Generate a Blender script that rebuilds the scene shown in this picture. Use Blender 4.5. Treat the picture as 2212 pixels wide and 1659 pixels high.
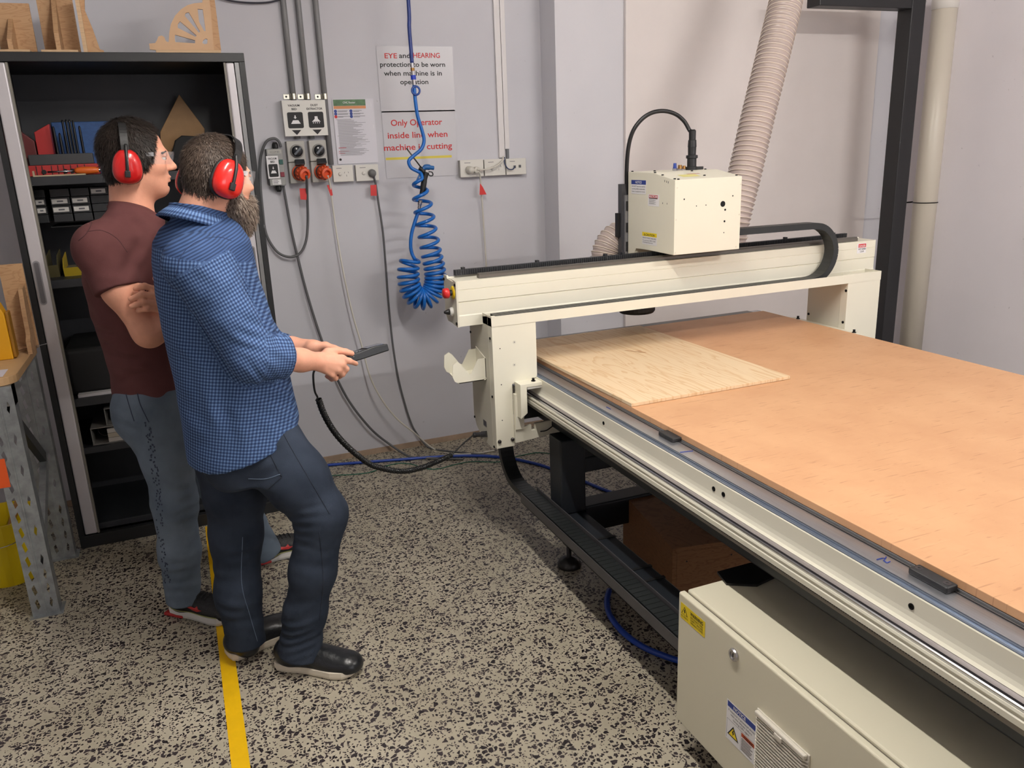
import bpy, bmesh, math, random
import numpy as np
from mathutils import Vector, Matrix

random.seed(7)
rng = np.random.default_rng(7)
for _o in list(bpy.data.objects):
    bpy.data.objects.remove(_o)
scene = bpy.context.scene
COL = scene.collection

# ------------------------------------------------------------------ camera
CU, CV, FPX = 1106.0, 829.5, 1750.0
CAMH = 1.58
YAW, PITCH, ROLL = [math.radians(a) for a in (21.83, -16.17, 2.23)]
def _cam_axes():
    f = np.array([math.sin(YAW)*math.cos(PITCH), math.cos(YAW)*math.cos(PITCH), math.sin(PITCH)])
    r = np.cross(f, [0, 0, 1]); r /= np.linalg.norm(r)
    d = np.cross(f, r)
    c, s = math.cos(ROLL), math.sin(ROLL)
    return np.array([c*r + s*d, -s*r + c*d, f])
CAX = _cam_axes()
CPOS = np.array([0, 0, CAMH])
cam_data = bpy.data.cameras.new('camera')
cam_data.sensor_fit = 'HORIZONTAL'
cam_data.sensor_width = 36.0
cam_data.lens = 36.0*FPX/2212.0
cam_data.clip_start = 0.02
cam = bpy.data.objects.new('camera', cam_data)
COL.objects.link(cam)
mw = Matrix.Identity(4)
for i in range(3):
    mw[i][0] = CAX[0][i]; mw[i][1] = -CAX[1][i]; mw[i][2] = -CAX[2][i]; mw[i][3] = CPOS[i]
cam.matrix_world = mw
scene.camera = cam

# a pixel gives a direction; the surface it lies on gives the distance
def ray(u, v):
    return CAX.T @ np.array([u-CU, v-CV, FPX])
def onz(u, v, z=0.0):
    d = ray(u, v); return CPOS + d*(z-CAMH)/d[2]
def ony(u, v, y):
    d = ray(u, v); return CPOS + d*y/d[1]
def onx(u, v, x):
    d = ray(u, v); return CPOS + d*x/d[0]

# ------------------------------------------------------------------ world, lamps, exposure
world = bpy.data.worlds.new('world'); scene.world = world
world.use_nodes = True
world.node_tree.nodes['Background'].inputs[0].default_value = (0.75, 0.8, 0.9, 1)
world.node_tree.nodes['Background'].inputs[1].default_value = 0.05
vs = scene.view_settings
vs.view_transform = 'Standard'; vs.look = 'None'; vs.gamma = 1.0
vs.use_curve_mapping = False
vs.exposure = 0.1
# the room's fluorescent tubes (their battens are built with the room below): centre, direction, watts, colour
TUBES = [((0.55, 1.50, 2.70), (0, 1, 0), 122, (1.0, 0.95, 0.88)),
         ((2.90, 0.10, 2.70), (1, 0, 0), 104, (1.0, 0.95, 0.90))]
# fill light added behind the camera to brighten the walls, framed as a window
FILL_WIN = (1.2, 3.6, 0.95, 2.25)      # x0, x1, z0, z1
_l = bpy.data.lights.new('rear_fill_light', 'AREA'); _l.shape = 'RECTANGLE'
_l.size = FILL_WIN[1]-FILL_WIN[0]-.12; _l.size_y = FILL_WIN[3]-FILL_WIN[2]-.12; _l.energy = 26; _l.color = (0.96, 0.96, 1.0)
_o = bpy.data.objects.new('rear_fill_light', _l); COL.objects.link(_o)
_o.location = ((FILL_WIN[0]+FILL_WIN[1])/2, -2.585, (FILL_WIN[2]+FILL_WIN[3])/2); _o.rotation_euler = (math.radians(90), 0, 0)
TUBE_R, TUBE_L = 0.016, 1.2

# ------------------------------------------------------------------ materials
def lin(c):
    c = c/255.0
    return c/12.92 if c <= 0.04045 else ((c+0.055)/1.055)**2.4
def rgb(r, g, b):
    return (lin(r), lin(g), lin(b), 1.0)
MATS = {}
def mat(name, col, rough=0.5, metal=0.0, var=0.0, vscale=8.0, bump=0.0, bscale=60.0, spec=0.5, alpha=1.0,
        trans=0.0, stretch=None, coat=0.0, emit=None):
    if name in MATS: return MATS[name]
    m = bpy.data.materials.new(name); m.use_nodes = True
    nt = m.node_tree; b = nt.nodes['Principled BSDF']
    c = rgb(*col)
    b.inputs['Base Color'].default_value = c
    b.inputs['Roughness'].default_value = rough
    b.inputs['Metallic'].default_value = metal
    b.inputs['Specular IOR Level'].default_value = spec
    b.inputs['Alpha'].default_value = alpha
    b.inputs['Transmission Weight'].default_value = trans
    b.inputs['Coat Weight'].default_value = coat
    if var > 0 or bump > 0:
        tc = nt.nodes.new('ShaderNodeTexCoord')
        mp = nt.nodes.new('ShaderNodeMapping'); nt.links.new(tc.outputs['Object'], mp.inputs['Vector'])
        if stretch: mp.inputs['Scale'].default_value = stretch
    if var > 0:
        n = nt.nodes.new('ShaderNodeTexNoise'); n.inputs['Scale'].default_value = vscale
        n.inputs['Detail'].default_value = 5; n.inputs['Roughness'].default_value = 0.6
        nt.links.new(mp.outputs['Vector'], n.inputs['Vector'])
        r = nt.nodes.new('ShaderNodeValToRGB')
        r.color_ramp.elements[0].position = 0.3; r.color_ramp.elements[1].position = 0.7
        r.color_ramp.elements[0].color = tuple(max(0, x*(1-var)) for x in c[:3]) + (1,)
        r.color_ramp.elements[1].color = tuple(min(1, x*(1+var)) for x in c[:3]) + (1,)
        nt.links.new(n.outputs['Fac'], r.inputs['Fac']); nt.links.new(r.outputs['Color'], b.inputs['Base Color'])
    if bump > 0:
        n2 = nt.nodes.new('ShaderNodeTexNoise'); n2.inputs['Scale'].default_value = bscale
        n2.inputs['Detail'].default_value = 3
        nt.links.new(mp.outputs['Vector'], n2.inputs['Vector'])
        bp = nt.nodes.new('ShaderNodeBump'); bp.inputs['Strength'].default_value = bump
        bp.inputs['Distance'].default_value = 0.01
        nt.links.new(n2.outputs['Fac'], bp.inputs['Height']); nt.links.new(bp.outputs['Normal'], b.inputs['Normal'])
    MATS[name] = m
    return m

cream = mat('cream_enamel', (226, 222, 205), 0.42, var=0.02, vscale=3, spec=0.4)
cream_dull = mat('cream_enamel_dull', (212, 208, 192), 0.5, var=0.02, vscale=3)
ctrl_cream = mat('control_cabinet_enamel', (215, 209, 187), 0.5, var=0.015, vscale=2, bump=0.03, bscale=500)
black_metal = mat('black_painted_steel', (26, 27, 30), 0.42, var=0.15, vscale=9)
frame_black = mat('frame_dark_steel', (30, 34, 40), 0.4, var=0.12, vscale=6)
black_plastic = mat('black_plastic', (22, 22, 24), 0.45)
black_rubber = mat('black_rubber', (18, 18, 19), 0.6)
chain_mat = mat('energy_chain_plastic', (34, 37, 38), 0.42)
alu = mat('brushed_aluminium', (182, 184, 190), 0.32, 0.85, var=0.08, vscale=6, stretch=(40, 1, 40))
alu_blue = mat('anodised_groove', (128, 140, 158), 0.3, 0.7)
steel = mat('polished_steel', (200, 200, 205), 0.2, 1.0)
dark_grey = mat('dark_grey_plastic', (70, 70, 74), 0.5)
screw_black = mat('black_oxide_screw', (20, 20, 22), 0.35, 0.6)
white_plastic = mat('white_plastic', (222, 220, 214), 0.4)
white_paper = mat('sticker_white', (232, 230, 232), 0.45)
ink_black = mat('ink_black', (18, 18, 20), 0.6)
ink_grey = mat('ink_grey', (92, 92, 98), 0.6)
ink_red = mat('ink_red', (196, 38, 40), 0.55)
ink_blue = mat('ink_blue', (38, 62, 142), 0.5)
ink_yellow = mat('ink_yellow', (240, 212, 32), 0.5)
ink_orange = mat('ink_orange', (196, 80, 40), 0.5)
pen_blue = mat('marker_blue', (32, 60, 150), 0.5)

# ------------------------------------------------------------------ mesh building
OFF = {}
class MB:
    def __init__(self): self.v = []; self.f = []
    def add(self, vs, fs):
        o = len(self.v); self.v += [tuple(map(float, p)) for p in vs]; self.f += [[i+o for i in f] for f in fs]
        return self
    def box(self, x0, x1, y0, y1, z0, z1):
        v = [(x, y, z) for z in (z0, z1) for y in (y0, y1) for x in (x0, x1)]
        return self.add(v, [(0, 2, 3, 1), (4, 5, 7, 6), (0, 1, 5, 4), (2, 6, 7, 3), (0, 4, 6, 2), (1, 3, 7, 5)])
    def obox(self, c, ax, h):
        c = np.asarray(c, float); ax = [np.asarray(a, float)/np.linalg.norm(a) for a in ax]
        v = [c + ax[0]*h[0]*sx + ax[1]*h[1]*sy + ax[2]*h[2]*sz for sz in (-1, 1) for sy in (-1, 1) for sx in (-1, 1)]
        return self.add(v, [(0, 2, 3, 1), (4, 5, 7, 6), (0, 1, 5, 4), (2, 6, 7, 3), (0, 4, 6, 2), (1, 3, 7, 5)])
    def cyl(self, p0, p1, r0, r1=None, n=16, caps=True):
        r1 = r0 if r1 is None else r1
        p0 = np.asarray(p0, float); p1 = np.asarray(p1, float)
        d = p1-p0; d /= np.linalg.norm(d)
        a = np.cross(d, [0, 0, 1] if abs(d[2]) < 0.9 else [1, 0, 0]); a /= np.linalg.norm(a); b = np.cross(d, a)
        v = []
        for p, r in ((p0, r0), (p1, r1)):
            for i in range(n):
                t = 2*math.pi*i/n; v.append(p + r*(a*math.cos(t)+b*math.sin(t)))
        f = [(i, (i+1) % n, n+(i+1) % n, n+i) for i in range(n)]
        if caps: f += [tuple(range(n-1, -1, -1)), tuple(range(n, 2*n))]
        return self.add(v, f)
    def tube(self, pts, r, n=8, caps=True, closed=False):
        pts = [np.asarray(p, float) for p in pts]; m = len(pts)
        rs = r if hasattr(r, '__len__') else [r]*m
        T = []
        for i in range(m):
            a = pts[max(i-1, 0)] if not closed else pts[i-1]
            b = pts[min(i+1, m-1)] if not closed else pts[(i+1) % m]
            t = b-a; T.append(t/(np.linalg.norm(t)+1e-12))
        up = np.array([0, 0, 1.0]) if abs(T[0][2]) < 0.9 else np.array([1.0, 0, 0])
        N = np.cross(T[0], up); N /= np.linalg.norm(N)
        v = []
        for i in range(m):
            N = N - T[i]*np.dot(N, T[i]); N /= np.linalg.norm(N); B = np.cross(T[i], N)
            for k in range(n):
                t = 2*math.pi*k/n; v.append(pts[i] + rs[i]*(N*math.cos(t)+B*math.sin(t)))
        f = []
        for i in range(m if closed else m-1):
            j = (i+1) % m
            for k in range(n):
                f.append((i*n+k, i*n+(k+1) % n, j*n+(k+1) % n, j*n+k))
        if caps and not closed: f += [tuple(range(n-1, -1, -1)), tuple(range((m-1)*n, m*n))]
        return self.add(v, f)
    def prism(self, poly, o, ax, ay, ext):
        """polygon in the plane o + a*ax + b*ay, extruded by the vector ext"""
        o = np.asarray(o, float); ax = np.asarray(ax, float); ay = np.asarray(ay, float); ext = np.asarray(ext, float)
        n = len(poly)
        v = [o+ax*a+ay*b for a, b in poly] + [o+ax*a+ay*b+ext for a, b in poly]
        f = [tuple(range(n-1, -1, -1)), tuple(range(n, 2*n))] + [(i, (i+1) % n, n+(i+1) % n, n+i) for i in range(n)]
        return self.add(v, f)
    def sheet(self, pts):
        return self.add(pts, [tuple(range(len(pts)))])
    def lathe(self, prof, o, axis, n=20):
        o = np.asarray(o, float); d = np.asarray(axis, float); d /= np.linalg.norm(d)
        a = np.cross(d, [0, 0, 1] if abs(d[2]) < 0.9 else [1, 0, 0]); a /= np.linalg.norm(a); b = np.cross(d, a)
        v = []; m = len(prof)
        for r, h in prof:
            for k in range(n):
                t = 2*math.pi*k/n; v.append(o + d*h + r*(a*math.cos(t)+b*math.sin(t)))
        f = [(i*n+k, i*n+(k+1) % n, (i+1)*n+(k+1) % n, (i+1)*n+k) for i in range(m-1) for k in range(n)]
        f += [tuple(range(n-1, -1, -1)), tuple(range((m-1)*n, m*n))]
        return self.add(v, f)
    def ball(self, c, r, n=12, m=8):
        c = np.asarray(c, float); r = np.asarray(r if hasattr(r, '__len__') else (r, r, r), float)
        v = [c+r*np.array([0, 0, -1])]
        for i in range(1, m):
            ph = -math.pi/2+math.pi*i/m
            for k in range(n):
                t = 2*math.pi*k/n
                v.append(c+r*np.array([math.cos(ph)*math.cos(t), math.cos(ph)*math.sin(t), math.sin(ph)]))
        v.append(c+r*np.array([0, 0, 1])); f = []
        for k in range(n): f.append((0, 1+(k+1) % n, 1+k))
        for i in range(m-2):
            for k in range(n):
                f.append((1+i*n+k, 1+i*n+(k+1) % n, 1+(i+1)*n+(k+1) % n, 1+(i+1)*n+k))
        L = len(v)-1
        for k in range(n): f.append((L, 1+(m-2)*n+k, 1+(m-2)*n+(k+1) % n))
        return self.add(v, f)
    def build(self, name, m, parent=None, smooth=False, bevel=0.0, seg=2, base=None):
        V = np.array(self.v, float)
        if parent is not None:
            off = OFF[parent.name]
        elif base is not None:
            off = np.asarray(base, float)
        else:
            off = np.array([(V[:, 0].min()+V[:, 0].max())/2, (V[:, 1].min()+V[:, 1].max())/2, V[:, 2].min()])
        me = bpy.data.meshes.new(name)
        me.from_pydata((V-off).tolist(), [], self.f)
        bm = bmesh.new(); bm.from_mesh(me); bmesh.ops.recalc_face_normals(bm, faces=bm.faces); bm.to_mesh(me); bm.free()
        me.materials.append(m)
        if smooth: me.polygons.foreach_set('use_smooth', [True]*len(me.polygons))
        me.update()
        o = bpy.data.objects.new(name, me); COL.objects.link(o)
        if parent is not None: o.parent = parent
        else: o.location = off
        OFF[o.name] = off
        if bevel > 0:
            bv = o.modifiers.new('bevel', 'BEVEL'); bv.width = bevel; bv.segments = seg; bv.limit_method = 'ANGLE'
            bv.angle_limit = math.radians(40)
        return o

def thing(name, label, cat, loc, group=None):
    o = bpy.data.objects.new(name, None); COL.objects.link(o)
    o.empty_display_size = 0.1; o.location = tuple(map(float, loc))
    OFF[o.name] = np.asarray(loc, float)
    return tag(o, label, cat, group)
def tag(o, label=None, cat=None, group=None, kind=None):
    if label: o['label'] = label
    if cat: o['category'] = cat
    if group: o['group'] = group
    if kind: o['kind'] = kind
    return o
def structure(o): o['kind'] = 'structure'; return o
def place(src, name, parent, matrix):
    """copy of a part that shares its mesh; matrix is in world space"""
    o = src.copy(); o.name = name; COL.objects.link(o); o.parent = parent
    off = OFF[parent.name]
    o.matrix_local = Matrix.Translation(Vector(-off)) @ matrix
    return o
def instance(me, name, parent, matrix):
    o = bpy.data.objects.new(name, me); COL.objects.link(o); o.parent = parent
    o.matrix_local = Matrix.Translation(Vector(-OFF[parent.name])) @ matrix
    OFF[o.name] = OFF[parent.name]
    return o
def raw_mesh(mb, name, m, smooth=False):
    me = bpy.data.meshes.new(name); me.from_pydata(mb.v, [], mb.f); me.materials.append(m)
    bm = bmesh.new(); bm.from_mesh(me); bmesh.ops.recalc_face_normals(bm, faces=bm.faces); bm.to_mesh(me); bm.free()
    if smooth: me.polygons.foreach_set('use_smooth', [True]*len(me.polygons))
    return me
def frame_matrix(o, x, y, z):
    m = Matrix.Identity(4)
    for i in range(3):
        m[i][0] = x[i]; m[i][1] = y[i]; m[i][2] = z[i]; m[i][3] = o[i]
    return m
def unit(v):
    v = np.asarray(v, float); return v/np.linalg.norm(v)
def spline(pts, n=8, closed=False):
    """Catmull-Rom through the points"""
    P = [np.asarray(p, float) for p in pts]; out = []
    m = len(P)
    for i in range(m if closed else m-1):
        p0 = P[i-1] if (i > 0 or closed) else 2*P[0]-P[1]
        p1 = P[i]; p2 = P[(i+1) % m]
        p3 = P[(i+2) % m] if (i+2 < m or closed) else 2*P[-1]-P[-2]
        for k in range(n):
            t = k/n
            out.append(0.5*((2*p1)+(-p0+p2)*t+(2*p0-5*p1+4*p2-p3)*t*t+(-p0+3*p1-3*p2+p3)*t**3))
    if not closed: out.append(P[-1])
    return out
def resample(pts, step):
    P = np.array(pts); d = np.r_[0, np.cumsum(np.linalg.norm(np.diff(P, axis=0), axis=1))]
    n = max(2, int(round(d[-1]/step))+1); s = np.linspace(0, d[-1], n)
    return np.stack([np.interp(s, d, P[:, i]) for i in range(3)], 1)

_TXT = {}
def text(s, pos, right, up, h, m, parent, name='lettering', align='CENTER', bold=0.0, width=None, lift=0.0006, spacing=1.0):
    """flat lettering lying on a surface; pos is the baseline anchor, h the cap height"""
    key = (s, align, bold, spacing)
    if key not in _TXT:
        cu = bpy.data.curves.new('txt', 'FONT'); cu.body = s; cu.size = 1.0; cu.align_x = align
        cu.offset = bold; cu.space_line = spacing; cu.resolution_u = 3
        ob = bpy.data.objects.new('txt', cu); COL.objects.link(ob)
        me = bpy.data.meshes.new_from_object(ob)
        V = np.array([v.co[:] for v in me.vertices]); F = [list(p.vertices) for p in me.polygons]
        bpy.data.objects.remove(ob); bpy.data.curves.remove(cu); bpy.data.meshes.remove(me)
        _TXT[key] = (V, F)
    V, F = _TXT[key]
    right = unit(right); up = unit(up); nrm = np.cross(right, up)
    sy = h/0.70; sx = sy
    if width: sx = width/(V[:, 0].max()-V[:, 0].min())
    W = np.asarray(pos, float) + V[:, :1]*sx*right + V[:, 1:2]*sy*up + nrm*lift
    mb = MB(); mb.add(W, F)
    return mb.build(name, m, parent)

class Panel:
    """a flat printed rectangle: corner (top-left), right, up; u,v in 0..1 from top-left"""
    def __init__(self, tl, tr, bl):
        self.tl = np.asarray(tl, float); self.r = np.asarray(tr, float)-self.tl; self.d = np.asarray(bl, float)-self.tl
        self.n = unit(np.cross(self.r, -self.d))
        self.w = np.linalg.norm(self.r); self.h = np.linalg.norm(self.d)
    def p(self, u, v, lift=0.0): return self.tl+self.r*u+self.d*v+self.n*lift
    def rect(self, u0, v0, u1, v1, m, parent, name, lift=0.0004):
        mb = MB(); mb.sheet([self.p(u0, v1, lift), self.p(u1, v1, lift), self.p(u1, v0, lift), self.p(u0, v0, lift)])
        return mb.build(name, m, parent)
    def slab(self, m, parent, name, t=0.0005):
        mb = MB(); a = [self.p(0, 1), self.p(1, 1), self.p(1, 0), self.p(0, 0)]
        mb.add(a+[q+self.n*t for q in a], [(3, 2, 1, 0), (4, 5, 6, 7), (0, 1, 5, 4), (1, 2, 6, 5), (2, 3, 7, 6), (3, 0, 4, 7)])
        return mb.build(name, m, parent)
    def poly(self, pts, m, parent, name, lift=0.0005):
        mb = MB(); mb.sheet([self.p(u, v, lift) for u, v in pts]); return mb.build(name, m, parent)
    def lines(self, rects, m, parent, name, lift=0.0005):
        mb = MB()
        for u0, v0, u1, v1 in rects:
            mb.sheet([self.p(u0, v1, lift), self.p(u1, v1, lift), self.p(u1, v0, lift), self.p(u0, v0, lift)])
        return mb.build(name, m, parent)
    def disc(self, u, v, r, m, parent, name, lift=0.0005, n=20):
        mb = MB(); c = self.p(u, v, lift); a = unit(self.r); b = unit(self.d)
        mb.sheet([c+r*(a*math.cos(2*math.pi*k/n)-b*math.sin(2*math.pi*k/n)) for k in range(n)]); return mb.build(name, m, parent)
    def text(self, s, u, v, h, m, parent, bold=0.0, width=None, align='CENTER', lift=0.0008, name='lettering', spacing=1.0):
        return text(s, self.p(u, v), self.r, -self.d, h*self.h, m, parent, name, align, bold, width*self.w if width else None, lift, spacing)
def round_rect(u0, v0, u1, v1, ru, rv, k=4):
    o = []
    for cx, cy, a0 in ((u1-ru, v1-rv, 0), (u0+ru, v1-rv, 90), (u0+ru, v0+rv, 180), (u1-ru, v0+rv, 270)):
        for i in range(k+1):
            a = math.radians(a0+90*i/k); o.append((cx+ru*math.cos(a), cy+rv*math.sin(a)))
    return o[::-1]
# ================================================================== the room
WY, WY2, WX = 4.17, 3.99, 4.2       # back wall, its projecting right part, right wall
def wall_material(name, c0, c1):
    m = bpy.data.materials.new(name); m.use_nodes = True; nt = m.node_tree; b = nt.nodes['Principled BSDF']
    b.inputs['Roughness'].default_value = 0.55; b.inputs['Specular IOR Level'].default_value = 0.3
    tc = nt.nodes.new('ShaderNodeTexCoord')
    n = nt.nodes.new('ShaderNodeTexNoise'); n.inputs['Scale'].default_value = 2.2; n.inputs['Detail'].default_value = 6
    nt.links.new(tc.outputs['Object'], n.inputs['Vector'])
    r = nt.nodes.new('ShaderNodeValToRGB'); r.color_ramp.elements[0].position = 0.25; r.color_ramp.elements[1].position = 0.8
    r.color_ramp.elements[0].color = rgb(*c0); r.color_ramp.elements[1].color = rgb(*c1)
    nt.links.new(n.outputs['Fac'], r.inputs['Fac'])
    # scuffs and small marks
    v = nt.nodes.new('ShaderNodeTexNoise'); v.inputs['Scale'].default_value = 34; v.inputs['Detail'].default_value = 2
    nt.links.new(tc.outputs['Object'], v.inputs['Vector'])
    r2 = nt.nodes.new('ShaderNodeValToRGB'); r2.color_ramp.elements[0].position = 0.74; r2.color_ramp.elements[1].position = 0.78
    nt.links.new(v.outputs['Fac'], r2.inputs['Fac'])
    mx = nt.nodes.new('ShaderNodeMixRGB'); mx.inputs[2].default_value = rgb(130, 128, 132)
    sc = nt.nodes.new('ShaderNodeMath'); sc.operation = 'MULTIPLY'; sc.inputs[1].default_value = 0.35
    nt.links.new(r2.outputs['Color'], sc.inputs[0]); nt.links.new(sc.outputs[0], mx.inputs[0])
    nt.links.new(r.outputs['Color'], mx.inputs[1]); nt.links.new(mx.outputs[0], b.inputs['Base Color'])
    n2 = nt.nodes.new('ShaderNodeTexNoise'); n2.inputs['Scale'].default_value = 90
    nt.links.new(tc.outputs['Object'], n2.inputs['Vector'])
    bp = nt.nodes.new('ShaderNodeBump'); bp.inputs['Strength'].default_value = 0.05; bp.inputs['Distance'].default_value = 0.004
    nt.links.new(n2.outputs['Fac'], bp.inputs['Height']); nt.links.new(bp.outputs['Normal'], b.inputs['Normal'])
    return m
wall_grey = wall_material('wall_tone_grey', (196, 195, 202), (206, 205, 211))  # wall tones: greyer back and left, pale back right, whiter right and front
wall_white = wall_material('wall_tone_white', (228, 223, 228), (236, 231, 236))
def terrazzo():
    m = bpy.data.materials.new('terrazzo_floor'); m.use_nodes = True; nt = m.node_tree; b = nt.nodes['Principled BSDF']
    b.inputs['Roughness'].default_value = 0.38; b.inputs['Specular IOR Level'].default_value = 0.35
    tc = nt.nodes.new('ShaderNodeTexCoord')
    nz = nt.nodes.new('ShaderNodeTexNoise'); nz.inputs['Scale'].default_value = 45; nz.inputs['Detail'].default_value = 2
    nt.links.new(tc.outputs['Object'], nz.inputs['Vector'])
    wob = nt.nodes.new('ShaderNodeMixRGB'); wob.blend_type = 'ADD'; wob.inputs[0].default_value = 0.009
    nt.links.new(tc.outputs['Object'], wob.inputs[1]); nt.links.new(nz.outputs['Color'], wob.inputs[2])
    def chips(scale, keep, edge, off, stretch=(1, 1, 1)):
        mp = nt.nodes.new('ShaderNodeMapping'); mp.inputs['Location'].default_value = off; mp.inputs['Scale'].default_value = stretch
        nt.links.new(wob.outputs[0], mp.inputs['Vector'])
        ve = nt.nodes.new('ShaderNodeTexVoronoi'); ve.voronoi_dimensions = '2D'; ve.feature = 'DISTANCE_TO_EDGE'; ve.inputs['Scale'].default_value = scale
        vc = nt.nodes.new('ShaderNodeTexVoronoi'); vc.voronoi_dimensions = '2D'; vc.inputs['Scale'].default_value = scale
        nt.links.new(mp.outputs['Vector'], ve.inputs['Vector']); nt.links.new(mp.outputs['Vector'], vc.inputs['Vector'])
        sp = nt.nodes.new('ShaderNodeSeparateColor'); nt.links.new(vc.outputs['Color'], sp.inputs['Color'])
        g = nt.nodes.new('ShaderNodeMath'); g.operation = 'GREATER_THAN'
        th = nt.nodes.new('ShaderNodeMath'); th.operation = 'MULTIPLY_ADD'; th.inputs[1].default_value = edge; th.inputs[2].default_value = edge*0.45
        nt.links.new(sp.outputs['Green'], th.inputs[0])
        nt.links.new(ve.outputs['Distance'], g.inputs[0]); nt.links.new(th.outputs[0], g.inputs[1])
        l = nt.nodes.new('ShaderNodeMath'); l.operation = 'LESS_THAN'; l.inputs[1].default_value = keep
        nt.links.new(sp.outputs['Red'], l.inputs[0])
        mu = nt.nodes.new('ShaderNodeMath'); mu.operation = 'MULTIPLY'
        nt.links.new(g.outputs[0], mu.inputs[0]); nt.links.new(l.outputs[0], mu.inputs[1])
        return mu.outputs[0], sp.outputs['Blue']
    base = nt.nodes.new('ShaderNodeTexNoise'); base.inputs['Scale'].default_value = 3; base.inputs['Detail'].default_value = 8
    nt.links.new(tc.outputs['Object'], base.inputs['Vector'])
    br = nt.nodes.new('ShaderNodeValToRGB'); br.color_ramp.elements[0].color = rgb(158, 150, 132); br.color_ramp.elements[1].color = rgb(178, 170, 152)
    br.color_ramp.elements[0].position = 0.35; br.color_ramp.elements[1].position = 0.65
    nt.links.new(base.outputs['Fac'], br.inputs['Fac'])
    cur = br.outputs['Color']
    for scale, keep, edge, off, st in ((60, 0.36, 0.20, (0, 0, 0), (1, 1.08, 1)), (94, 0.30, 0.22, (3.3, 1.7, 0), (1.1, 1, 1)), (150, 0.25, 0.2, (7.1, 4.4, 0), (1, 1, 1))):
        f, rnd = chips(scale, keep, edge, off, st)
        cr = nt.nodes.new('ShaderNodeValToRGB'); cr.color_ramp.elements[0].color = rgb(26, 22, 27); cr.color_ramp.elements[1].color = rgb(66, 58, 60)
        nt.links.new(rnd, cr.inputs['Fac'])
        mx = nt.nodes.new('ShaderNodeMixRGB'); nt.links.new(f, mx.inputs[0]); nt.links.new(cur, mx.inputs[1]); nt.links.new(cr.outputs['Color'], mx.inputs[2])
        cur = mx.outputs[0]
    nt.links.new(cur, b.inputs['Base Color'])
    return m
X0, X1, Y0, Y1, ZC = -2.4, WX, -2.6, WY, 2.85
structure(MB().box(X0-.1, X1+.1, Y0-.1, Y1+.1, -0.1, 0).build('floor', terrazzo(), base=(0, 0, 0)))
structure(MB().box(X0-.1, X1+.1, Y0-.1, Y1+.1, ZC, ZC+.1).build('ceiling', mat('ceiling_paint', (210, 210, 208), 0.7), base=(0, 0, ZC)))
structure(MB().box(X0-.1, 1.906, WY, WY+.1, 0, ZC).build('wall_back', wall_grey, base=(0, WY, 0)))
structure(MB().box(1.906, X1+.1, WY2, WY+.1, 0, ZC).build('wall_back_right', wall_material('wall_tone_pale', (208, 207, 213), (218, 216, 221)), base=(2, WY2, 0)))
structure(MB().box(WX, WX+.1, Y0-.1, WY2, 0, ZC).build('wall_right', wall_white, base=(WX, 0, 0)))
structure(MB().box(X0-.1, X0, Y0, WY, 0, ZC).build('wall_left', wall_grey, base=(X0, 0, 0)))
structure(MB().box(X0, X1, Y0-.1, Y0, 0, ZC).build('wall_front', wall_white, base=(0, Y0, 0)))
tan = mat('bare_plaster_edge', (164, 142, 122), 0.8, var=0.15, vscale=12)
structure(MB().box(X0, 1.904, WY-.006, WY, 0, 0.03).build('baseboard_back', tan))
tag(MB().box(-0.063, -0.0155, 0.2, 3.62, 0.0, 0.0012).build('floor_tape', mat('yellow_tape', (236, 186, 10), 0.45, var=0.05, vscale=20)),
    'yellow safety tape line running along the terrazzo floor past the men\'s feet', 'tape')
# tall pale board fixed on the wall behind the machine
BY = WY2-0.022
bl = ony(1352, 0, BY); br_ = ony(1904, 20, BY)
tag(MB().box(bl[0], br_[0], BY, WY2-0.001, 0.35, 2.62).build('wall_board', mat('white_melamine_board', (226, 218, 215), 0.4, var=0.03, vscale=3), bevel=0.002),
    'large pale wall board behind the machine head and dust hose', 'board')
for k, (u, v) in enumerate(((555, 110), (1086, 518))):
    pass

batten_lab = ('ceiling batten light over the aisle', 'ceiling batten light over the machine bed')
for k, (c, d, watts, colr) in enumerate(TUBES):
    m = bpy.data.materials.new('tube_glow'); m.use_nodes = True; nt = m.node_tree; nt.nodes.clear()
    e = nt.nodes.new('ShaderNodeEmission'); o = nt.nodes.new('ShaderNodeOutputMaterial'); nt.links.new(e.outputs[0], o.inputs[0])
    e.inputs[0].default_value = (*colr, 1); e.inputs[1].default_value = watts/(math.pi*2*math.pi*TUBE_R*TUBE_L)
    c = np.array(c); d = np.array(d, float); w = np.array([d[1], d[0], 0])
    t = thing('batten_light', 'white fluorescent '+batten_lab[k], 'lamp', (c[0], c[1], ZC-.002))
    MB().obox(c+np.array([0, 0, .082]), (d, w, (0, 0, 1)), (TUBE_L/2+.03, .035, .0625)).build('batten_body', mat('batten_white', (226, 226, 224), .5), t)
    MB().cyl(c-d*TUBE_L/2, c+d*TUBE_L/2, TUBE_R, n=16).build('lamp_tube', m, t, smooth=True)

wm = mat('added_frame_white', (224, 224, 222), .4)  # frame and pane added around the unseen fill light
wf = structure(MB().box(FILL_WIN[0], FILL_WIN[1], Y0-.001, Y0+.05, FILL_WIN[2], FILL_WIN[2]+.05).box(FILL_WIN[0], FILL_WIN[1], Y0-.001, Y0+.05, FILL_WIN[3]-.05, FILL_WIN[3]).box(FILL_WIN[0], FILL_WIN[0]+.05, Y0-.001, Y0+.05, FILL_WIN[2]+.05, FILL_WIN[3]-.05).box(FILL_WIN[1]-.05, FILL_WIN[1], Y0-.001, Y0+.05, FILL_WIN[2]+.05, FILL_WIN[3]-.05).build('added_window', wm))
MB().box(FILL_WIN[0]+.05, FILL_WIN[1]-.05, Y0+.002, Y0+.006, FILL_WIN[2]+.05, FILL_WIN[3]-.05).build('added_pane', mat('pane_pale', (210, 220, 230), .1), wf)
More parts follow.
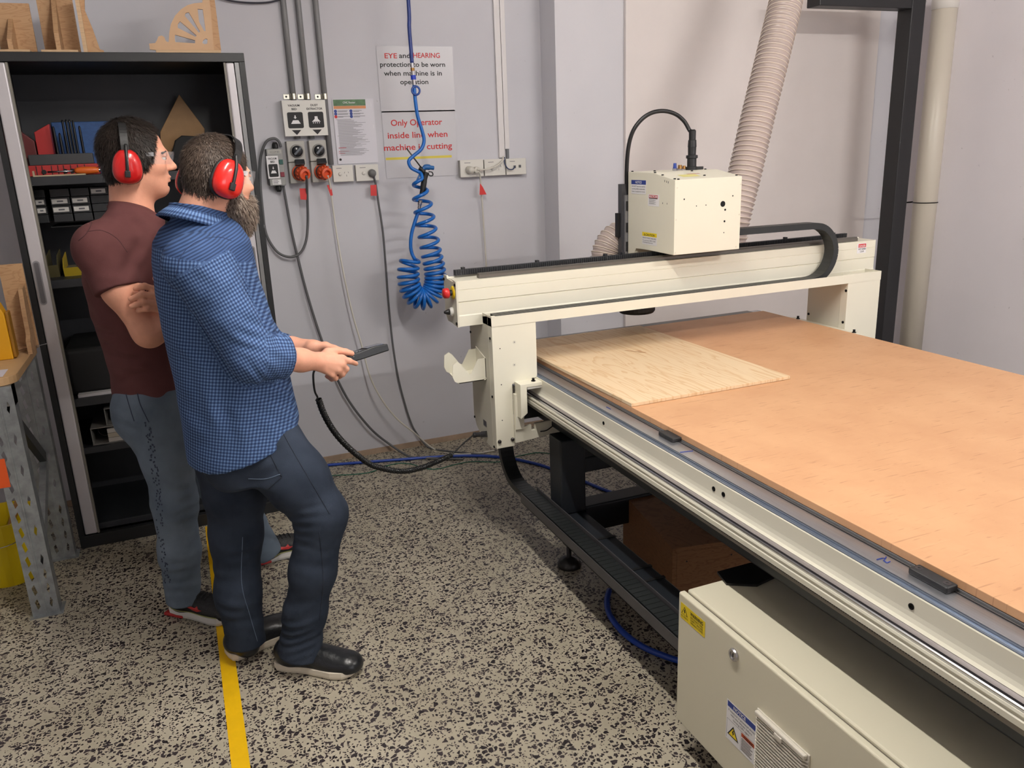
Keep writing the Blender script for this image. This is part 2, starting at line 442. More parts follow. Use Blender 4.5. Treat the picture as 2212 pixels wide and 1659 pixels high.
# ================================================================== the CNC router
ZT = 0.78                       # top of the spoilboard
ML, MR, MY0, MY1 = 1.257, 2.582, 0.45, 3.13
GY = 2.70                       # front face of the gantry
machine = thing('cnc_router', 'large cream CNC router with gantry over a long flat bed', 'machine', (1.92, 1.8, 0))
# ---- side rails, profile in XZ run along Y
RY0, RY1 = 0.40, 3.25
def rail(side):
    s = (lambda x: x) if side < 0 else (lambda x: ML+MR-x)
    def ext(poly, name, m, parent, y0=RY0, y1=RY1, bevel=0.0):
        mbx = MB().prism([(s(x), z) for x, z in poly], (0, y0, 0), (1, 0, 0), (0, 0, 1), (0, y1-y0, 0))
        return mbx.build(name, m, parent, bevel=bevel)
    fas = [(1.250, 0.7515), (1.1815, 0.7515), (1.18, 0.7495), (1.18, 0.714), (1.1788, 0.704), (1.176, 0.696), (1.171, 0.6905), (1.25, 0.6905)]  # lower cove added to imitate light bounced up from the ledge
    body = ext(fas, 'side_rail', cream, machine)
    ext([(1.252, 0.7515), (1.252, 0.757), (1.2, 0.757), (1.2, 0.7515)], 'rail_top_plate', alu, body)
    ext([(1.199, 0.7517), (1.199, 0.7535), (1.1965, 0.7565), (1.1945, 0.7565), (1.1935, 0.7535), (1.191, 0.7535), (1.19, 0.7545), (1.1885, 0.7545), (1.1875, 0.7535), (1.182, 0.7535), (1.182, 0.7517)], 'groove_strip', alu_blue, body)
    ext([(1.249, 0.69), (1.1565, 0.69), (1.1565, 0.68), (1.249, 0.68)], 'bearing_ledge', mat('machined_ledge', (176, 170, 178), 0.22, 0.9), body)
    ext([(1.1555, 0.676), (1.1555, 0.684), (1.151, 0.684), (1.151, 0.676)], 'wiper_groove', black_rubber, body)
    ext([(1.1505, 0.676), (1.1505, 0.6895), (1.1475, 0.6915), (1.145, 0.6895), (1.145, 0.676)], 'guide_rail', steel, body)
    ext([(1.249, 0.6795), (1.157, 0.6795), (1.157, 0.6755), (1.1445, 0.6755), (1.1445, 0.684), (1.142, 0.684), (1.14, 0.6795), (1.143, 0.674), (1.143, 0.671), (1.14, 0.669), (1.14, 0.6575), (1.249, 0.6575)], 'lower_lip', cream_dull, body)
    r = ext([(1.249, 0.6572), (1.141, 0.6572), (1.141, 0.6465), (1.249, 0.6465)], 'gear_rack', mat('grey_rack', (118, 112, 104), 0.4, 0.5), body)
    if side < 0:
        t = MB()
        y = 0.75
        while y < 2.62:
            t.box(1.1395, 1.1412, y, y+0.003, 0.6555, 0.6575); y += 0.0062
        tag(t.build('rack_teeth', ink_black, body), kind='stuff')
        for u, v, rr in ((1304, 914, .006), (1542, 1056, .0065), (1563, 1068, .0065), (1969, 1310, .0065)):
            p = onx(u, v, 1.18)
            MB().lathe([(rr, -0.001), (rr, 0.0015), (rr*0.55, 0.0018), (rr*0.5, 0.0006)], (1.18, p[1], p[2]), (-1, 0, 0), 14).build('rail_bolt', screw_black, body)
    return body
rl = rail(-1); rr_ = rail(1)
# dark gap strip between plate and board, handwritten marks on the plate
MB().box(1.2455, 1.2478, RY0, 3.13, 0.7572, 0.7585).build('t_slot', mat('slot_dark', (52, 52, 56), 0.5, 0.5), rl)
def pen(pts, name):
    P = [onz(u, v, 0.7576) for u, v in pts]
    MB().tube([p+np.array([0, 0, .0003]) for p in P], 0.0011, 5).build(name, pen_blue, rl)
pen([(1894, 1209), (1905, 1206), (1913, 1206), (1909, 1211), (1916, 1216), (1923, 1213)], 'pen_mark')
pen([(1913, 1206), (1914, 1203)], 'pen_mark')
pen([(1469, 977), (1497, 974)], 'pen_mark')
pen([(1310, 879), (1319, 884)], 'pen_mark')
# ---- stops screwed along the rail
def stop(c, L, W, H, screws, ang=0.0):
    mbx = MB().obox((c[0], c[1], 0.7572+H/2), ((math.sin(ang), math.cos(ang), 0), (math.cos(ang), -math.sin(ang), 0), (0, 0, 1)), (L/2, W/2, H/2))
    o = mbx.build('edge_stop', mat('stop_black_rubber', (38, 38, 40), 0.5, var=0.15, vscale=60), machine, bevel=0.003, seg=3)
    if screws:
        for sgn in (-1, 1):
            p = np.array([c[0]+math.sin(ang)*sgn*L*0.36, c[1]+math.cos(ang)*sgn*L*0.36, 0.7572+H])
            MB().lathe([(0.0075, -0.002), (0.0075, 0.0006), (0.003, 0.0008), (0.0028, -0.001)], p, (0, 0, 1), 14).build('stop_screw', mat('stop_screw_grey', (72, 68, 70), 0.4, 0.5), o)
    return o
def stop_px(px, z):
    P = [onz(u, v, z) for u, v in px]
    return sum(P)/4, P
c, P = stop_px(((1955, 1221), (1981, 1214), (2082, 1264), (2049, 1274)), 0.772)
stop(c, 0.088, 0.029, 0.014, True)
c, P = stop_px(((1414, 928), (1440, 925), (1480, 945), (1457, 952)), 0.770)
stop(c, 0.075, 0.032, 0.012, False)
# ---- bed and black frame
MB().box(1.256, ML+MR-1.256, RY0, RY1, 0.70, 0.7605).build('bed_plate', mat('bed_grey', (120, 120, 122), 0.5), machine)
def fbox(name, x0, x1, y0, y1, z0, z1, b=0.006, m=frame_black): return MB().box(x0, x1, y0, y1, z0, z1).build(name, m, machine, bevel=b)
fbox('frame_beam', 1.235, 1.335, 0.42, 3.2, 0.545, 0.645)
fbox('frame_beam', ML+MR-1.335, ML+MR-1.235, 0.42, 3.2, 0.545, 0.645)
for y in (0.5, 1.2, 2.577, 3.15):
    fbox('cross_beam', 1.335, ML+MR-1.335, y-.04, y+.04, 0.55, 0.64)
for x in (1.245, ML+MR-1.245):
    for y in (2.577, 0.36):
        fbox('post', x-.052, x+.052, y-.05, y+.05, 0.246 if y > 1 else .1, 0.545)
        MB().lathe([(0.046, 0.0), (0.048, 0.010), (0.040, 0.028), (0.020, 0.040), (0.010, 0.043), (0.010, 0.144)], (x, y-0.0, 0), (0, 0, 1), 24).build('levelling_foot', mat('foot_steel', (64, 62, 62), 0.35, 0.6), machine, smooth=True)
    fbox('base_beam', x-.048, x+.048, 1.58, 2.66, 0.145, 0.245)
fbox('base_cross_beam', 1.295, ML+MR-1.295, 2.53, 2.62, 0.15, 0.26)
fbox('base_cross_beam', 1.295, ML+MR-1.295, 2.53, 2.62, 0.40, 0.46)
fbox('base_cross_beam', 1.295, ML+MR-1.295, 0.58, 0.66, 0.06, 0.15)
for y in (2.30, 2.06, 1.98):
    MB().box(1.196, 1.294, y-.006, y+.006, 0.142, 0.2475).build('cable_strap', black_plastic, machine)
for y in (2.05,):
    fbox('frame_bracket', 1.294, 1.33, y-.05, y+.05, 0.16, 0.20)
# ---- gantry
legL0, legL1 = 1.010, 1.186
legR0, legR1 = 2.68, 2.865
gp = [(legL0, 0.995), (legL1, 0.995), (legL1, 0.748), (1.083, 0.735), (1.083, 0.490), (legL0, 0.490)]
legL = MB().prism(gp, (0, GY, 0), (1, 0, 0), (0, 0, 1), (0, 0.04, 0)).build('gantry_leg', cream, machine, bevel=0.0015)
sp = [(GY+.04, 0.995), (2.94, 0.96), (2.945, 0.56), (2.92, 0.52), (2.85, 0.478), (GY+.04, 0.478)]
MB().prism(sp, (legL0, 0, 0), (0, 1, 0), (0, 0, 1), (0.004, 0, 0)).build('leg_side_plate', cream_dull, legL)
MB().box(legL0+.02, legL1-.01, GY+.04, 2.93, 0.80, 0.955).build('leg_core', cream_dull, legL)
MB().box(legL0+.02, 1.083, GY+.04, 2.93, 0.50, 0.80).build('leg_core', cream_dull, legL)
for u, v, rr in ((1079, 954, .0075), (1107, 949, .0075)):
    p = ony(u, v, GY); MB().lathe([(rr, -.002), (rr, .004), (rr*.7, .0065), (rr*.4, .007)], p, (0, -1, 0), 14).build('leg_bolt', mat('dark_bolt', (70, 66, 66), 0.35, 0.7), legL, smooth=True)
for u, v in ((1111, 739), (1111, 788)):
    p = ony(u, v, GY); MB().lathe([(.0065, -.001), (.0065, .0004), (.003, .0006)], p, (0, -1, 0), 14).build('leg_screw', cream_dull, legL)
    MB().lathe([(.002, -.001), (.002, .0008)], p, (0, -1, 0), 8).build('leg_screw', ink_grey, legL)
for u, v in ((1080, 753), (1083, 831), (1085, 908)):
    p = ony(u, v, GY); MB().lathe([(.0022, -.001), (.0022, .0004)], p, (0, -1, 0), 8).build('screw_hole', ink_black, legL)
for u, v in ((1059, 731), (1064, 857), (1068, 965), (1017, 717), (1026, 900)):
    p = onx(u, v, legL0); MB().lathe([(.005, -.001), (.005, .003), (.003, .0036)], (legL0, p[1], p[2]), (-1, 0, 0), 10).build('side_screw', screw_black, legL)
pn = Panel(onx(1044, 905, legL0)+(-.0005, 0, 0), onx(1051, 911, legL0)+(-.0005, 0, 0), onx(1045, 917, legL0)+(-.0005, 0, 0))
pn.rect(0, 0, 1, 1, ink_grey, legL, 'rating_label')
# rail bracket with bolt
bk = MB().prism([(1.092, 0.745), (1.207, 0.745), (1.207, 0.732), (1.118, 0.732), (1.118, 0.632), (1.092, 0.612)], (0, GY-.055, 0), (1, 0, 0), (0, 0, 1), (0, 0.055, 0)).build('rail_bracket', cream, legL, bevel=0.001)
MB().box(1.122, 1.204, GY-.05, GY-.005, 0.722, 0.7318).build('slide_pad', white_plastic, legL)
p = ony(1152, 822, GY-.03)
MB().cyl((p[0], p[1], 0.745), (p[0], p[1], 0.748), 0.0085, n=14).cyl((p[0], p[1], .748), (p[0], p[1], .757), 0.0052, n=10).build('bracket_bolt', screw_black, legL)
MB().box(1.083, 1.118, GY-.02, GY, 0.56, 0.70).build('bracket_stem', cream, legL, bevel=0.001)
MB().prism([(1.083, 0.505), (1.29, 0.52), (1.29, 0.575), (1.165, 0.57), (1.165, 0.545), (1.15, 0.545), (1.15, 0.568), (1.083, 0.56)], (0, GY-.012, 0), (1, 0, 0), (0, 0, 1), (0, 0.012, 0)).build('lower_arm', cream, legL, bevel=0.001)
MB().box(1.115, 1.27, GY+.01, GY+.09, 0.585, 0.645).build('drive_motor', black_plastic, legL, bevel=0.006)
MB().tube(spline([(1.185, GY-.014, .535), (1.21, GY-.02, .538), (1.24, GY-.02, .553), (1.26, GY-.014, .553), (1.268, GY-.014, .545)], 5), 0.0022, 6).build('sensor_wire', black_rubber, legL, smooth=True)
# pendant holder on the leg side
hold = MB()
a = onx(1050, 800, legL0); b = onx(1030, 765, legL0)
hy0, hy1, hz0, hz1 = 2.775, 2.875, 0.735, 0.835
def notch(y):
    W = 0.135
    return [(0, .062), (0, 0.012), (.012, 0), (W-.025, 0), (W-.008, .01), (W, .03), (W-.004, .075), (W-.022, .085), (W-.035, .075), (W*.52, .032), (W*.45, .032), (.032, .085), (0, .085)]
H = MB().prism([(-a_, b_) for a_, b_ in notch(0)], (legL0, hy0, 0.745), (1, 0, 0), (0, 0, 1), (0, 0.0025, 0)).build('pendant_holder', cream, legL)
MB().prism([(-a_, b_) for a_, b_ in notch(0)], (legL0, hy1, 0.760), (1, 0, 0), (0, 0, 1), (0, 0.0025, 0)).build('holder_plate', cream, legL)
MB().add([(legL0-.001, hy0, .745), (legL0-.115, hy0, .745), (legL0-.115, hy1, .76), (legL0-.001, hy1, .76)] +
         [(legL0-.001, hy0, .748), (legL0-.115, hy0, .748), (legL0-.115, hy1, .763), (legL0-.001, hy1, .763)],
         [(0, 1, 2, 3), (4, 5, 6, 7), (0, 1, 5, 4), (1, 2, 6, 5), (2, 3, 7, 6), (3, 0, 4, 7)]).build('holder_plate', cream, legL)
MB().prism([(hy0, .745), (hy1, .76), (hy1, .855), (hy0, .83)], (legL0-.004, 0, 0), (0, 1, 0), (0, 0, 1), (0.003, 0, 0)).build('holder_plate', cream, legL)
MB().lathe([(.004, 0), (.004, .003)], (legL0-.004, 2.84, .81), (-1, 0, 0), 10).build('holder_screw', screw_black, legL)
# right leg
legR = MB().box(legR0, legR1, GY, GY+.04, 0.52, 0.995).build('gantry_leg', cream, machine, bevel=0.0015)
MB().box(legR0, legR0+.005, GY+.04, 2.94, 0.52, 0.97).build('leg_side_plate', cream_dull, legR)
MB().box(legR0+.005, legR1, GY+.04, 2.93, 0.60, 0.955).build('leg_core', cream_dull, legR)
for u, v in ((1828, 628), (1747, 678), (1821, 696)):
    p = onx(u, v, legR0); MB().lathe([(.006, -.001), (.006, .003), (.004, .004)], (legR0, p[1], p[2]), (-1, 0, 0), 10).build('side_screw', screw_black, legR)
MB().box(2.64, legR0, GY-.10, 3.02, 0.748, 0.757).build('slide_block', cream, legR, bevel=.001)
for yy in (GY-.07, 2.98):
    MB().cyl((2.665, yy, .757), (2.665, yy, .760), 0.009, n=12).cyl((2.665, yy, .76), (2.665, yy, .771), 0.0055, n=10).build('block_bolt', screw_black, legR)
# chain tray on the front of the beam
tray = MB().box(legL0, 2.865, GY-.0015, GY, 0.962, 1.000).build('chain_tray', cream, machine)
MB().box(legL0, 2.865, GY, 2.79, 0.962, 0.966).build('tray_floor', cream_dull, tray)
MB().box(legL0, legL0+.003, GY, 2.79, 0.962, 1.000).build('tray_end', cream_dull, tray)
MB().box(2.862, 2.865, GY, 2.79, 0.962, 1.000).build('tray_end', cream_dull, tray)
# beam with grooved front
bx0, bx1, by0, by1 = 0.918, 2.912, 2.79, 2.93
prof = [(0, 1.125), (0, 1.0935), (.0018, 1.0925), (.0018, 1.0915), (0, 1.0905), (0, 1.050), (.004, 1.0475), (.004, 1.0465), (.0015, 1.045), (.002, 1.0), (0, .9955), (0, .957), (.135, .957), (.14, .975), (.14, 1.10), (.13, 1.125), (.105, 1.130), (.10, 1.125)]
beam = MB().prism([(by0+a_, b_) for a_, b_ in prof], (bx0, 0, 0), (0, 1, 0), (0, 0, 1), (bx1-bx0, 0, 0)).build('gantry_beam', cream, machine)
cap = MB().prism([(by0-.001, 1.124), (by0+.03, 1.128), (by0+.034, 1.120), (by0+.10, 1.124), (by0+.104, 1.134), (by1, 1.134), (by1+.002, .985), (by1-.02, .965), (by0-.001, .955)], (bx0-.006, 0, 0), (0, 1, 0), (0, 0, 1), (0.007, 0, 0)).build('beam_end_cap', cream_dull, beam)
for yy, zz in ((by0+.006, 1.112), (by0+.008, .968), (by1-.006, 1.118), (by1-.006, .99)):
    MB().lathe([(.0055, 0), (.0055, .004), (.003, .005)], (bx0-.006, yy, zz), (-1, 0, 0), 10).build('cap_screw', screw_black, cap)
c = onx(979, 632, bx0-.006)
MB().lathe([(.024, 0), (.025, .002), (.022, .005), (.016, .006)], c, (-1, 0, 0), 24).build('stop_ring', mat('estop_yellow', (226, 196, 28), 0.4), cap, smooth=True)
es = MB().lathe([(.011, .004), (.011, .02)], c, (-1, 0, 0), 16).build('stop_stem', black_plastic, cap)
MB().lathe([(.013, .016), (.0185, .019), (.0195, .026), (.018, .036), (.012, .040), (.002, .041)], c, (-1, 0, 0), 24).build('emergency_stop_button', mat('estop_red', (206, 44, 46), 0.35), cap, smooth=True)
c = onx(978, 673, bx0-.006)
MB().lathe([(.0165, 0), (.017, .005), (.0155, .012), (.012, .013)], c, (-1, 0, 0), 20).build('switch_collar', white_plastic, cap, smooth=True)
MB().lathe([(.011, .012), (.010, .02), (.006, .03), (.004, .034)], c, (-1, 0, 0), 14).build('selector_switch', black_plastic, cap, smooth=True)
# rail and rack on top of the beam
MB().prism([(2.805, 1.126), (2.805, 1.138), (2.812, 1.144), (2.825, 1.144), (2.832, 1.138), (2.832, 1.126)], (1.01, 0, 0), (0, 1, 0), (0, 0, 1), (1.81, 0, 0)).build('beam_rail', mat('rail_grey', (104, 100, 94), 0.35, 0.5), beam)
rk = MB().box(0.940, 2.825, 2.876, 2.892, 1.133, 1.154).build('beam_rack', black_metal, beam)
tb = MB(); x = 0.943
while x < 2.82: tb.box(x, x+.004, 2.8735, 2.8763, 1.136, 1.152); x += 0.009
tag(tb.build('rack_teeth', mat('rack_tooth', (58, 58, 60), 0.35, 0.5), rk), kind='stuff')
for x in (0.975, 1.28, 1.58, 1.66, 2.17, 2.48, 2.75):
    MB().box(x-.006, x+.006, 2.876, 2.892, 1.154, 1.162).build('rack_stop', black_metal, rk)
# labels on the beam
pn = Panel(ony(1867, 522, by0-.0006), ony(1894, 519, by0-.0006), ony(1863.5, 545, by0-.0006))
pn.tl, pn.r, pn.d = np.array([2.805, by0-.0004, 1.116]), np.array([.052, 0, 0]), np.array([0, 0, -.044]); pn.n = np.array([0, -1.0, 0]); pn.w, pn.h = .052, .044
lb = pn.slab(white_paper, beam, 'danger_label', .0003)
pn.rect(.12, .06, .97, .42, ink_red, beam, 'danger_band'); pn.text('DANGER', .54, .36, .2, white_paper, beam, bold=.01, width=.7)
pn.text('KEEP HANDS', .54, .66, .17, ink_black, beam, bold=.01, width=.82); pn.text('CLEAR', .54, .9, .17, ink_black, beam, bold=.01, width=.45)
# ---- energy chains
def link_mesh(L, W, H, m):
    mbx = MB().box(-L/2, L*0.42, -W/2, W/2, -H/2, -H/2+.003).box(-L/2, L*.42, -W/2, W/2, H/2-.003, H/2)
    mbx.box(-L/2, L*.55, -W/2, -W/2+.004, -H/2+.001, H/2-.001).box(-L/2, L*.55, W/2-.004, W/2, -H/2+.001, H/2-.001)
    return raw_mesh(mbx, 'chain_link', m)
def chain(path, wdir, pitch, W, H, m, core_name):
    P = resample(path, pitch)
    core = MB().tube(P, H*0.28, 8).build(core_name, mat('cable_core', (30, 30, 33), 0.6), machine, smooth=True)
    L = pitch
    me = link_mesh(L*1.0, W, H, m)
    wd = unit(wdir)
    for i in range(len(P)-1):
        t = unit(P[i+1]-P[i]); n = np.cross(t, wd)
        instance(me, 'chain_link', core, frame_matrix((P[i]+P[i+1])/2, t, wd, n))
    return core
cy = 2.748; R = 0.118; zlo = 0.984
arc = [(2.50+R*math.sin(a), cy, zlo+R-R*math.cos(a)) for a in np.linspace(0, math.pi, 14)]
chain([(1.036, cy, zlo), (2.50, cy, zlo)]+arc[1:]+[(1.9, cy, zlo+2*R+.004)], (0, 1, 0), 0.0235, 0.056, 0.026, chain_mat, 'energy_chain')
# lower chain, hanging from the left leg into the tray beside the bed
cx, zc, R2 = 1.150, 0.262, 0.15
arc = [(cx, 2.975-R2*(1-math.cos(a)), zc+R2-R2*math.sin(a)) for a in np.linspace(0, math.pi/2, 12)]
chain([(cx, 2.975, 0.56)]+arc+[(cx, 1.50, zc)], (1, 0, 0), 0.0245, 0.058, 0.026, chain_mat, 'energy_chain')
tr = MB().box(cx-.036, cx-.0335, 1.50, 2.735, zc-.028, zc+.012).box(cx+.0335, cx+.036, 1.50, 2.735, zc-.028, zc+.024).box(cx-.036, cx+.036, 1.50, 2.735, zc-.028, zc-.025)
tr.build('floor_chain_tray', mat('tray_dark_grey', (72, 70, 72), 0.45), machine)
for yy in (2.35, 1.75):
    MB().box(cx-.03, 1.198, yy-.02, yy+.02, zc-.038, zc-.0285).build('tray_bracket', frame_black, machine)

# ---- spindle head
hx0, hx1, hy0, hy1, hz0 = 1.782, 2.092, GY, 3.05, 1.158
side = [(hy0, hz0), (hy0, 1.443), (2.86, 1.468), (hy1, 1.470), (hy1, 1.122), (hy1-.05, 1.122), (hy1-.055, 1.145), (hy1-.065, 1.158), (2.9, 1.160)]
head = MB().prism(side, (hx0, 0, 0), (0, 1, 0), (0, 0, 1), (hx1-hx0, 0, 0)).build('spindle_cover', cream, machine, bevel=.0015)
for u, v, r_ in ((1561.5, 440.5, .0115), (1566.5, 453, .0042), (1565, 478, .0042), (1563.5, 502.5, .0022), (1504.5, 445, .0022), (1525, 443, .0022), (1478, 430.5, .003), (1583, 423, .003)):
    p = ony(u, v, hy0-.0003); MB().lathe([(r_, -.0002), (r_, .0002)], p, (0, -1, 0), 18).build('cover_hole', mat('hole_dark', (6, 6, 7), 0.9), head)
for u, v in ((1463, 406), (1600.5, 398), (1460.5, 475), (1597, 463), (1459, 546), (1590, 533)):
    p = ony(u, v, hy0-.0003); MB().lathe([(.003, -.0002), (.003, .0008), (.002, .001)], p, (0, -1, 0), 10).build('cover_screw', cream_dull, head)
for u, v, w_, h_ in ((1436, 391, .003, .008), (1440, 392.5, .003, .008), (1443.5, 394, .003, .008), (1431.5, 439, .003, .006), (1441, 440, .003, .006)):
    p = onx(u, v, hx0); MB().box(hx0-.0004, hx0, p[1]-w_/2, p[1]+w_/2, p[2]-h_/2, p[2]+h_/2).build('cover_slot', ink_black, head)
def top_z(y): return 1.443+(y-hy0)*(1.468-1.443)/(2.86-hy0) if y < 2.86 else 1.468+(y-2.86)*.002/.19
for x, y in ((1.79, 2.715), (1.80, 2.705), (1.79, 2.80), (1.79, 2.855), (1.79, 3.03), (1.86, 2.97), (2.08, 2.72), (2.06, 2.90), (2.05, 2.96), (1.95, 2.75), (1.96, 2.85)):
    MB().lathe([(.005, 0), (.005, .003), (.003, .004)], (x, y, top_z(y)), (0, 0, 1), 10).build('cover_screw', screw_black, head)
def sideP(tl, tr, blp):   # panel on the -X face of the head
    a, b, c_ = [onx(u, v, hx0-.0004) for u, v in (tl, tr, blp)]
    b[2] = a[2]; c_[1] = a[1]
    return Panel(a, b, c_)
pn = sideP((1364, 388.5), (1395.5, 388), (1363.5, 418))
pn.slab(white_paper, head, 'notice_label', .0003); pn.rect(0, 0, 1, .31, ink_blue, head, 'notice_band')
pn.text('NOTICE', .5, .24, .17, white_paper, head, bold=.02, width=.42)
pn.text('DO NOT leave the machine', .5, .5, .1, ink_black, head, width=.9); pn.text('running while unattended.', .5, .68, .1, ink_black, head, width=.9); pn.text('Refer to equipment manual.', .5, .86, .08, ink_black, head, width=.9)
pn = sideP((1400, 419.5), (1424, 419), (1399, 444.5))
pn.slab(white_paper, head, 'maker_label', .0003); pn.rect(.08, .05, .88, .30, ink_red, head, 'maker_band')
pn.text('MULTICAM', .48, .26, .17, white_paper, head, bold=.03, width=.74); pn.rect(.1, .31, .86, .37, ink_black, head, 'maker_band')
pn.lines([(.1, .45+.15*j+.05*k, .1+(.5, .62)[k], .475+.15*j+.05*k) for j in range(3) for k in range(2)], ink_grey, head, 'small_print')
pn = sideP((1387.5, 500.5), (1419, 506), (1386.5, 526))
pn.slab(white_paper, head, 'caution_label', .0003); pn.rect(0, 0, 1, .33, ink_yellow, head, 'caution_band')
pn.text('CAUTION', .56, .27, .18, ink_black, head, bold=.015, width=.6)
pn.poly([(.1, .28), (.24, .28), (.17, .08)], ink_black, head, 'warning_triangle'); pn.poly([(.135, .25), (.205, .25), (.17, .14)], ink_yellow, head, 'warning_triangle', .0008)
pn.text('PINCH POINT HAZARD', .5, .53, .13, ink_black, head, width=.92); pn.text('To avoid injury, KEEP CLEAR', .48, .72, .1, ink_black, head, width=.88); pn.text('of moving components.', .4, .88, .1, ink_black, head, width=.7)
# label lying on the sloped top
mbx = MB(); yy0, yy1 = 2.745, 2.79
mbx.sheet([(1.85, yy0, top_z(yy0)+.0006), (1.93, yy0, top_z(yy0)+.0006), (1.93, yy1, top_z(yy1)+.0006), (1.85, yy1, top_z(yy1)+.0006)]).build('top_label', mat('label_pale_yellow', (226, 218, 140), .5), head)
mbx = MB(); mbx.sheet([(1.90, yy1, top_z(yy1)+.0006), (1.96, yy1, top_z(yy1)+.0006), (1.96, yy1+.014, top_z(yy1+.014)+.0006), (1.90, yy1+.014, top_z(yy1+.014)+.0006)]).build('top_label', mat('label_pale_red', (196, 150, 140), .5), head)
# connector and flexible conduit
cp = ony(1494, 362, 2.93); cxx, cyy = cp[0], 2.93; zt = top_z(2.93)
con = MB().lathe([(.026, 0), (.026, .012), (.019, .014), (.019, .045), (.024, .047), (.024, .058), (.016, .060), (.017, .09), (.018, .092), (.0165, .118), (.014, .12), (.0145, .155), (.010, .16)], (cxx, cyy, zt), (0, 0, 1), 20).build('cable_connector', black_plastic, head, smooth=False)
MB().box(cxx+.02, cxx+.05, cyy-.012, cyy+.012, zt, zt+.012).build('connector_clip', black_plastic, head)
for dx, m_, r_, h_ in ((-.075, ink_blue, .008, .030), (-.05, mat('brass', (160, 120, 70), .3, .8), .010, .022), (-.030, mat('brass', (160, 120, 70), .3, .8), .008, .018)):
    MB().lathe([(r_*1.1, 0), (r_*1.1, h_*.35), (r_, h_*.36), (r_*.8, h_)], (cxx+dx, cyy+.01, zt), (0, 0, 1), 10).build('air_fitting', m_, head)
    MB().lathe([(r_*1.25, 0), (r_*1.25, h_*.3)], (cxx+dx, cyy+.01, zt), (0, 0, 1), 6).build('fitting_nut', steel, head)
cpts = [(1493, 300), (1490, 282), (1478, 262), (1460, 247), (1436, 240), (1410, 243), (1387, 257), (1368, 282), (1358, 315), (1354, 360), (1353, 430)]
ys = np.linspace(2.93, 3.08, len(cpts))
pts = [(cxx, cyy, zt+.15)]+[ony(u, v, y) for (u, v), y in zip(cpts[1:], ys[1:])]
MB().tube(spline(pts, 6), .0085, 10).build('flexible_conduit', mat('conduit_black', (24, 24, 26), .4), head, smooth=True)
e = pts[-1]
MB().lathe([(.012, -.05), (.014, -.045), (.014, 0), (.011, .005)], e, (0, 0, 1), 12).build('conduit_gland', black_plastic, head, smooth=True)
# z-axis slide seen behind the cover
zx = hx0-.006
MB().box(hx0-.012, hx0+.25, hy1+.004, hy1+.016, 1.13, 1.375).build('slide_plate', mat('slide_grey', (150, 150, 154), .35, .6), head)
MB().box(hx0-.02, hx0+.2, hy1+.02, hy1+.05, 1.05, 1.42).build('slide_back', dark_grey, head)
MB().box(hx0-.035, hx0-.018, hy1+.03, hy1+.05, 1.20, 1.30).build('slide_carriage', black_plastic, head)
MB().box(hx0-.03, hx0+.25, hy1+.016, hy1+.06, .99, 1.12).build('slide_carriage', dark_grey, head)
for zz in (1.16, 1.24, 1.33):
    MB().box(hx0-.008, hx0+.0, hy1+.0, hy1+.004, zz-.02, zz+.02).build('slide_block', black_metal, head)
# dust shoe under the beam
ds = ony(1375, 668, 3.08)
MB().lathe([(.075, 0), (.082, .01), (.082, .05), (.05, .055)], (ds[0], 3.08, ds[2]-.012), (0, 0, 1), 28).build('dust_shoe', black_rubber, head)
MB().cyl((ds[0]+.02, 3.10, ds[2]+.03), (ds[0]+.02, 3.10, 1.08), .055, n=24).build('spindle_motor', dark_grey, head)
for yy in (0,):
    pass

# ================================================================== boards on the bed
def mdf_material():
    m = bpy.data.materials.new('mdf_spoilboard'); m.use_nodes = True; nt = m.node_tree; b = nt.nodes['Principled BSDF']
    b.inputs['Roughness'].default_value = 0.5; b.inputs['Specular IOR Level'].default_value = 0.35
    tc = nt.nodes.new('ShaderNodeTexCoord')
    n = nt.nodes.new('ShaderNodeTexNoise'); n.inputs['Scale'].default_value = 5; n.inputs['Detail'].default_value = 8; n.inputs['Roughness'].default_value = .6
    nt.links.new(tc.outputs['Object'], n.inputs['Vector'])
    r = nt.nodes.new('ShaderNodeValToRGB'); r.color_ramp.elements[0].position = .3; r.color_ramp.elements[1].position = .72
    r.color_ramp.elements[0].color = rgb(198, 150, 112); r.color_ramp.elements[1].color = rgb(210, 164, 124)
    nt.links.new(n.outputs['Fac'], r.inputs['Fac']); cur = r.outputs['Color']
    # faint cutter scratches, mostly along X and slightly diagonal
    for ang, sc, lo, hi, col, amt in ((0.12, (3, 60, 1), .645, .70, (150, 104, 72), .5), (-0.5, (4, 70, 1), .665, .72, (144, 98, 68), .5), (.9, (7, 50, 1), .665, .72, (148, 100, 70), .45), (0.05, (1.4, 16, 1), .64, .74, (218, 172, 132), .25)):
        mp = nt.nodes.new('ShaderNodeMapping'); mp.inputs['Rotation'].default_value = (0, 0, ang); mp.inputs['Scale'].default_value = sc
        nt.links.new(tc.outputs['Object'], mp.inputs['Vector'])
        w = nt.nodes.new('ShaderNodeTexNoise'); w.inputs['Scale'].default_value = 2.4; w.inputs['Detail'].default_value = 3
        nt.links.new(mp.outputs['Vector'], w.inputs['Vector'])
        rr = nt.nodes.new('ShaderNodeValToRGB'); rr.color_ramp.elements[0].position = lo; rr.color_ramp.elements[1].position = hi
        nt.links.new(w.outputs['Fac'], rr.inputs['Fac'])
        s = nt.nodes.new('ShaderNodeMath'); s.operation = 'MULTIPLY'; s.inputs[1].default_value = amt
        nt.links.new(rr.outputs['Color'], s.inputs[0])
        mx = nt.nodes.new('ShaderNodeMixRGB'); nt.links.new(s.outputs[0], mx.inputs[0]); nt.links.new(cur, mx.inputs[1]); mx.inputs[2].default_value = rgb(*col)
        cur = mx.outputs[0]
    nt.links.new(cur, b.inputs['Base Color'])
    return m
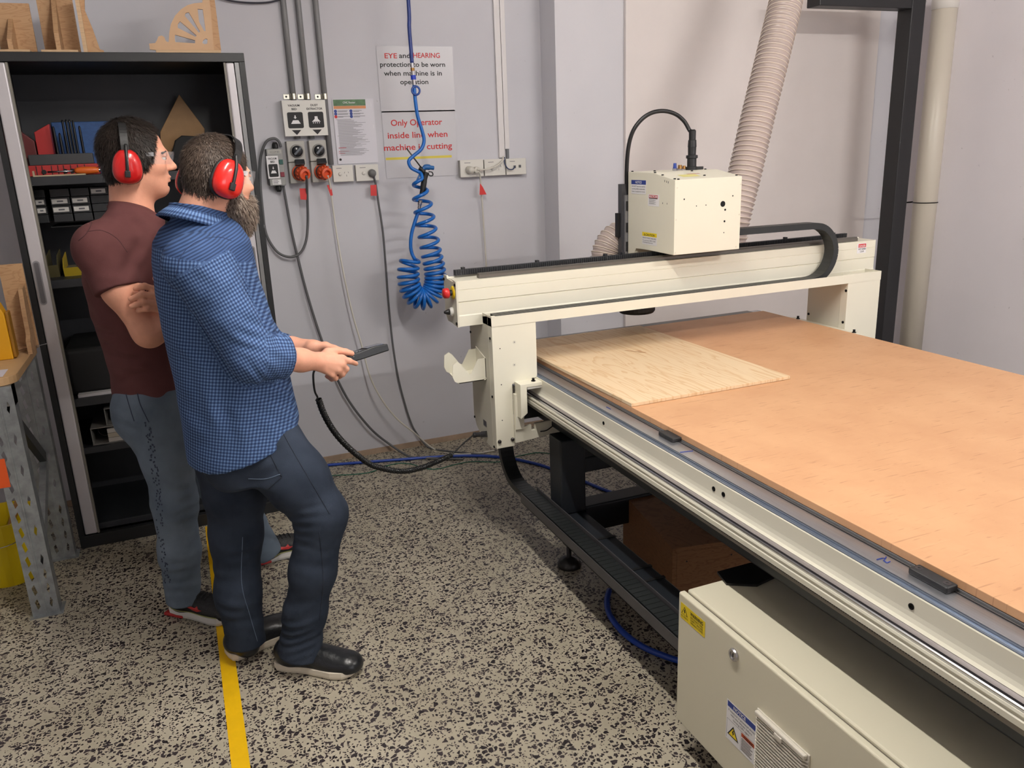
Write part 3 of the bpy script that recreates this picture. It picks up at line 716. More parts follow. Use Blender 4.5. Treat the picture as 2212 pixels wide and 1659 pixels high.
tag(MB().box(ML, MR, MY0, MY1, ZT-.018, ZT).build('spoilboard', mdf_material(), bevel=.001),
    'brown scratched MDF sheet covering the whole machine bed', 'board')
def ply_material(name, c0, c1, axis, knots=True):
    m = bpy.data.materials.new(name); m.use_nodes = True; nt = m.node_tree; b = nt.nodes['Principled BSDF']
    b.inputs['Roughness'].default_value = .55; b.inputs['Specular IOR Level'].default_value = .3
    tc = nt.nodes.new('ShaderNodeTexCoord')
    mp = nt.nodes.new('ShaderNodeMapping'); mp.inputs['Scale'].default_value = axis
    nt.links.new(tc.outputs['Object'], mp.inputs['Vector'])
    n = nt.nodes.new('ShaderNodeTexNoise'); n.inputs['Scale'].default_value = 1.6; n.inputs['Detail'].default_value = 3; n.inputs['Distortion'].default_value = .6
    nt.links.new(mp.outputs['Vector'], n.inputs['Vector'])
    mu = nt.nodes.new('ShaderNodeMath'); mu.operation = 'MULTIPLY'; mu.inputs[1].default_value = 11
    nt.links.new(n.outputs['Fac'], mu.inputs[0])
    fr = nt.nodes.new('ShaderNodeMath'); fr.operation = 'FRACT'; nt.links.new(mu.outputs[0], fr.inputs[0])
    r = nt.nodes.new('ShaderNodeValToRGB'); el = r.color_ramp.elements
    el[0].position = 0; el[0].color = rgb(*c0); el[1].position = 1; el[1].color = rgb(*c0)
    e = el.new(.5); e.color = rgb(*c0); e = el.new(.86); e.color = rgb(*c1); e = el.new(.93); e.color = rgb(*c0)
    nt.links.new(fr.outputs[0], r.inputs['Fac'])
    nt.links.new(r.outputs['Color'], b.inputs['Base Color'])
    return m
fl, fr_, br2 = onz(1357, 873, ZT+.012), onz(1707, 812, ZT+.012), onz(1412, 699, ZT+.012)
fl[0] = max(fl[0], ML+.0)
d = fr_-fl; W_ = np.linalg.norm(d); d = d/W_; e_ = np.array([-d[1], d[0], 0]); L_ = np.dot(br2-fr_, e_)
L_ = min(L_, 1.0)
ply = MB().obox(fl+d*W_/2+e_*L_/2-np.array([0, 0, .0055]), (d, e_, (0, 0, 1)), (W_/2, L_/2, .0055)).build('plywood_sheet', ply_material('pine_ply', (224, 199, 164), (211, 177, 136), (7, .7, 1)), bevel=.0008)
tag(ply, 'pale pine plywood sheet with a knot lying flat on the brown bed', 'plywood')
kp = onz(1387, 761, ZT+.0122)
mbx = MB()
knot = mat('knot_brown', (176, 116, 74), .5)
for a0, L2, w2, du, dv in ((2.4, .035, .0035, 0, 0), (2.0, .05, .002, -.03, .045), (2.7, .03, .002, -.01, .02), (1.9, .028, .0022, .004, .03)):
    cc = kp+np.array([du, dv, .0004]); t_ = np.array([math.cos(a0), math.sin(a0), 0]); n_ = np.array([-t_[1], t_[0], 0])
    mbx.sheet([cc+t_*L2/2*math.cos(q)+n_*w2*math.sin(q) for q in np.linspace(0, 2*math.pi, 12)[:-1]])
mbx.build('knot', knot, ply)

# ================================================================== control cabinet hung on the frame
cab = thing('control_cabinet', 'cream electrical cabinet with lock and louvred vent below the machine bed', 'cabinet', (1.2, 1.05, 0))
kx, kz0, kz1, ky0, ky1 = 1.060, 0.095, 0.478, 0.48, 1.556
MB().box(kx+.026, 1.40, ky0, ky1, kz0, kz1).build('cabinet_body', ctrl_cream, cab, bevel=.006, seg=3)
for yy in (ky0+.08, ky1-.08):
    MB().box(1.16, 1.40, yy-.03, yy+.03, 0, kz0).build('cabinet_foot', frame_black, cab)
dr = MB().box(kx, kx+.019, ky0, ky1, kz0, kz1).build('cabinet_door', ctrl_cream, cab, bevel=.005, seg=3)
MB().box(kx+.019, kx+.026, ky0+.01, ky1-.01, kz0+.01, kz1-.008).build('door_seal', mat('seal_grey', (96, 90, 80), .7), cab)
p = onx(1587, 1414, kx)
lk = MB().lathe([(.0155, 0), (.016, .003), (.014, .007), (.0095, .0075), (.009, .005), (.002, .005)], (kx, p[1], p[2]), (-1, 0, 0), 28).build('door_lock', mat('lock_chrome', (188, 186, 188), .25, .9), dr, smooth=False)
MB().box(kx-.0062, kx-.005, p[1]-.001, p[1]+.001, p[2]-.005, p[2]+.005).build('keyhole', ink_black, dr)
def doorP(tl, tr, blp):
    a, b, c_ = [onx(u, v, kx-.0004) for u, v in (tl, tr, blp)]
    b[2] = a[2]; c_[1] = a[1]; return Panel(a, b, c_)
pn = doorP((1471, 1299.5), (1523.5, 1343), (1470, 1332))
pn.slab(mat('label_yellow', (232, 204, 30), .4), dr, 'warning_label', .0003)
pn.poly([(.04, .66), (.30, .66), (.17, .12)], ink_black, dr, 'warning_triangle'); pn.poly([(.07, .63), (.27, .63), (.17, .19)], ink_yellow, dr, 'warning_triangle', .0008)
pn.poly([(.17, .27), (.2, .28), (.185, .40), (.215, .41), (.155, .6), (.165, .46), (.14, .45)], ink_black, dr, 'lightning_bolt', .001)
pn.text('415 VOLTS', .17, .86, .12, ink_black, dr, width=.28); pn.text('WARNING', .67, .34, .22, ink_black, dr, bold=.02, width=.52)
for k, s_ in enumerate(('DISCONNECT MAIN', 'SUPPLY BEFORE', 'OPENING COVER')): pn.text(s_, .67, .52+k*.17, .12, ink_black, dr, width=.5)
pn = doorP((1571, 1508), (1633.5, 1568), (1567, 1590))
pn.slab(white_paper, dr, 'notice_label', .0003); pn.rect(.03, .02, .99, .16, ink_blue, dr, 'notice_band')
pn.text('NOTICE', .45, .13, .085, white_paper, dr, bold=.02, width=.42)
for k, s_ in enumerate(('If machine is powered down', 'wait one minute before', 'turning ON again')): pn.text(s_, .52, .25+k*.085, .052, ink_black, dr, width=(.9, .74, .56)[k])
pn.lines([(.03, .47, .99, .478), (.03, .47, .036, .97), (.52, .47, .526, .97)], ink_grey, dr, 'label_rule')
pn.poly([(.06, .86), (.46, .86), (.26, .56)], ink_black, dr, 'warning_triangle'); pn.poly([(.115, .83), (.405, .83), (.26, .615)], ink_yellow, dr, 'warning_triangle', .0008)
pn.poly([(.26, .65), (.29, .655), (.275, .71), (.305, .715), (.245, .81), (.255, .745), (.225, .74)], ink_black, dr, 'lightning_bolt', .001)
pn.rect(.54, .50, .98, .60, ink_orange, dr, 'warning_band'); pn.text('WARNING', .78, .58, .06, ink_black, dr, bold=.02, width=.34)
pn.lines([(.55, .63+.04*k, .55+random.uniform(.3, .43), .648+.04*k) for k in range(8)], ink_black, dr, 'small_print')
# louvred vent
v0 = onx(1638, 1530, kx); v1 = onx(1752, 1629, kx)
vy1, vy0, vz1 = v0[1], v1[1], v0[2]+.003
vz0 = vz1-.165
vent = MB().box(kx-.004, kx, vy0, vy1, vz0, vz1).build('vent_frame', mat('vent_white', (214, 208, 196), .45), dr, bevel=.0015)
MB().box(kx-.0145, kx-.004, vy0+.004, vy1-.004, vz1-.012, vz1-.0).build('vent_top_rim', MATS['vent_white'], dr, bevel=.003)
MB().box(kx-.0055, kx-.0042, vy0+.01, vy1-.01, vz0+.006, vz1-.014).build('vent_filter', mat('vent_filter', (52, 46, 46), .9), dr)
k = 0; z = vz1-.018
while z > vz0+.006:
    pl = [(vy0+.001, -.004), (vy0+.001, -.0055), (vy0+.012, -.0125), (vy1-.012, -.0125), (vy1-.001, -.0055), (vy1-.001, -.004)]
    MB().prism([(b_, a_) for a_, b_ in pl], (kx, 0, z), (1, 0, 0), (0, 1, 0), (0, 0, .0035)).build('vent_slat', MATS['vent_white'], dr)
    z -= .0085
ym = (vy0+vy1)/2
MB().box(kx-.0165, kx-.012, ym-.012, ym+.012, vz1-.02, vz1-.008).build('vent_latch', MATS['vent_white'], dr, bevel=.002)
# black lifting bracket on the cabinet top
MB().prism([(1.20, ky1+.03), (1.31, ky1+.03), (1.345, ky1-.05), (1.25, ky1-.07), (1.185, ky1-.03)], (0, 0, kz1+.0005), (1, 0, 0), (0, 1, 0), (0, 0, .006)).build('top_bracket', black_plastic, cab)
# ================================================================== things on the back wall
EX, EY, EZ = np.array([1.0, 0, 0]), np.array([0, 1.0, 0]), np.array([0, 0, 1.0])
def W(u, v, off=0.0): return ony(u, v, WY-off)
grey_pvc = mat('grey_pvc', (128, 128, 130), .45)
box_grey = mat('switch_box_grey', (176, 174, 168), .45)
out_white = mat('outlet_white', (214, 211, 204), .4)
cable_grey = mat('cable_grey', (92, 92, 94), .5)
cable_white = mat('cable_white', (206, 202, 192), .45)
zinc = mat('zinc_plate', (210, 206, 190), .25, .9)
orange = mat('plug_orange', (216, 84, 40), .4)
# conduits
conduit_lab = ('leftmost of the three grey conduits dropping to the switch boxes', 'middle of the three grey conduits dropping to the switch boxes',
               'rightmost and longest of the three grey conduits beside the safety poster')
for k, (u, v, vb) in enumerate(((632, 195, 300), (663, 195, 300), (700, 195, 356))):
    t = W(u, v, .016); zb = W(u+10, vb, .016)[2]
    th = thing('conduit', conduit_lab[k], 'pipe', (t[0], WY-.016, zb), 'grey wall conduits')
    MB().cyl((t[0], WY-.0155, zb), (t[0], WY-.0155, ZC-.002), .0135, n=16).build('pipe', grey_pvc, th, smooth=True)
    zs = W(u+1, 208, .03)[2]
    sd = MB().tube([(t[0]+.0155*math.cos(a), WY-.0155-.0155*math.sin(a), zs) for a in np.linspace(0, math.pi, 10)], .001, 6)
    sd = MB()
    for a0, a1 in zip(np.linspace(0, math.pi, 11)[:-1], np.linspace(0, math.pi, 11)[1:]):
        sd.add([(t[0]+.0148*math.cos(a), WY-.0155-.0148*math.sin(a), zs+dz) for a in (a0, a1) for dz in (-.0125, .0125)], [(0, 1, 3, 2)])
    sd.build('saddle_clip', zinc, th, smooth=True)
    MB().box(t[0]-.045, t[0]-.014, WY-.004, WY-.001, zs-.012, zs+.012).build('saddle_tab', zinc, th, bevel=.003)
    MB().lathe([(.005, 0), (.004, .003)], (t[0]-.031, WY-.004, zs), (0, -1, 0), 10).build('saddle_screw', screw_black, th)
# outline helper: axis-aligned wall rectangle from two pixel corners
def wall_rect(tl, br, off):
    a, b = W(*tl, off), W(*br, off)
    return a[0], b[0], b[2], a[2]
def icon_vacuum(pn, u0, v0, u1, v1, parent):
    f = lambda x, y: (u0+(u1-u0)*x, v0+(v1-v0)*y)
    pn.poly([f(x, y) for x, y in round_rect(0, 0, 1, 1, .1, .1)], ink_black, parent, 'pictogram_tile')
    pn.poly([f(.2, .72), f(.82, .72), f(.68, .5), f(.34, .5)], white_paper, parent, 'pictogram', .0009)
    pn.poly([f(.46, .2), f(.54, .2), f(.54, .32), f(.6, .32), f(.5, .42), f(.4, .32), f(.46, .32)], white_paper, parent, 'pictogram', .0009)
def icon_dust(pn, u0, v0, u1, v1, parent):
    f = lambda x, y: (u0+(u1-u0)*x, v0+(v1-v0)*y)
    pn.poly([f(x, y) for x, y in round_rect(0, 0, 1, 1, .1, .1)], ink_black, parent, 'pictogram_tile')
    pn.poly([f(.22, .62), f(.78, .62), f(.62, .44), f(.6, .28), f(.42, .28), f(.41, .44)], white_paper, parent, 'pictogram', .0009)
    pn.lines([(u0+(u1-u0)*x, v0+(v1-v0)*.66, u0+(u1-u0)*(x+.05), v0+(v1-v0)*.72) for x in (.28, .41, .54, .67)], white_paper, parent, 'pictogram', .0009)
# sign over the two isolators
x0, x1, z0, z1 = wall_rect((608, 217), (709, 292), .05)
sg = thing('machine_sign', 'white folded sign with black pictograms above the orange plugs, two arrows pointing down', 'sign', ((x0+x1)/2, WY-.03, z0))
MB().box(x0, x1, WY-.05, WY-.047, z0, z1).box(x0, x0+.003, WY-.047, WY, z0, z1).box(x1-.003, x1, WY-.047, WY, z0, z1).build('sign_panel', white_plastic, sg)
pn = Panel((x0, WY-.0502, z1), (x1, WY-.0502, z1), (x0, WY-.0502, z0))
for (s1, s2, uc, w2) in (('VACUUM', 'BED', .265, .12), ('DUST', 'EXTRACTOR', .735, .37)):
    pn.text(s1, uc, .17, .055, ink_black, sg, bold=.025, width=(.27 if s1 == 'VACUUM' else .17)); pn.text(s2, uc, .27, .055, ink_black, sg, bold=.025, width=w2)
icon_vacuum(pn, .09, .33, .45, .78, sg); icon_dust(pn, .57, .33, .93, .78, sg)
for uc in (.27, .75): pn.poly([(uc, .97), (uc+.11, .83), (uc-.11, .83)], ink_black, sg, 'arrow')
# isolator sockets with orange plugs
for k, (tl, br, uu) in enumerate((((618, 305), (668, 395), 'left'), ((666.5, 303.5), (714, 392.5), 'right'))):
    x0, x1, z0, z1 = wall_rect(tl, br, .06)
    s = thing('isolator_socket', ('grey isolator switch with orange plug, grey cable hanging from it', 'grey isolator switch with orange plug, white cable hanging from it')[k], 'socket', ((x0+x1)/2, WY-.03, z0), 'isolator switches on the wall')
    zm = z0+(z1-z0)*.5; w = x1-x0
    MB().box(x0, x1-.004, WY-.058, WY-.0005, zm+.001, z1).build('switch_body', box_grey, s, bevel=.003)
    MB().box(x0, x1-.004, WY-.058, WY-.0005, z0, zm-.001).build('socket_body', box_grey, s, bevel=.003)
    c = np.array([(x0+x1)/2+.002, WY-.058, zm+(z1-zm)*.52])
    MB().lathe([(w*.36, 0), (w*.36, .006), (w*.32, .009)], c, (0, -1, 0), 24).build('dial_ring', mat('dial_ring', (150, 148, 144), .35), s, smooth=True)
    dd = MB().lathe([(w*.30, .006), (w*.29, .016), (w*.2, .021)], c, (0, -1, 0), 24).build('dial', mat('dial_black', (34, 36, 40), .18), s, smooth=True)
    MB().obox(c+np.array([0, -.024, 0]), ((.7, 0, .7), (0, 1, 0), (-.7, 0, .7)), (w*.27, .006, .006)).build('dial_handle', mat('dial_handle', (66, 70, 76), .25), s, bevel=.002)
    c = np.array([(x0+x1)/2+.004, WY-.058, z0+(zm-z0)*.5])
    MB().lathe([(w*.42, 0), (w*.42, .014), (w*.36, .016)], c, (0, -1, 0), 24).build('socket_ring', orange, s, smooth=False)
    MB().lathe([(w*.37, .012), (w*.37, .02)], c, (0, -1, 0), 24).build('seal_ring', black_rubber, s)
    pd = unit((.25, -1, -.12))
    pg = MB().lathe([(w*.36, .016), (w*.37, .03), (w*.33, .05), (w*.30, .066), (w*.18, .068), (w*.16, .05)], c, pd, 20).build('plug', orange, s, smooth=False)
    for q in range(12):
        a = 2*math.pi*q/12
        ax1 = unit(np.cross(pd, EZ)); ax2 = np.cross(pd, ax1)
        cc = c+pd*.036+(ax1*math.cos(a)+ax2*math.sin(a))*w*.365
        MB().obox(cc, (pd, ax1*math.sin(a)-ax2*math.cos(a), ax1*math.cos(a)+ax2*math.sin(a)), (.012, .003, .0025)).build('plug_rib', orange, pg)
    MB().prism([(0, 0), (.0, .03), (.022, .034), (.04, .01)], (c[0]-w*.22, WY-.058, zm-.02), (0, -1, 0), (0, 0, 1), (w*.5, 0, 0)).build('socket_flap', mat('flap_black', (34, 36, 40), .35), s, bevel=.002)
# starter box
x0, x1, z0, z1 = wall_rect((574, 322), (618, 400), .05)
s = thing('starter_box', 'small grey starter box with green and red buttons left of the orange plugs', 'switch box', ((x0+x1)/2, WY-.03, z0))
MB().box(x0, x1, WY-.06, WY-.0005, z0, z1).build('box_body', mat('starter_grey', (150, 150, 148), .45), s, bevel=.003)
pn = Panel((x0, WY-.0605, z1), (x1, WY-.0605, z1), (x0, WY-.0605, z0))
pn.rect(.08, .03, .9, .13, box_grey, s, 'name_strip'); pn.text('VACUUM BED', .5, .11, .05, ink_grey, s, width=.62)
p2 = Panel(pn.p(-.06, .19, .003), pn.p(.66, .19, .003), pn.p(-.06, .80, .003))
p2.slab(white_paper, s, 'sign_plate', .002); p2.tl = p2.tl+p2.n*.0022
p2.text('VACUUM', .5, .16, .085, ink_black, s, bold=.025, width=.74); p2.text('BED', .5, .30, .085, ink_black, s, bold=.025, width=.36)
icon_vacuum(p2, .1, .36, .9, .93, s)
a = pn.p(.83, .36); MB().box(a[0]-.009, a[0]+.009, WY-.066, WY-.06, a[2]-.011, a[2]+.011).build('start_button', mat('btn_green', (22, 84, 76), .4), s, bevel=.002)
a = pn.p(.83, .70); MB().box(a[0]-.009, a[0]+.009, WY-.066, WY-.06, a[2]-.011, a[2]+.011).build('stop_button', mat('btn_red', (128, 28, 48), .4), s, bevel=.002)
pn.rect(.17, .83, .70, .97, white_paper, s, 'rating_label'); pn.lines([(.2, .85+.03*k, .2+random.uniform(.3, .45), .862+.03*k) for k in range(4)], ink_grey, s, 'small_print', .0009)
gl1 = pn.p(.62, 0); gl2 = pn.p(.55, 1)
MB().lathe([(.012, 0), (.014, .004), (.014, .02), (.009, .03)], (gl1[0], WY-.03, z1), (0, 0, 1), 10).build('cable_gland', black_plastic, s)
MB().lathe([(.012, 0), (.014, .004), (.014, .02), (.009, .03)], (gl2[0], WY-.03, z0), (0, 0, -1), 10).build('cable_gland', black_plastic, s)
# power outlets
def outlet(tl, br, label, items, group='white power outlets on the wall'):
    x0, x1, z0, z1 = wall_rect(tl, br, .035)
    o = thing('power_outlet', label, 'power outlet', ((x0+x1)/2, WY-.02, z0), group)
    MB().box(x0+.002, x1-.002, WY-.030, WY-.0005, z0+.002, z1-.002).build('mounting_block', mat('block_white', (188, 185, 180), .5), o)
    MB().box(x0, x1, WY-.038, WY-.030, z0, z1).build('face_plate', out_white, o, bevel=.002)
    pn = Panel((x0, WY-.0382, z1), (x1, WY-.0382, z1), (x0, WY-.0382, z0))
    pn.lines([(.18, .16, .44, .19)], ink_grey, o, 'print_mark')
    h = z1-z0
    for kind, u, v in items:
        c = pn.p(u, v)
        if kind == 'rocker':
            MB().lathe([(h*.115, 0), (h*.11, .004), (h*.08, .006)], c, (0, -1, 0), 16).build('rocker_switch', out_white, o, smooth=True)
        elif kind == 'pins':
            pn.poly([(u-.085, v-.12), (u-.068, v-.13), (u-.10, v-.02), (u-.115, v-.03)], ink_black, o, 'socket_slot')
            pn.poly([(u+.075, v-.13), (u+.092, v-.12), (u+.115, v-.03), (u+.10, v-.02)], ink_black, o, 'socket_slot')
            pn.rect(u-.008, v+.06, u+.01, v+.17, ink_black, o, 'socket_slot')
        elif kind == 'plug_grey':
            MB().lathe([(.017, 0), (.019, .004), (.019, .018), (.012, .026)], c, (0.1, -1, -.1), 18).build('plug', mat('plug_grey', (104, 104, 104), .5), o, smooth=True)
        elif kind == 'plug_white':
            MB().lathe([(.019, 0), (.020, .01), (.018, .03), (.013, .04)], c, (.2, -1, -.05), 18).build('plug', cable_white, o, smooth=True)
            MB().lathe([(.017, 0), (.017, .016), (.012, .02)], c+np.array([.035, -.01, -.002]), (.2, -1, -.05), 18).build('plug', cable_white, o, smooth=True)
        elif kind == 'jack':
            MB().box(c[0]-.006, c[0]+.006, c[1]-.003, c[1], c[2]-.008, c[2]+.006).build('data_jack', mat('jack_dark', (80, 80, 84), .5), o)
    return o
outlet((717.5, 358), (764.5, 391.5), 'empty white power point directly right of the orange plugs', (('rocker', .35, .52), ('pins', .66, .52)))
outlet((767, 356.5), (819, 389.5), 'white power point with round grey plug below the safety poster', (('rocker', .34, .52), ('plug_grey', .68, .52)))
outlet((993, 346), (1045, 381), 'white power point with white plug, leftmost of the row of three', (('plug_white', .35, .58),))
outlet((1045.5, 344.5), (1092, 378), 'empty white power point, middle of the row of three', (('rocker', .35, .55), ('pins', .68, .52)))
outlet((1092.5, 343), (1136.5, 376), 'white data outlet with a blue cable, rightmost of the row of three', (('jack', .42, .5), ('jack', .68, .48)))
# cable duct above the right outlets
a, b = W(1065, 0, .01), W(1081, 0, .01); zb = W(1080, 341, .01)[2]
dct = thing('cable_duct', 'slim white cable duct running up the wall above three outlets', 'cable duct', (a[0], WY, zb))
MB().box(a[0], a[0]+.031, WY-.014, WY-.0003, zb, ZC-.001).build('duct', mat('duct_white', (214, 210, 210), .4), dct, bevel=.001)
zs = W(1090, 322, .01)[2]
MB().box(a[0]+.035, a[0]+.060, WY-.012, WY-.0003, zs, ZC-.001).build('duct', MATS['duct_white'], dct, bevel=.001)
MB().box(a[0]+.040, a[0]+.056, WY-.014, WY-.001, zs-.05, zs).build('cable_bundle', mat('bundle_grey', (104, 106, 110), .5), dct, bevel=.003)
# safety poster in a sleeve
def sheet_panel(tl, br, off): 
    x0, x1, z0, z1 = wall_rect(tl, br, off)
    return Panel((x0, WY-off, z1), (x1, WY-off, z1), (x0, WY-off, z0))
pn = sheet_panel((717, 214), (817, 351), .004)
ps = thing('safety_poster', 'safety sheet with green and orange header in a clear plastic sleeve', 'poster', pn.p(.5, 1))
pn.slab(mat('poster_paper', (208, 206, 214), .4), ps, 'poster_sheet', .0012); pn.tl = pn.tl+pn.n*.0014
pn.rect(.02, .01, .80, .105, mat('poster_green', (62, 104, 58), .4, var=.35, vscale=40), ps, 'header_band'); pn.rect(.02, .107, .80, .15, mat('poster_orange', (206, 132, 74), .4), ps, 'header_band')
pn.text('CNC Router', .4, .07, .03, white_paper, ps, width=.3)
for k in range(3):
    for u in (.055, .43):
        pn.disc(u, .185+.042*k, .0075, ink_blue if not (k == 2 and u < .1) else ink_red, ps, 'hazard_symbol')
        pn.lines([(u+.05, .178+.042*k, u+.05+random.uniform(.2, .3), .184+.042*k), (u+.05, .19+.042*k, u+.05+random.uniform(.12, .25), .196+.042*k)], ink_grey, ps, 'small_print')
rows = []
v = .31
grey_print = mat('ink_light', (140, 139, 146), .6)
for k in range(42):
    if k in (0, 19, 33): rows.append((.05, v, .42, v+.006)); v += .014
    rows.append((.08, v, .08+random.uniform(.35, .76), v+.0055)); v += .0125
pn.lines(rows, grey_print, ps, 'small_print')
pn.lines([(.05, .745, .24, .752), (.05, .80, .30, .807), (.05, .83, .2, .836)], ink_red, ps, 'red_print'); pn.disc(.07, .93, .006, ink_black, ps, 'emblem')
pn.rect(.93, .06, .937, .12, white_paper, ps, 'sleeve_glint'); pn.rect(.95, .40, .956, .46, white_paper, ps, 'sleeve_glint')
# two laminated warning signs
lam = mat('laminated_paper', (192, 190, 195), .3)
pn = sheet_panel((812, 99), (984, 240), .003)
s1 = thing('protection_sign', 'upper laminated sign about eye and hearing protection, red and black lettering', 'sign', pn.p(.5, 1))
pn.slab(lam, s1, 'sign_sheet', .0008)
def line(par, s_, m_, l, r, yb, cap, off=.0045):
    a, b = W(*l, off), W(*r, off)
    text(s_, (a[0], WY-off, (a[2]+b[2])/2), EX, EZ, cap, m_, par, align='LEFT', bold=.015, width=b[0]-a[0], lift=.0)
cap = 10/440.
line(s1, 'EYE', ink_red, (830, 126), (857, 125.5), 0, cap); line(s1, 'and', ink_black, (862, 125.5), (886, 125), 0, cap); line(s1, 'HEARING', ink_red, (892, 125), (949.5, 124.5), 0, cap)
line(s1, 'protection to be worn', ink_black, (820.5, 145), (961, 143.5), 0, cap); line(s1, 'when machine is in', ink_black, (830, 164), (955, 162.5), 0, cap)
line(s1, 'operation', ink_black, (864.5, 182), (925, 181.5), 0, cap)
pn = sheet_panel((824, 240.5), (990, 378), .003)
s2 = thing('operator_sign', 'lower laminated sign in red lettering about operators, with a yellow line', 'sign', pn.p(.5, 1))
pn.slab(lam, s2, 'sign_sheet', .0008)
cap = 12.5/430.
line(s2, 'Only Operator', ink_red, (844, 271), (955, 270), 0, cap); line(s2, 'inside line when', ink_red, (837, 298), (966, 296.5), 0, cap); line(s2, 'machine is cutting', ink_red, (829, 324), (976, 322), 0, cap)
a, b = W(833.5, 343, .0045), W(976, 342, .0045)
MB().box(a[0], b[0], WY-.0045, WY-.004, a[2]-.007, a[2]+.005).build('yellow_line', mat('print_yellow', (214, 196, 60), .4), s2)
# ------------------------------------------------------------------ cables
def cable(name, label, pts, r, m, group='power cables along the wall', tagpx=None, tagm=None):
    P = []
    for u, v, off in pts:
        p = W(u, v, abs(off)) if off is not None else onz(u, v, r)
        P.append(p)
    if tagpx is None:
        return tag(MB().tube(spline(P, 8), r, 8).build(name, m, smooth=True), label, 'cable', group)
    th = thing(name, label, 'cable', P[-1]*np.array([1, 1, 0]), group)
    MB().tube(spline(P, 8), r, 8).build('cable', m, th, smooth=True)
    q = [W(u, v, tagm) for u, v in tagpx]
    mbx = MB(); mbx.add(q+[a_+np.array([0, .0012, 0]) for a_ in q], [tuple(range(len(q))), tuple(range(len(q), 2*len(q)))]+[(i, (i+1) % len(q), len(q)+(i+1) % len(q), len(q)+i) for i in range(len(q))])
    mbx.build('test_tag', mat('tag_red', (206, 40, 36), .45), th)
    return th
F_ = None
cable('power_cable', 'grey cable looping from the left orange plug up to the starter box', [(662, 380, .13), (663, 398, .10), (664, 430, .06), (665, 480, .04), (661, 520, .04), (648, 547, .04), (625, 555, .04), (598, 543, .03), (575, 505, .02), (567, 450, .02), (562, 390, .02), (563, 340, .02), (574, 308, .03), (590, 299, .03), (602, 305, .03), (gl1[0]*0+607, 318, .03)], .0062, cable_grey, tagpx=((647, 407), (663, 407), (662, 432), (649, 431)), tagm=.075)
cable('power_cable', 'thick grey cable hanging from the bottom of the starter box to the floor', [(612, 402, .03), (618, 435, .03), (630, 500, .03), (643, 555, .03), (662, 630, .035), (690, 720, .04), (720, 800, .05), (755, 868, .05), (800, 925, .05), (838, 957, .04), (885, 986, None), (930, 990, None), (1000, 992, None)], .0062, cable_grey)
cable('power_cable', 'thin white cable hanging from the right orange plug to the floor', [(708, 379, .12), (713, 400, .10), (718, 440, .09), (728, 510, .10), (744, 600, .11), (762, 680, .12), (781, 745, .13), (800, 815, .14), (826, 865, .14), (858, 905, .14), (895, 935, .14), (938, 970, None), (985, 981, None), (1030, 979, None), (1068, 973, None)], .0045, cable_white, tagpx=((706, 400), (715, 399), (719, 422), (714, 423)), tagm=.10)
cable('power_cable', 'grey cable hanging from the round grey plug below the poster', [(806, 376, .05), (812, 400, .035), (818, 440, .03), (827, 500, .03), (833, 570, .03), (839, 650, .03), (848, 740, .03), (860, 815, .03), (874, 870, .03), (886, 908, .03), (898, 933, .035), (925, 966, None), (955, 973, None), (1000, 978, None), (1060, 984, None)], .0052, cable_grey, tagpx=((800, 400), (813, 399), (814, 423), (801, 423)), tagm=.045)
cable('power_cable', 'white cable hanging from the plug of the leftmost outlet of three', [(1036, 372, .07), (1038, 390, .05), (1041, 430, .03), (1045, 490, .02), (1049, 550, .02), (1053, 620, .02), (1056, 700, .02), (1058, 800, .02)], .0045, cable_white, tagpx=((1037, 396), (1043, 404), (1051, 420), (1036, 421)), tagm=.055)
cable('power_cable', 'short white lead from the cable duct to the white plug', [(1088, 338, .03), (1083, 350, .05), (1070, 360, .065), (1050, 366, .07), (1030, 366, .07)], .0042, cable_white)
cable('data_cable', 'short blue lead from the cable duct to the data outlet', [(1090, 340, .03), (1090, 352, .045), (1097, 364, .055), (1107, 366, .055), (1112, 360, .045)], .003, mat('lead_navy', (40, 54, 90), .5))
def ground(name, label, pts, r, m, cat='hose'):
    P = [onz(u, v, r) if len((u, v)) == 2 else None for u, v in pts]
    return tag(MB().tube(spline(P, 8), r, 8).build(name, m, smooth=True), label, cat)
blue_floor = mat('floor_hose_blue', (30, 66, 160), .35)
ground('floor_hose', 'dark blue hose lying along the floor in front of the back wall', ((640, 1012), (705, 1005), (780, 999), (860, 993), (960, 986), (1040, 985), (1100, 990), (1150, 1000), (1190, 1012), (1250, 1035), (1300, 1056), (1370, 1080), (1480, 1110)), .008, blue_floor)
ground('earth_wire', 'thin green wire snaking over the terrazzo beside the blue hose', ((690, 1032), (720, 1027), (760, 1025), (800, 1020), (830, 1008), (860, 1001), (890, 1003), (915, 1011), (945, 1013), (985, 1003), (1020, 997), (1072, 998), (1095, 993), (1120, 985), (1160, 978), (1190, 980)), .0025, mat('wire_green', (34, 104, 84), .45), 'wire')
P = [onz(1316, 1275, .012), onz(1311, 1300, .012), onz(1318, 1330, .012), onz(1345, 1365, .012), onz(1385, 1395, .012), onz(1430, 1415, .012), onz(1480, 1430, .012), onz(1560, 1440, .012)]
tag(MB().tube(spline(P, 8), .0105, 10).build('air_line', blue_floor, smooth=True), 'blue hose curving on the floor under the chain tray beside the control cabinet', 'hose')
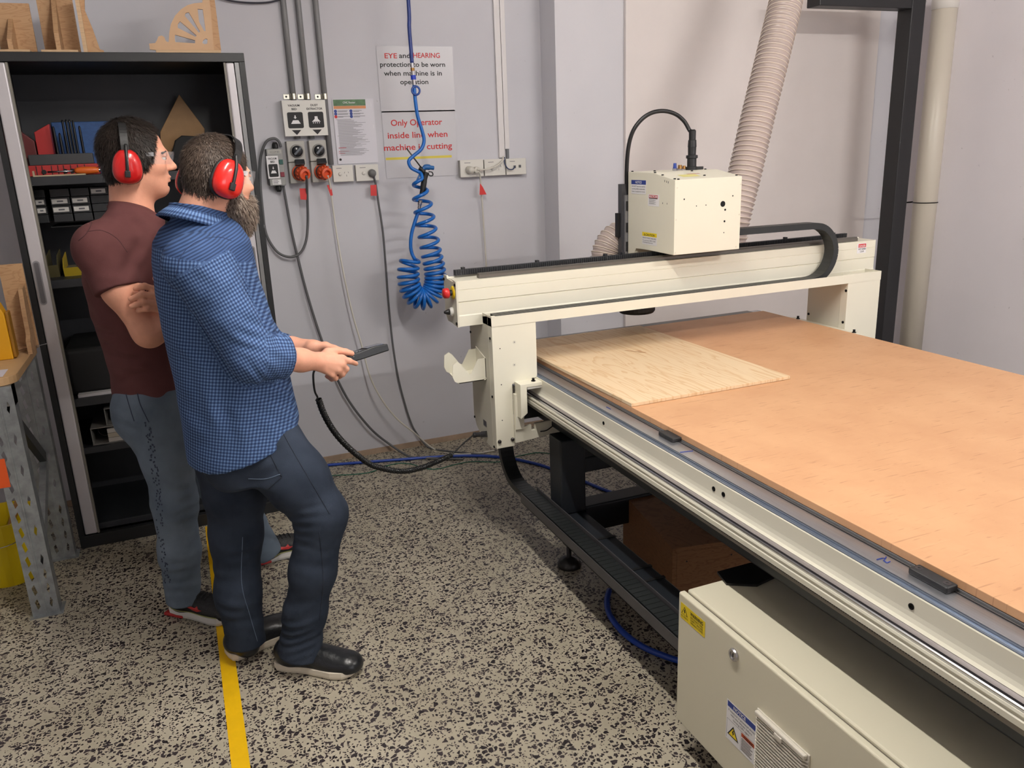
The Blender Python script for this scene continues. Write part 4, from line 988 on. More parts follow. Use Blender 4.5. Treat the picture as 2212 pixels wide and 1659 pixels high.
# ------------------------------------------------------------------ coiled air hose and blow gun
AY = 3.93
def A(u, v, dy=0.0): return ony(u, v, AY+dy)
air = thing('coiled_air_hose', 'bright blue coiled air hose hanging in front of the warning signs', 'hose', A(910, 660))
hose_blue = mat('hose_bright_blue', (26, 104, 190), .28)
navy = mat('hose_navy', (36, 58, 130), .4)
top = A(882, 0); top2 = top.copy(); top2[2] = ZC-.001; top2[0] -= .003
MB().tube(spline([top2, top, A(884, 60), A(888, 110), A(890, 136)], 6), .0088, 10).build('supply_hose', navy, air, smooth=True)
d0, d1 = A(890, 136), A(894.5, 184)
dd = unit(d1-d0); LL = np.linalg.norm(d1-d0)
for f0, f1, r_, m_ in ((0, .22, .0085, steel), (.22, .36, .0095, mat('brass', (160, 120, 70), .3, .8)), (.36, .55, .0095, steel), (.55, .75, .0125, mat('collar_blue', (28, 60, 190), .35)), (.75, 1, .009, steel)):
    MB().cyl(d0+dd*LL*f0, d0+dd*LL*f1, r_, n=12).build('coupling', m_, air)
ring = A(897, 196)
MB().tube([ring+.019*(EX*math.cos(a)+EZ*math.sin(a))+np.array([0, -.01, 0]) for a in np.linspace(0, 2*math.pi, 20)[:-1]], .005, 8, closed=True).build('hose_ring', mat('ring_navy', (40, 74, 150), .35), air, smooth=True)
lead = spline([A(894.5, 184), A(897, 215), A(902, 250), A(911, 280), A(916, 303), A(910, 322), A(893, 337), A(883, 348), A(888, 362), A(902, 370), A(916, 378)], 8)
axis = spline([A(904, 384), A(907, 408), A(911, 432), A(916, 460), A(921, 490), A(927, 520), A(932, 548), A(938, 575), A(941, 602), A(937, 625), A(926, 641), A(911, 646), A(896, 639), A(886, 622), A(882, 598), A(883, 576), A(888, 556)], 10)
AX = resample(axis, .002); S = np.arange(len(AX))*.002; Ltot = S[-1]
def pitch(s):   # coil spacing: open near the top, tight round the bend
    f = s/Ltot
    return np.interp(f, [0, .1, .35, .45, .6, .8, .92, 1], [.070, .066, .056, .034, .0200, .024, .034, .04])
def crad(s):
    return np.interp(s/Ltot, [0, .06, .15, .45, .6, .9, 1], [.022, .034, .044, .048, .050, .050, .044])
ph = math.pi*0.2; pts = []
T = np.gradient(AX, axis=0); N = None
step = 3
fine = []
for i in range(len(AX)):
    t = unit(T[i])
    if N is None: N = unit(np.cross(t, EY))
    N = unit(N-t*np.dot(N, t)); B = np.cross(t, N)
    fine.append((AX[i].copy(), N.copy(), B.copy()))
s = 0.0
while s < Ltot-.001:
    i = s/.002; j = int(i); f = i-j; j2 = min(j+1, len(AX)-1)
    p = fine[j][0]*(1-f)+fine[j2][0]*f
    pts.append(p+crad(s)*(fine[j][1]*math.cos(ph)+fine[j][2]*math.sin(ph)))
    ph += 2*math.pi/18; s += pitch(s)/18
tail = [A(893, 545), A(887, 530), A(889, 505), A(896, 480), A(902, 462), A(905, 452)]
full = [*lead[:-4], *pts, *spline([pts[-1], A(896, 560), A(890, 548), *tail[1:]], 6)[3:]]
full = spline(full[::2], 2)
MB().tube(full, .0088, 8).build('coil', hose_blue, air, smooth=True)
gun = thing('blow_gun', 'black and blue air blow gun hanging nozzle up on the coiled hose', 'air gun', A(908, 450))
MB().lathe([(.007, 0), (.009, .004), (.009, .02), (.0115, .022), (.0115, .04), (.008, .045)], A(905, 452), A(910, 420)-A(905, 452), 12).build('gun_fitting', steel, gun)
hb = unit(A(918, 370)-A(911, 420)); 
MB().tube(spline([A(911, 423), A(914, 405), A(917, 388), A(921, 372)], 4), [.013]*4+[.0145]*4+[.013]*3+[.015]*2, 12).build('gun_handle', mat('gun_black', (20, 20, 22), .5, bump=.3, bscale=400), gun, smooth=True)
MB().tube(spline([A(912, 366), A(920, 361), A(930, 362), A(937, 363)], 4), [.010]*3+[.0135]*5+[.010]*5, 12).build('gun_body', mat('gun_blue', (34, 96, 160), .4), gun, smooth=True)
MB().tube(spline([A(906, 363), A(912, 367), A(916, 372)], 3), .0115, 10).build('gun_collar', black_plastic, gun, smooth=True)
MB().tube([A(909, 361), A(878, 320)], .0035, 8).build('nozzle', mat('nozzle_steel', (96, 90, 84), .35, .8), gun, smooth=True)
MB().tube(spline([A(926, 371), A(933, 372), A(935, 378), A(930, 380), A(925, 376)], 4), .003, 6).build('hanging_loop', black_plastic, gun, smooth=True)
MB().obox((A(908, 374)+A(896, 400))/2, (A(896, 400)-A(908, 374), EY, np.cross(unit(A(896, 400)-A(908, 374)), EY)), (.033, .005, .004)).build('trigger', MATS['gun_blue'], gun, bevel=.001)
# overhead cable across the wall top
P = [W(470, -6, .02), W(500, 2, .02), W(540, 6, .02), W(580, 5, .02), W(610, -3, .02), W(640, -14, .02)]
tag(MB().tube(spline(P, 6), .004, 8).build('overhead_cable', mat('overhead_dark', (50, 50, 62), .5), smooth=True), 'dark cable sagging across the wall above the tall black cupboard', 'cable')

# ================================================================== dust extraction
DY = 3.12
translucent = mat('hose_clear_tan', (188, 172, 166), .3, alpha=.93, spec=.5)
rib_white = mat('hose_rib_white', (228, 214, 200), .35)
def ribbed(path, r, parent, pitch_):
    P = resample(path, pitch_/6)
    n = len(P); rr = [r*(1-.035*(1-math.cos(2*math.pi*i/6))) for i in range(n)]
    MB().tube(P, rr, 28, caps=False).build('hose_wall', translucent, parent, smooth=True)
    # spiral wire
    hel = []; N = None
    Tn = np.gradient(P, axis=0)
    for i in range(n):
        t = unit(Tn[i])
        if N is None: N = unit(np.cross(t, EX if abs(t[0]) < .9 else EY))
        N = unit(N-t*np.dot(N, t)); B = np.cross(t, N)
        for k in range(5):
            if i == n-1: break
            f = k/5; a = 2*math.pi*(i+f)/6
            hel.append(P[i]*(1-f)+P[i+1]*f+(r+.0006)*(N*math.cos(a)+B*math.sin(a)))
    MB().tube(hel, .0021, 5).build('spiral_wire', rib_white, parent, smooth=True)
h1 = thing('dust_hose', 'wide ribbed translucent dust hose slanting down behind the machine head', 'hose', ony(1590, 500, DY))
tp = ony(1698, 0, DY+.2); tpp = ony(1712, -90, DY+.25)
P = spline([ony(1722, -190, DY+.28), tpp, tp, ony(1672, 110, DY+.14), ony(1640, 240, DY+.09), ony(1610, 370, DY+.05), ony(1588, 460, DY+.03), ony(1575, 530, DY+.03)], 10)
ribbed([p for p in P if p[2] < ZC-.01], .076, h1, .0225)
h2 = thing('elbow_hose', 'short curved ribbed hose elbow behind the beam left of the head', 'hose', ony(1310, 560, 3.16))
ey = 3.16
P = spline([ony(1306, 566, ey), ony(1307, 548, ey), ony(1315, 528, ey), ony(1330, 512, ey), ony(1352, 506, ey), ony(1380, 506, ey)], 12)
ribbed(P, .060, h2, .0165)
c0 = ony(1306, 560, ey)
MB().lathe([(.0635, -.012), (.0645, -.010), (.0645, .010), (.0635, .012)], c0, (0.05, 0, 1), 28).build('hose_clamp', mat('clamp_steel', (196, 196, 194), .25, .9), h2, smooth=True)
MB().lathe([(.058, -.10), (.058, -.01)], c0, (0, 0, 1), 24).build('duct_stub', dark_grey, h2)
# boom holding the hose, with a square post behind the machine
bm_ = thing('hose_boom', 'black square steel post with a side arm standing behind the machine', 'post', (3.75, 3.55, 0))
py, hw = 3.55, .048; px = ony(1936, 380, py)[0]
a = ony(1757, 5, py)
ptop = a[2]+.03
MB().box(px-hw, px+hw, py-hw, py+hw, 0.008, ptop+.06).build('boom_post', black_metal, bm_, bevel=.004)
MB().box(a[0], px-hw-.0005, py-hw, py+hw, a[2]-.022, a[2]+.074).build('boom_arm', black_metal, bm_, bevel=.004)
MB().box(px-.1, px+.1, py-.1, py+.1, 0, .008).build('base_plate', black_metal, bm_)
# downpipe next to the post
pr = .066
c_ = ony(1992, 500, 3.64); ppx, ppy = c_[0], 3.64
dp = thing('drain_pipe', 'thick pale round pipe standing right of the black post', 'pipe', (ppx, ppy, 0))
MB().cyl((ppx, ppy, 0), (ppx, ppy, ZC-.001), pr, n=28).build('pipe', mat('pipe_cream', (206, 198, 184), .35), dp, smooth=True)
zj = ony(2030, 20, ppy)[2]
MB().lathe([(pr+.001, 0), (pr+.005, .002), (pr+.005, .10), (pr+.001, .102)], (ppx, ppy, zj), (0, 0, 1), 28).build('pipe_coupling', mat('pipe_white', (222, 218, 212), .3), dp, smooth=True)
zj2 = ony(1985, 438, ppy)[2]
MB().tube([(ppx+(pr+.002)*math.cos(t), ppy+(pr+.002)*math.sin(t), zj2) for t in np.linspace(0, 2*math.pi, 28)[:-1]], .003, 6, closed=True).build('pipe_strap', screw_black, dp)
a_, b_ = ony(1911, 438.5, ppy+pr), ony(2015, 439.5, ppy+pr)
MB().box(a_[0], b_[0], ppy+pr+.002, ppy+pr+.008, zj2-.004, zj2+.004).build('strap_rod', screw_black, dp)
# wooden box under the bed
bx = thing('wooden_box', 'closed brown plywood box on the floor under the machine bed', 'box', (1.65, 2.3, 0))
H_ = .25; c2, c1 = onz(1453, 1186, H_), onz(1346, 1066, H_)
e1 = unit(c1-c2); e2 = np.array([e1[1], -e1[0], 0]); LB, WB = np.linalg.norm(c1-c2), .44; o0 = np.array([c2[0], c2[1], 0])
plyb = ply_material('brown_ply', (150, 106, 72), (128, 88, 58), (4, 4, 20))
def bpanel(name, a0, a1, b0, b1, z0, z1):
    MB().obox(o0+e1*(a0+a1)/2+e2*(b0+b1)/2+EZ*(z0+z1)/2, (e1, e2, EZ), ((a1-a0)/2, (b1-b0)/2, (z1-z0)/2)).build(name, plyb, bx, bevel=.001)
bpanel('side_panel', 0, LB, 0, .016, 0, H_-.016); bpanel('side_panel', 0, LB, WB-.016, WB, 0, H_-.016)
bpanel('front_panel', 0, .016, .0165, WB-.0165, 0, H_-.016); bpanel('rear_panel', LB-.016, LB, .0165, WB-.0165, 0, H_-.016)
bpanel('lid', 0, LB, 0, WB, H_-.0155, H_)
for u in (.12, .5):
    MB().lathe([(.003, 0), (.003, .0008)], o0+e2*WB*u+EZ*H_*.78, -e1, 8).build('screw_hole', ink_black, bx)
# ================================================================== tall black cupboard
KX0, KX1, KY0, KY1, KH = -0.564, 0.352, 3.634, 4.155, 1.99
cup_black = mat('cupboard_black', (24, 25, 27), .45, var=.1, vscale=8)
cup = thing('storage_cupboard', 'tall open black metal cupboard against the back wall behind the two men', 'cupboard', ((KX0+KX1)/2, 3.9, 0))
MB().box(KX0, KX0+.02, KY0+.03, KY1, .0, KH).build('side_panel', cup_black, cup)
MB().box(KX1-.02, KX1, KY0+.03, KY1, .0, KH).build('side_panel', cup_black, cup)
MB().box(KX0, KX1, KY0, KY1, KH-.034, KH).build('top_panel', cup_black, cup, bevel=.002)
MB().box(KX0+.02, KX1-.02, KY1-.015, KY1, .0, KH-.034).build('back_panel', mat('cupboard_back', (50, 52, 56), .5, var=.1, vscale=5), cup)
MB().box(KX0, KX1, KY0, KY0+.03, 0, .055).build('plinth', cup_black, cup, bevel=.002)
MB().box(KX0, KX0+.022, KY0, KY0+.03, .055, KH-.034).build('front_stile', cup_black, cup)
MB().box(KX1-.022, KX1, KY0, KY0+.03, .055, KH-.034).build('front_stile', cup_black, cup)
tamb = mat('tambour_silver', (196, 192, 196), .35, .2)
for side, xa, xb in ((-1, KX0+.024, KX0+.072), (1, KX1-.074, KX1-.042)):
    d = MB().box(xa, xb, KY0+.004, KY0+.024, .058, KH-.036).build('tambour_door', tamb, cup, bevel=.006, seg=3)
    MB().box(xb if side < 0 else xa-.008, xb+.008 if side < 0 else xa, KY0+.006, KY0+.022, .058, KH-.036).build('tambour_slat', mat('slat_grey', (120, 116, 108), .5), d)
    zc_ = ony(106, 610, KY0)[2] if side < 0 else ony(556, 575, KY0)[2]
    xm = (xa+xb)/2-.004
    MB().prism([(xm+.012*math.cos(a)*(1), zc_+s_*.075+.012*math.sin(a)) for s_, r0 in ((1, 0), (-1, math.pi)) for a in np.linspace(r0, r0+math.pi, 9)], (0, KY0+.0035, 0), (1, 0, 0), (0, 0, 1), (0, -.0035, 0)).build('finger_pull', mat('pull_grey', (136, 134, 138), .4), d)
    MB().prism([(xm+.008*math.cos(a)*(1), zc_+s_*.073+.008*math.sin(a)) for s_, r0 in ((1, 0), (-1, math.pi)) for a in np.linspace(r0, r0+math.pi, 9)], (0, KY0-.0002, 0), (1, 0, 0), (0, 0, 1), (0, -.0004, 0)).build('pull_recess', mat('pull_dark', (92, 90, 94), .5), d)
MB().box(KX1-.040, KX1-.024, KY0+.002, KY0+.02, .058, KH-.036).build('tambour_track', mat('track_grey', (132, 132, 132), .35, .4), cup)
SH = [1.545, 1.145, 0.648, 0.432, 0.085]
for z in SH:
    MB().box(KX0+.0205, KX1-.0205, KY0+.045, KY1-.016, z-.034 if z > .5 else z-.028, z).build('shelf', mat('shelf_black', (38, 40, 44), .45), cup, bevel=.002)
SHELF = {i: z for i, z in enumerate(SH)}
def C(u, v, y): return ony(u, v, y)
# --- top shelf: tools
yb = 3.98
red_pl = mat('tool_red', (176, 48, 46), .45)
rk = thing('bit_rack', 'red and grey tool rack holding drill bits on the top cupboard shelf', 'tool rack', C(150, 375, 3.9)*np.array([1, 1, 0])+np.array([0, 0, SH[0]]))
x0_, x1_ = C(60, 350, 3.9)[0], C(213, 350, 3.9)[0]
MB().box(x0_, x1_, 3.86, 3.94, SH[0], SH[0]+.042).build('rack_base', red_pl, rk, bevel=.003)
MB().box(x0_, x1_-.02, 3.93, 3.975, SH[0]+.042, SH[0]+.085).build('rack_body', mat('rack_grey', (62, 64, 66), .5), rk, bevel=.003)
for k, f in enumerate((.12, .20, .33, .42, .5, .6, .7, .8)):
    xx = x0_+(x1_-x0_)*f
    MB().box(xx-.0015, xx+.0015, 3.8585, 3.8605, SH[0]+.004, SH[0]+.040).build('rack_slot', ink_black, rk)
for f in (.22, .52, .62, .72):
    xx = x0_+(x1_-x0_)*f
    MB().cyl((xx, 3.855, SH[0]+.016), (xx, 3.8605, SH[0]+.016), .009, n=14).build('rack_socket', black_plastic, rk)
blue_case = mat('case_blue', (46, 84, 140), .45, var=.2, vscale=60)
a, b = C(109, 264, 4.08), C(232, 264, 4.08)
tag(MB().box(a[0], b[0]+.06, 4.09, 4.11, SH[0], a[2]).build('blue_case', blue_case, bevel=.003), 'blue flat case standing behind the drill bits in the cupboard', 'case')
for k, (u0, u1, v0, lab) in enumerate(((48, 78, 281, 'darker red pointed block standing left on the top cupboard shelf'), (81, 116, 275, 'bright red pointed block standing beside the drill bits'))):
    p0, p1 = C(u0, 320, 4.0), C(u1, 320, 4.0); zt2 = C(u0, v0, 4.0)[2]
    sgn = k
    poly = [(p0[0], SH[0]), (p1[0], SH[0]), (p1[0], zt2+(.012 if sgn else -.045)), (p0[0], zt2+(-.02 if sgn else .0))]
    tag(MB().prism(poly, (0, 3.985, 0), (1, 0, 0), (0, 0, 1), (0, .05, 0)).build('red_block', mat('block_red_%d' % k, ((96, 34, 34), (178, 46, 46))[k], .45), bevel=.002), lab, 'tool', 'red blocks on the top shelf')
for k, (u, v, ln) in enumerate(((142, 262, .15), (150, 261, .155), (157, 261, .15), (164, 263, .145), (176, 275, .12), (120, 276, .12), (131, 290, .10))):
    p = C(u+6, 335, 3.952); zt2 = C(u, v, 3.952)[2]
    tag(MB().lathe([(.0055, 0), (.0055, max(.05, zt2-SH[0]-.085)*.6), (.0045, max(.05, zt2-SH[0]-.085)), (.002, max(.05, zt2-SH[0]-.085)+.006)], (p[0], 3.952, SH[0]+.085), (0, 0, 1), 10).build('drill_bit', mat('bit_black', (16, 17, 20), .35, .5), smooth=False),
        ('leftmost of the four tall black drill bits in the red tool rack', 'second of the four tall black drill bits in the red tool rack', 'third of the four tall black drill bits in the red tool rack', 'last of the four tall black drill bits in the red tool rack', 'short black drill bit right of the four tall ones', 'short black drill bit nearest the red pointed block', 'shortest black drill bit, just left of the four tall ones')[k], 'drill bit', 'drill bits in the red rack')
sd = thing('screwdriver', 'orange-handled screwdriver lying along the front of the top shelf', 'screwdriver', C(190, 360, 3.74)*np.array([1, 1, 0])+np.array([0, 0, SH[0]]))
p0, p1, p2 = C(101, 364, 3.75), C(160, 361, 3.75), C(212, 358, 3.75)
for p in (p0, p1, p2): p[1] = 3.75; p[2] = SH[0]+.016
MB().tube([p0, p1+np.array([.004, 0, 0])], .0032, 8).build('blade', steel, sd, smooth=True)
MB().tube(resample([p1, p2], .008), [.009, .012, .0135, .0145, .015, .0152, .015, .0145, .014, .0135, .012, .010][:len(resample([p1, p2], .008))]+[.012]*max(0, len(resample([p1, p2], .008))-12), 14).build('handle', mat('handle_orange', (206, 96, 30), .4), sd, smooth=True)
MB().cyl(p2, p2+np.array([.018, 0, .0]), .007, .005, n=12).build('handle_cap', steel, sd)
rul = C(70, 372, 3.70); rul2 = C(165, 367, 3.70)
tag(MB().box(rul[0], rul2[0]+.03, 3.695, 3.71, SH[0], SH[0]+.005).box(rul[0], rul[0]+.006, 3.695, 3.71, SH[0]+.005, SH[0]+.022).build('steel_ruler', mat('ruler_tan', (172, 156, 128), .4)), 'tan flat rule lying on the edge of the top cupboard shelf', 'ruler')
tan_ply = ply_material('tan_ply', (186, 150, 110), (166, 128, 90), (3, 3, 24))
tri = [C(u, v, 4.06) for u, v in ((387, 204), (346, 285), (350, 372), (440, 360), (442, 278))]
tag(MB().prism([(p[0], p[2] if p[2] > SH[0]+.06 else SH[0]) for p in tri], (0, 4.06, 0), (1, 0, 0), (0, 0, 1), (0, .02, 0)).build('wooden_triangle', mat('triangle_wood', (150, 112, 66), .5, var=.15, vscale=14), bevel=.002),
    'golden brown triangular wooden piece on the top cupboard shelf between the heads', 'wood piece')
bag = MB(); cb = C(395, 315, 4.0)
pz = SH[0]
pou = thing('black_pouch', 'crumpled black tool pouch in front of the wooden triangle', 'pouch', (cb[0], 3.99, pz))
pm_ = mat('pouch_black', (14, 14, 15), .7)
MB().prism([(-.10, 0), (.08, 0), (.085, .03), (.06, .10), (.075, .125), (.12, .135), (.115, .145), (.06, .14), (.0, .145), (-.03, .125), (-.05, .07), (-.095, .03)], (cb[0], 3.955, pz), (1, 0, 0), (0, 0, 1), (0, .06, 0)).build('pouch_body', pm_, pou, bevel=.008, seg=3)
MB().prism([(-.06, .005), (.06, .005), (.055, .06), (-.045, .055)], (cb[0], 3.945, pz), (1, 0, 0), (0, 0, 1), (0, .009, 0)).build('pouch_pocket', pm_, pou, bevel=.003)
# --- second shelf: drawers with labels, parts bins
lab_m = mat('drawer_label', (196, 194, 190), .5)
dk = mat('drawer_smoke', (40, 42, 44), .35)
for col_, (u0, u1) in enumerate(((107, 152), (152, 195), (195, 236), (74, 98))):
    for row, v in enumerate((425, 445, 457, 470)):
        p0, p1 = C(u0+row*2.5, v, 3.80), C(u1+row*2.5, v, 3.80)
        zc2 = 1.478-row*.033
        if col_ == 3: nm = 'small dark parts drawer beside the silver door, row %s from the top' % ('first', 'second', 'third', 'fourth')[row]
        else: nm = 'small dark parts drawer, %s column, %s row of the block under the top shelf' % (('left', 'middle', 'right')[col_], ('first', 'second', 'third', 'fourth')[row])
        dr_ = thing('parts_drawer', nm, 'drawer', ((p0[0]+p1[0])/2, 3.86, zc2-.015), 'parts drawers in the cupboard')
        w_ = (p1[0]-p0[0])*.46; xm = (p0[0]+p1[0])/2
        MB().box(xm-w_, xm+w_, 3.80, 4.0, zc2-.0155, zc2+.0155).build('drawer_box', dk, dr_, bevel=.001)
        if (row in (1, 2) and col_ != 2) or (row == 0 and col_ == 2):
            MB().box(xm-w_*.9, xm+w_*.75, 3.7985, 3.7997, zc2-.009, zc2+.009).build('paper_label', lab_m, dr_)
            MB().box(xm-w_*.35, xm+w_*.3, 3.7978, 3.7984, zc2-.003, zc2+.003).build('label_print', ink_grey, dr_)
# carcass of the drawer block
MB().box(C(98, 430, 3.8)[0], C(240, 430, 3.8)[0]+.02, 3.80, 4.02, 1.478-.033*3.5-.02, 1.478-.033*3.5-.0165).build('drawer_block_base', cup_black, cup)
def bin_(name, label, u0, u1, v0, m, y=3.78):
    a, b = C(u0, v0, y), C(u1, v0, y); zt2 = a[2]
    t = thing(name, label, 'bin', ((a[0]+b[0])/2, y+.07, SH[1]), 'bins on the second shelf')
    MB().prism([(y-.01, zt2-.035), (y, SH[1]), (y+.15, SH[1]), (y+.15, zt2+.015), (y+.03, zt2)], (a[0], 0, 0), (0, 1, 0), (0, 0, 1), (.003, 0, 0)).build('bin_side', m, t)
    MB().prism([(y-.01, zt2-.035), (y, SH[1]), (y+.15, SH[1]), (y+.15, zt2+.015), (y+.03, zt2)], (b[0]-.003, 0, 0), (0, 1, 0), (0, 0, 1), (.003, 0, 0)).build('bin_side', m, t)
    MB().prism([(y-.01, zt2-.035), (y, SH[1]), (y+.003, SH[1]), (y-.007, zt2-.035)], (a[0]+.003, 0, 0), (0, 1, 0), (0, 0, 1), (b[0]-a[0]-.006, 0, 0)).build('bin_front', m, t)
    MB().box(a[0]+.004, b[0]-.004, y+.003, y+.148, SH[1], SH[1]+.03).build('bin_contents', mat('bin_parts', (120, 112, 96), .5, var=.4, vscale=60), t)
bin_('yellow_bin', 'yellow open parts bin on the second cupboard shelf', 133, 185, 560, mat('bin_yellow', (176, 152, 40), .45))
bin_('clear_bin', 'dull olive open bin at the left of the second cupboard shelf', 97, 122, 555, mat('bin_olive', (78, 72, 44), .5))
bb = C(185, 740, 3.75)
tag(MB().box(KX0+.06, KX1-.06, 3.74, 4.12, SH[2], SH[2]+.20).build('black_crate', mat('crate_black', (13, 13, 14), .7), bevel=.02, seg=3), 'black crate on the middle cupboard shelf behind the maroon shirt', 'crate')
# --- papers and binders
def paper_stack(label, u0, u1, v, z, y, tilt):
    a, b = C(u0, v, y), C(u1, v, y)
    return tag(MB().obox(((a[0]+b[0])/2, y+.12, z+.006), ((1, 0, tilt), (0, 1, 0), (-tilt, 0, 1)), ((b[0]-a[0])/2, .12, .006)).build('paper_stack', mat('paper_white', (196, 194, 196), .6, var=.04, vscale=20)), label, 'papers')
pts_ = [C(165, 837, 3.70), C(182, 800, 3.80), C(250, 803, 3.80), C(250, 832, 3.70)]
mbp = MB(); a_ = []
for p in pts_: a_.append((p[0], p[1], SH[2]+.009))
mbp.box(min(p[0] for p in pts_), .06, 3.70, 3.735, SH[2], SH[2]+.012)
tag(mbp.build('paper_stack', mat('paper_white', (196, 194, 196), .6, var=.04, vscale=20)), 'loose white papers lying on the middle cupboard shelf', 'papers')
def binder(label, u0, v0, v1, width, y, z):
    a = C(u0, v0, y); h = .072
    t = thing('ring_binder', label, 'binder', (a[0]+width/2, y+.15, z), 'ring binders lying on the lower shelf')
    cov = mat('binder_cover', (118, 116, 112), .5)
    MB().box(a[0], a[0]+width, y, y+.28, z, z+.003).build('cover', cov, t); MB().box(a[0], a[0]+width, y, y+.28, z+h, z+h+.003).build('cover', cov, t)
    MB().box(a[0], a[0]+.003, y, y+.28, z+.003, z+h).build('spine', cov, t)
    for k in range(3):
        MB().box(a[0]+.062, a[0]+width-.004, y+.004, y+.276, z+.004+k*.02, z+.022+k*.02).build('pages', mat('pages_%d' % k, ((178, 172, 164), (168, 158, 142), (180, 176, 170))[k], .7), t)
    MB().tube([(a[0]+.045+.028*math.cos(q), y+.1, z+h/2+.030*math.sin(q)) for q in np.linspace(0, 2*math.pi, 18)[:-1]], .0015, 6, closed=True).build('ring', steel, t)
binder('ring binder with pale pages lying at the bottom of the pair', 193, 918, 960, .30, 3.70, SH[3])
a = C(226, 892, 3.705)
t_ = binder('ring binder lying on top of the other binder', 226, 895, 918, .27, 3.71, SH[3]+.0765)
tag(MB().ball((-.19, 3.80, SH[4]+.03), (.035, .04, .03), 12, 8).build('white_lump', mat('dim_white', (150, 148, 140), .6), smooth=True), 'small pale object on the bottom cupboard shelf', 'object')
tag(MB().box(.02, .09, 3.74, 3.82, SH[3], SH[3]+.03).build('wood_block', mat('tan_block', (176, 140, 104), .5), bevel=.002), 'small tan wooden block on the lower cupboard shelf behind the legs', 'wood block')
# --- plywood models on top of the cupboard
ply_l = ply_material('light_ply', (188, 150, 112), (172, 132, 96), (3, 3, 14))
def bracket(name, label, u0, u1, v_top, u_rib, rib_top, y=3.70, back=.16, base_u=None):
    a, b = C(u0, 106, y), C(u1, 106, y); zt2 = C(u0, v_top, y+back)[2]
    t = thing(name, label, 'wood model', ((a[0]+b[0])/2, y+.08, KH), 'plywood models on top of the cupboard')
    MB().box(a[0], b[0], y+back-.015, y+back, KH+.015, zt2).build('back_board', ply_l, t, bevel=.001)
    MB().box(a[0]-.0, (b[0] if base_u is None else C(base_u, 106, y)[0]), y, y+back, KH, KH+.015).build('base_board', mat('ply_edge', (196, 164, 128), .55, var=.18, vscale=14, stretch=(.3, .3, 16)), t, bevel=.001)
    r = C(u_rib, 80, y)
    MB().prism([(y+.01, KH+.015), (y+.01, KH+.015+rib_top*.4), (y+back*.6, KH+.015+rib_top), (y+back-.015, KH+.015+rib_top*1.4), (y+back-.015, KH+.015)], (r[0]-.008, 0, 0), (0, 1, 0), (0, 0, 1), (.016, 0, 0)).build('rib', ply_l, t)
bracket('plywood_bracket', 'leftmost plywood bracket on top of the cupboard, cut off by the picture edge', -12, 70, 7, 18, .09, base_u=64)
bracket('plywood_bracket', 'taller plywood bracket with a middle rib on top of the cupboard', 88, 168, -22, 122, .15)
y = 3.72; P = [C(u, v, y) for u, v in ((181, 108), (166, -20), (182, -22), (183, 22), (200, 62), (214, 96), (222, 99), (226, 108))]
P[0][2] = P[-1][2] = KH; P[6][2] = KH+.016; P[5][2] = KH+.02
t = thing('plywood_gusset', 'slim curved plywood gusset with a thick edge on top of the cupboard', 'wood model', (P[3][0], y+.01, KH), 'plywood models on top of the cupboard')
MB().prism([(p[0], p[2]) for p in P], (0, y, 0), (1, 0, 0), (0, 0, 1), (0, .012, 0)).build('gusset', ply_l, t)
e0 = [C(u, v, y-.02) for u, v in ((180.5, 108), (190.5, 108), (174, -22), (168, -22))]
MB().box(P[0][0], P[0][0]+.014, y-.02, y, KH, P[1][2]).build('edge_strip', mat('ply_edge', (196, 164, 128), .55), t)
# fan-shaped quadrant
y = 3.70
def Q(u, v): p = C(u, v, y); return np.array([p[0], p[2]])
quad = thing('plywood_quadrant', 'plywood quarter wheel with fan-shaped cut-outs on top of the cupboard', 'wood model', (C(420, 108, y)[0], y, KH), 'plywood models on top of the cupboard')
ol = [Q(u, v) for u, v in ((335, 101), (323, 101), (322, 94), (335, 93), (339, 87), (342, 79), (349, 76.5), (355, 80), (358, 88), (362, 91), (364.5, 90), (365.5, 72), (369, 52), (378, 34), (391, 20), (405, 11), (420, 7), (437, 5.5), (440, -20), (450, -20), (455, 20), (462, 106))]
bot = KH+.016
ol = [np.array([p[0], max(p[1], bot)]) for p in ol]; ol[0][1] = bot; ol[1][1] = bot+.002; ol[-1][1] = bot
holes = [[Q(u, v) for u, v in h] for h in (((378, 75), (421.5, 87), (421.5, 93.5), (379, 91), (377.5, 84)), ((389, 46), (424.5, 76.5), (423, 80), (384, 60), (384, 52)),
        ((408, 26.5), (432, 68), (430, 71), (399, 34), (401, 28)), ((427, 19.5), (438, 20), (444.5, 67), (441, 67), (430, 47)), ((444, 83), (448.5, 85), (448, 94), (442, 95.5), (437, 93), (439, 87)))]
def holed_plate(ol, holes, y0, th, m, name, parent):
    from mathutils.geometry import tessellate_polygon
    loops = [[Vector((p[0], p[1], 0)) for p in ol]]+[[Vector((p[0], p[1], 0)) for p in h] for h in holes]
    tris = tessellate_polygon(loops)
    flat = [p for L in loops for p in L]; n = len(flat); mbx = MB()
    v = [(p.x, y0, p.y) for p in flat]+[(p.x, y0+th, p.y) for p in flat]
    f = [tuple(t) for t in tris]+[tuple(i+n for i in t[::-1]) for t in tris]
    k = 0
    for L in loops:
        m_ = len(L)
        for i in range(m_): f.append((k+i, k+(i+1) % m_, n+k+(i+1) % m_, n+k+i))
        k += m_
    mbx.add(v, f); return mbx.build(name, m, parent)
holed_plate(ol, holes, y, .012, mat('quad_ply', (196, 158, 120), .5, var=.05, vscale=10), 'quadrant_plate', quad)
a, b = Q(336, 106), Q(476, 106)
MB().box(a[0], b[0], y-.015, y+.11, KH, bot-.0005).build('base_board', mat('ply_edge', (196, 164, 128), .55), quad, bevel=.001)
a, b = Q(461, 50), Q(475, 50)
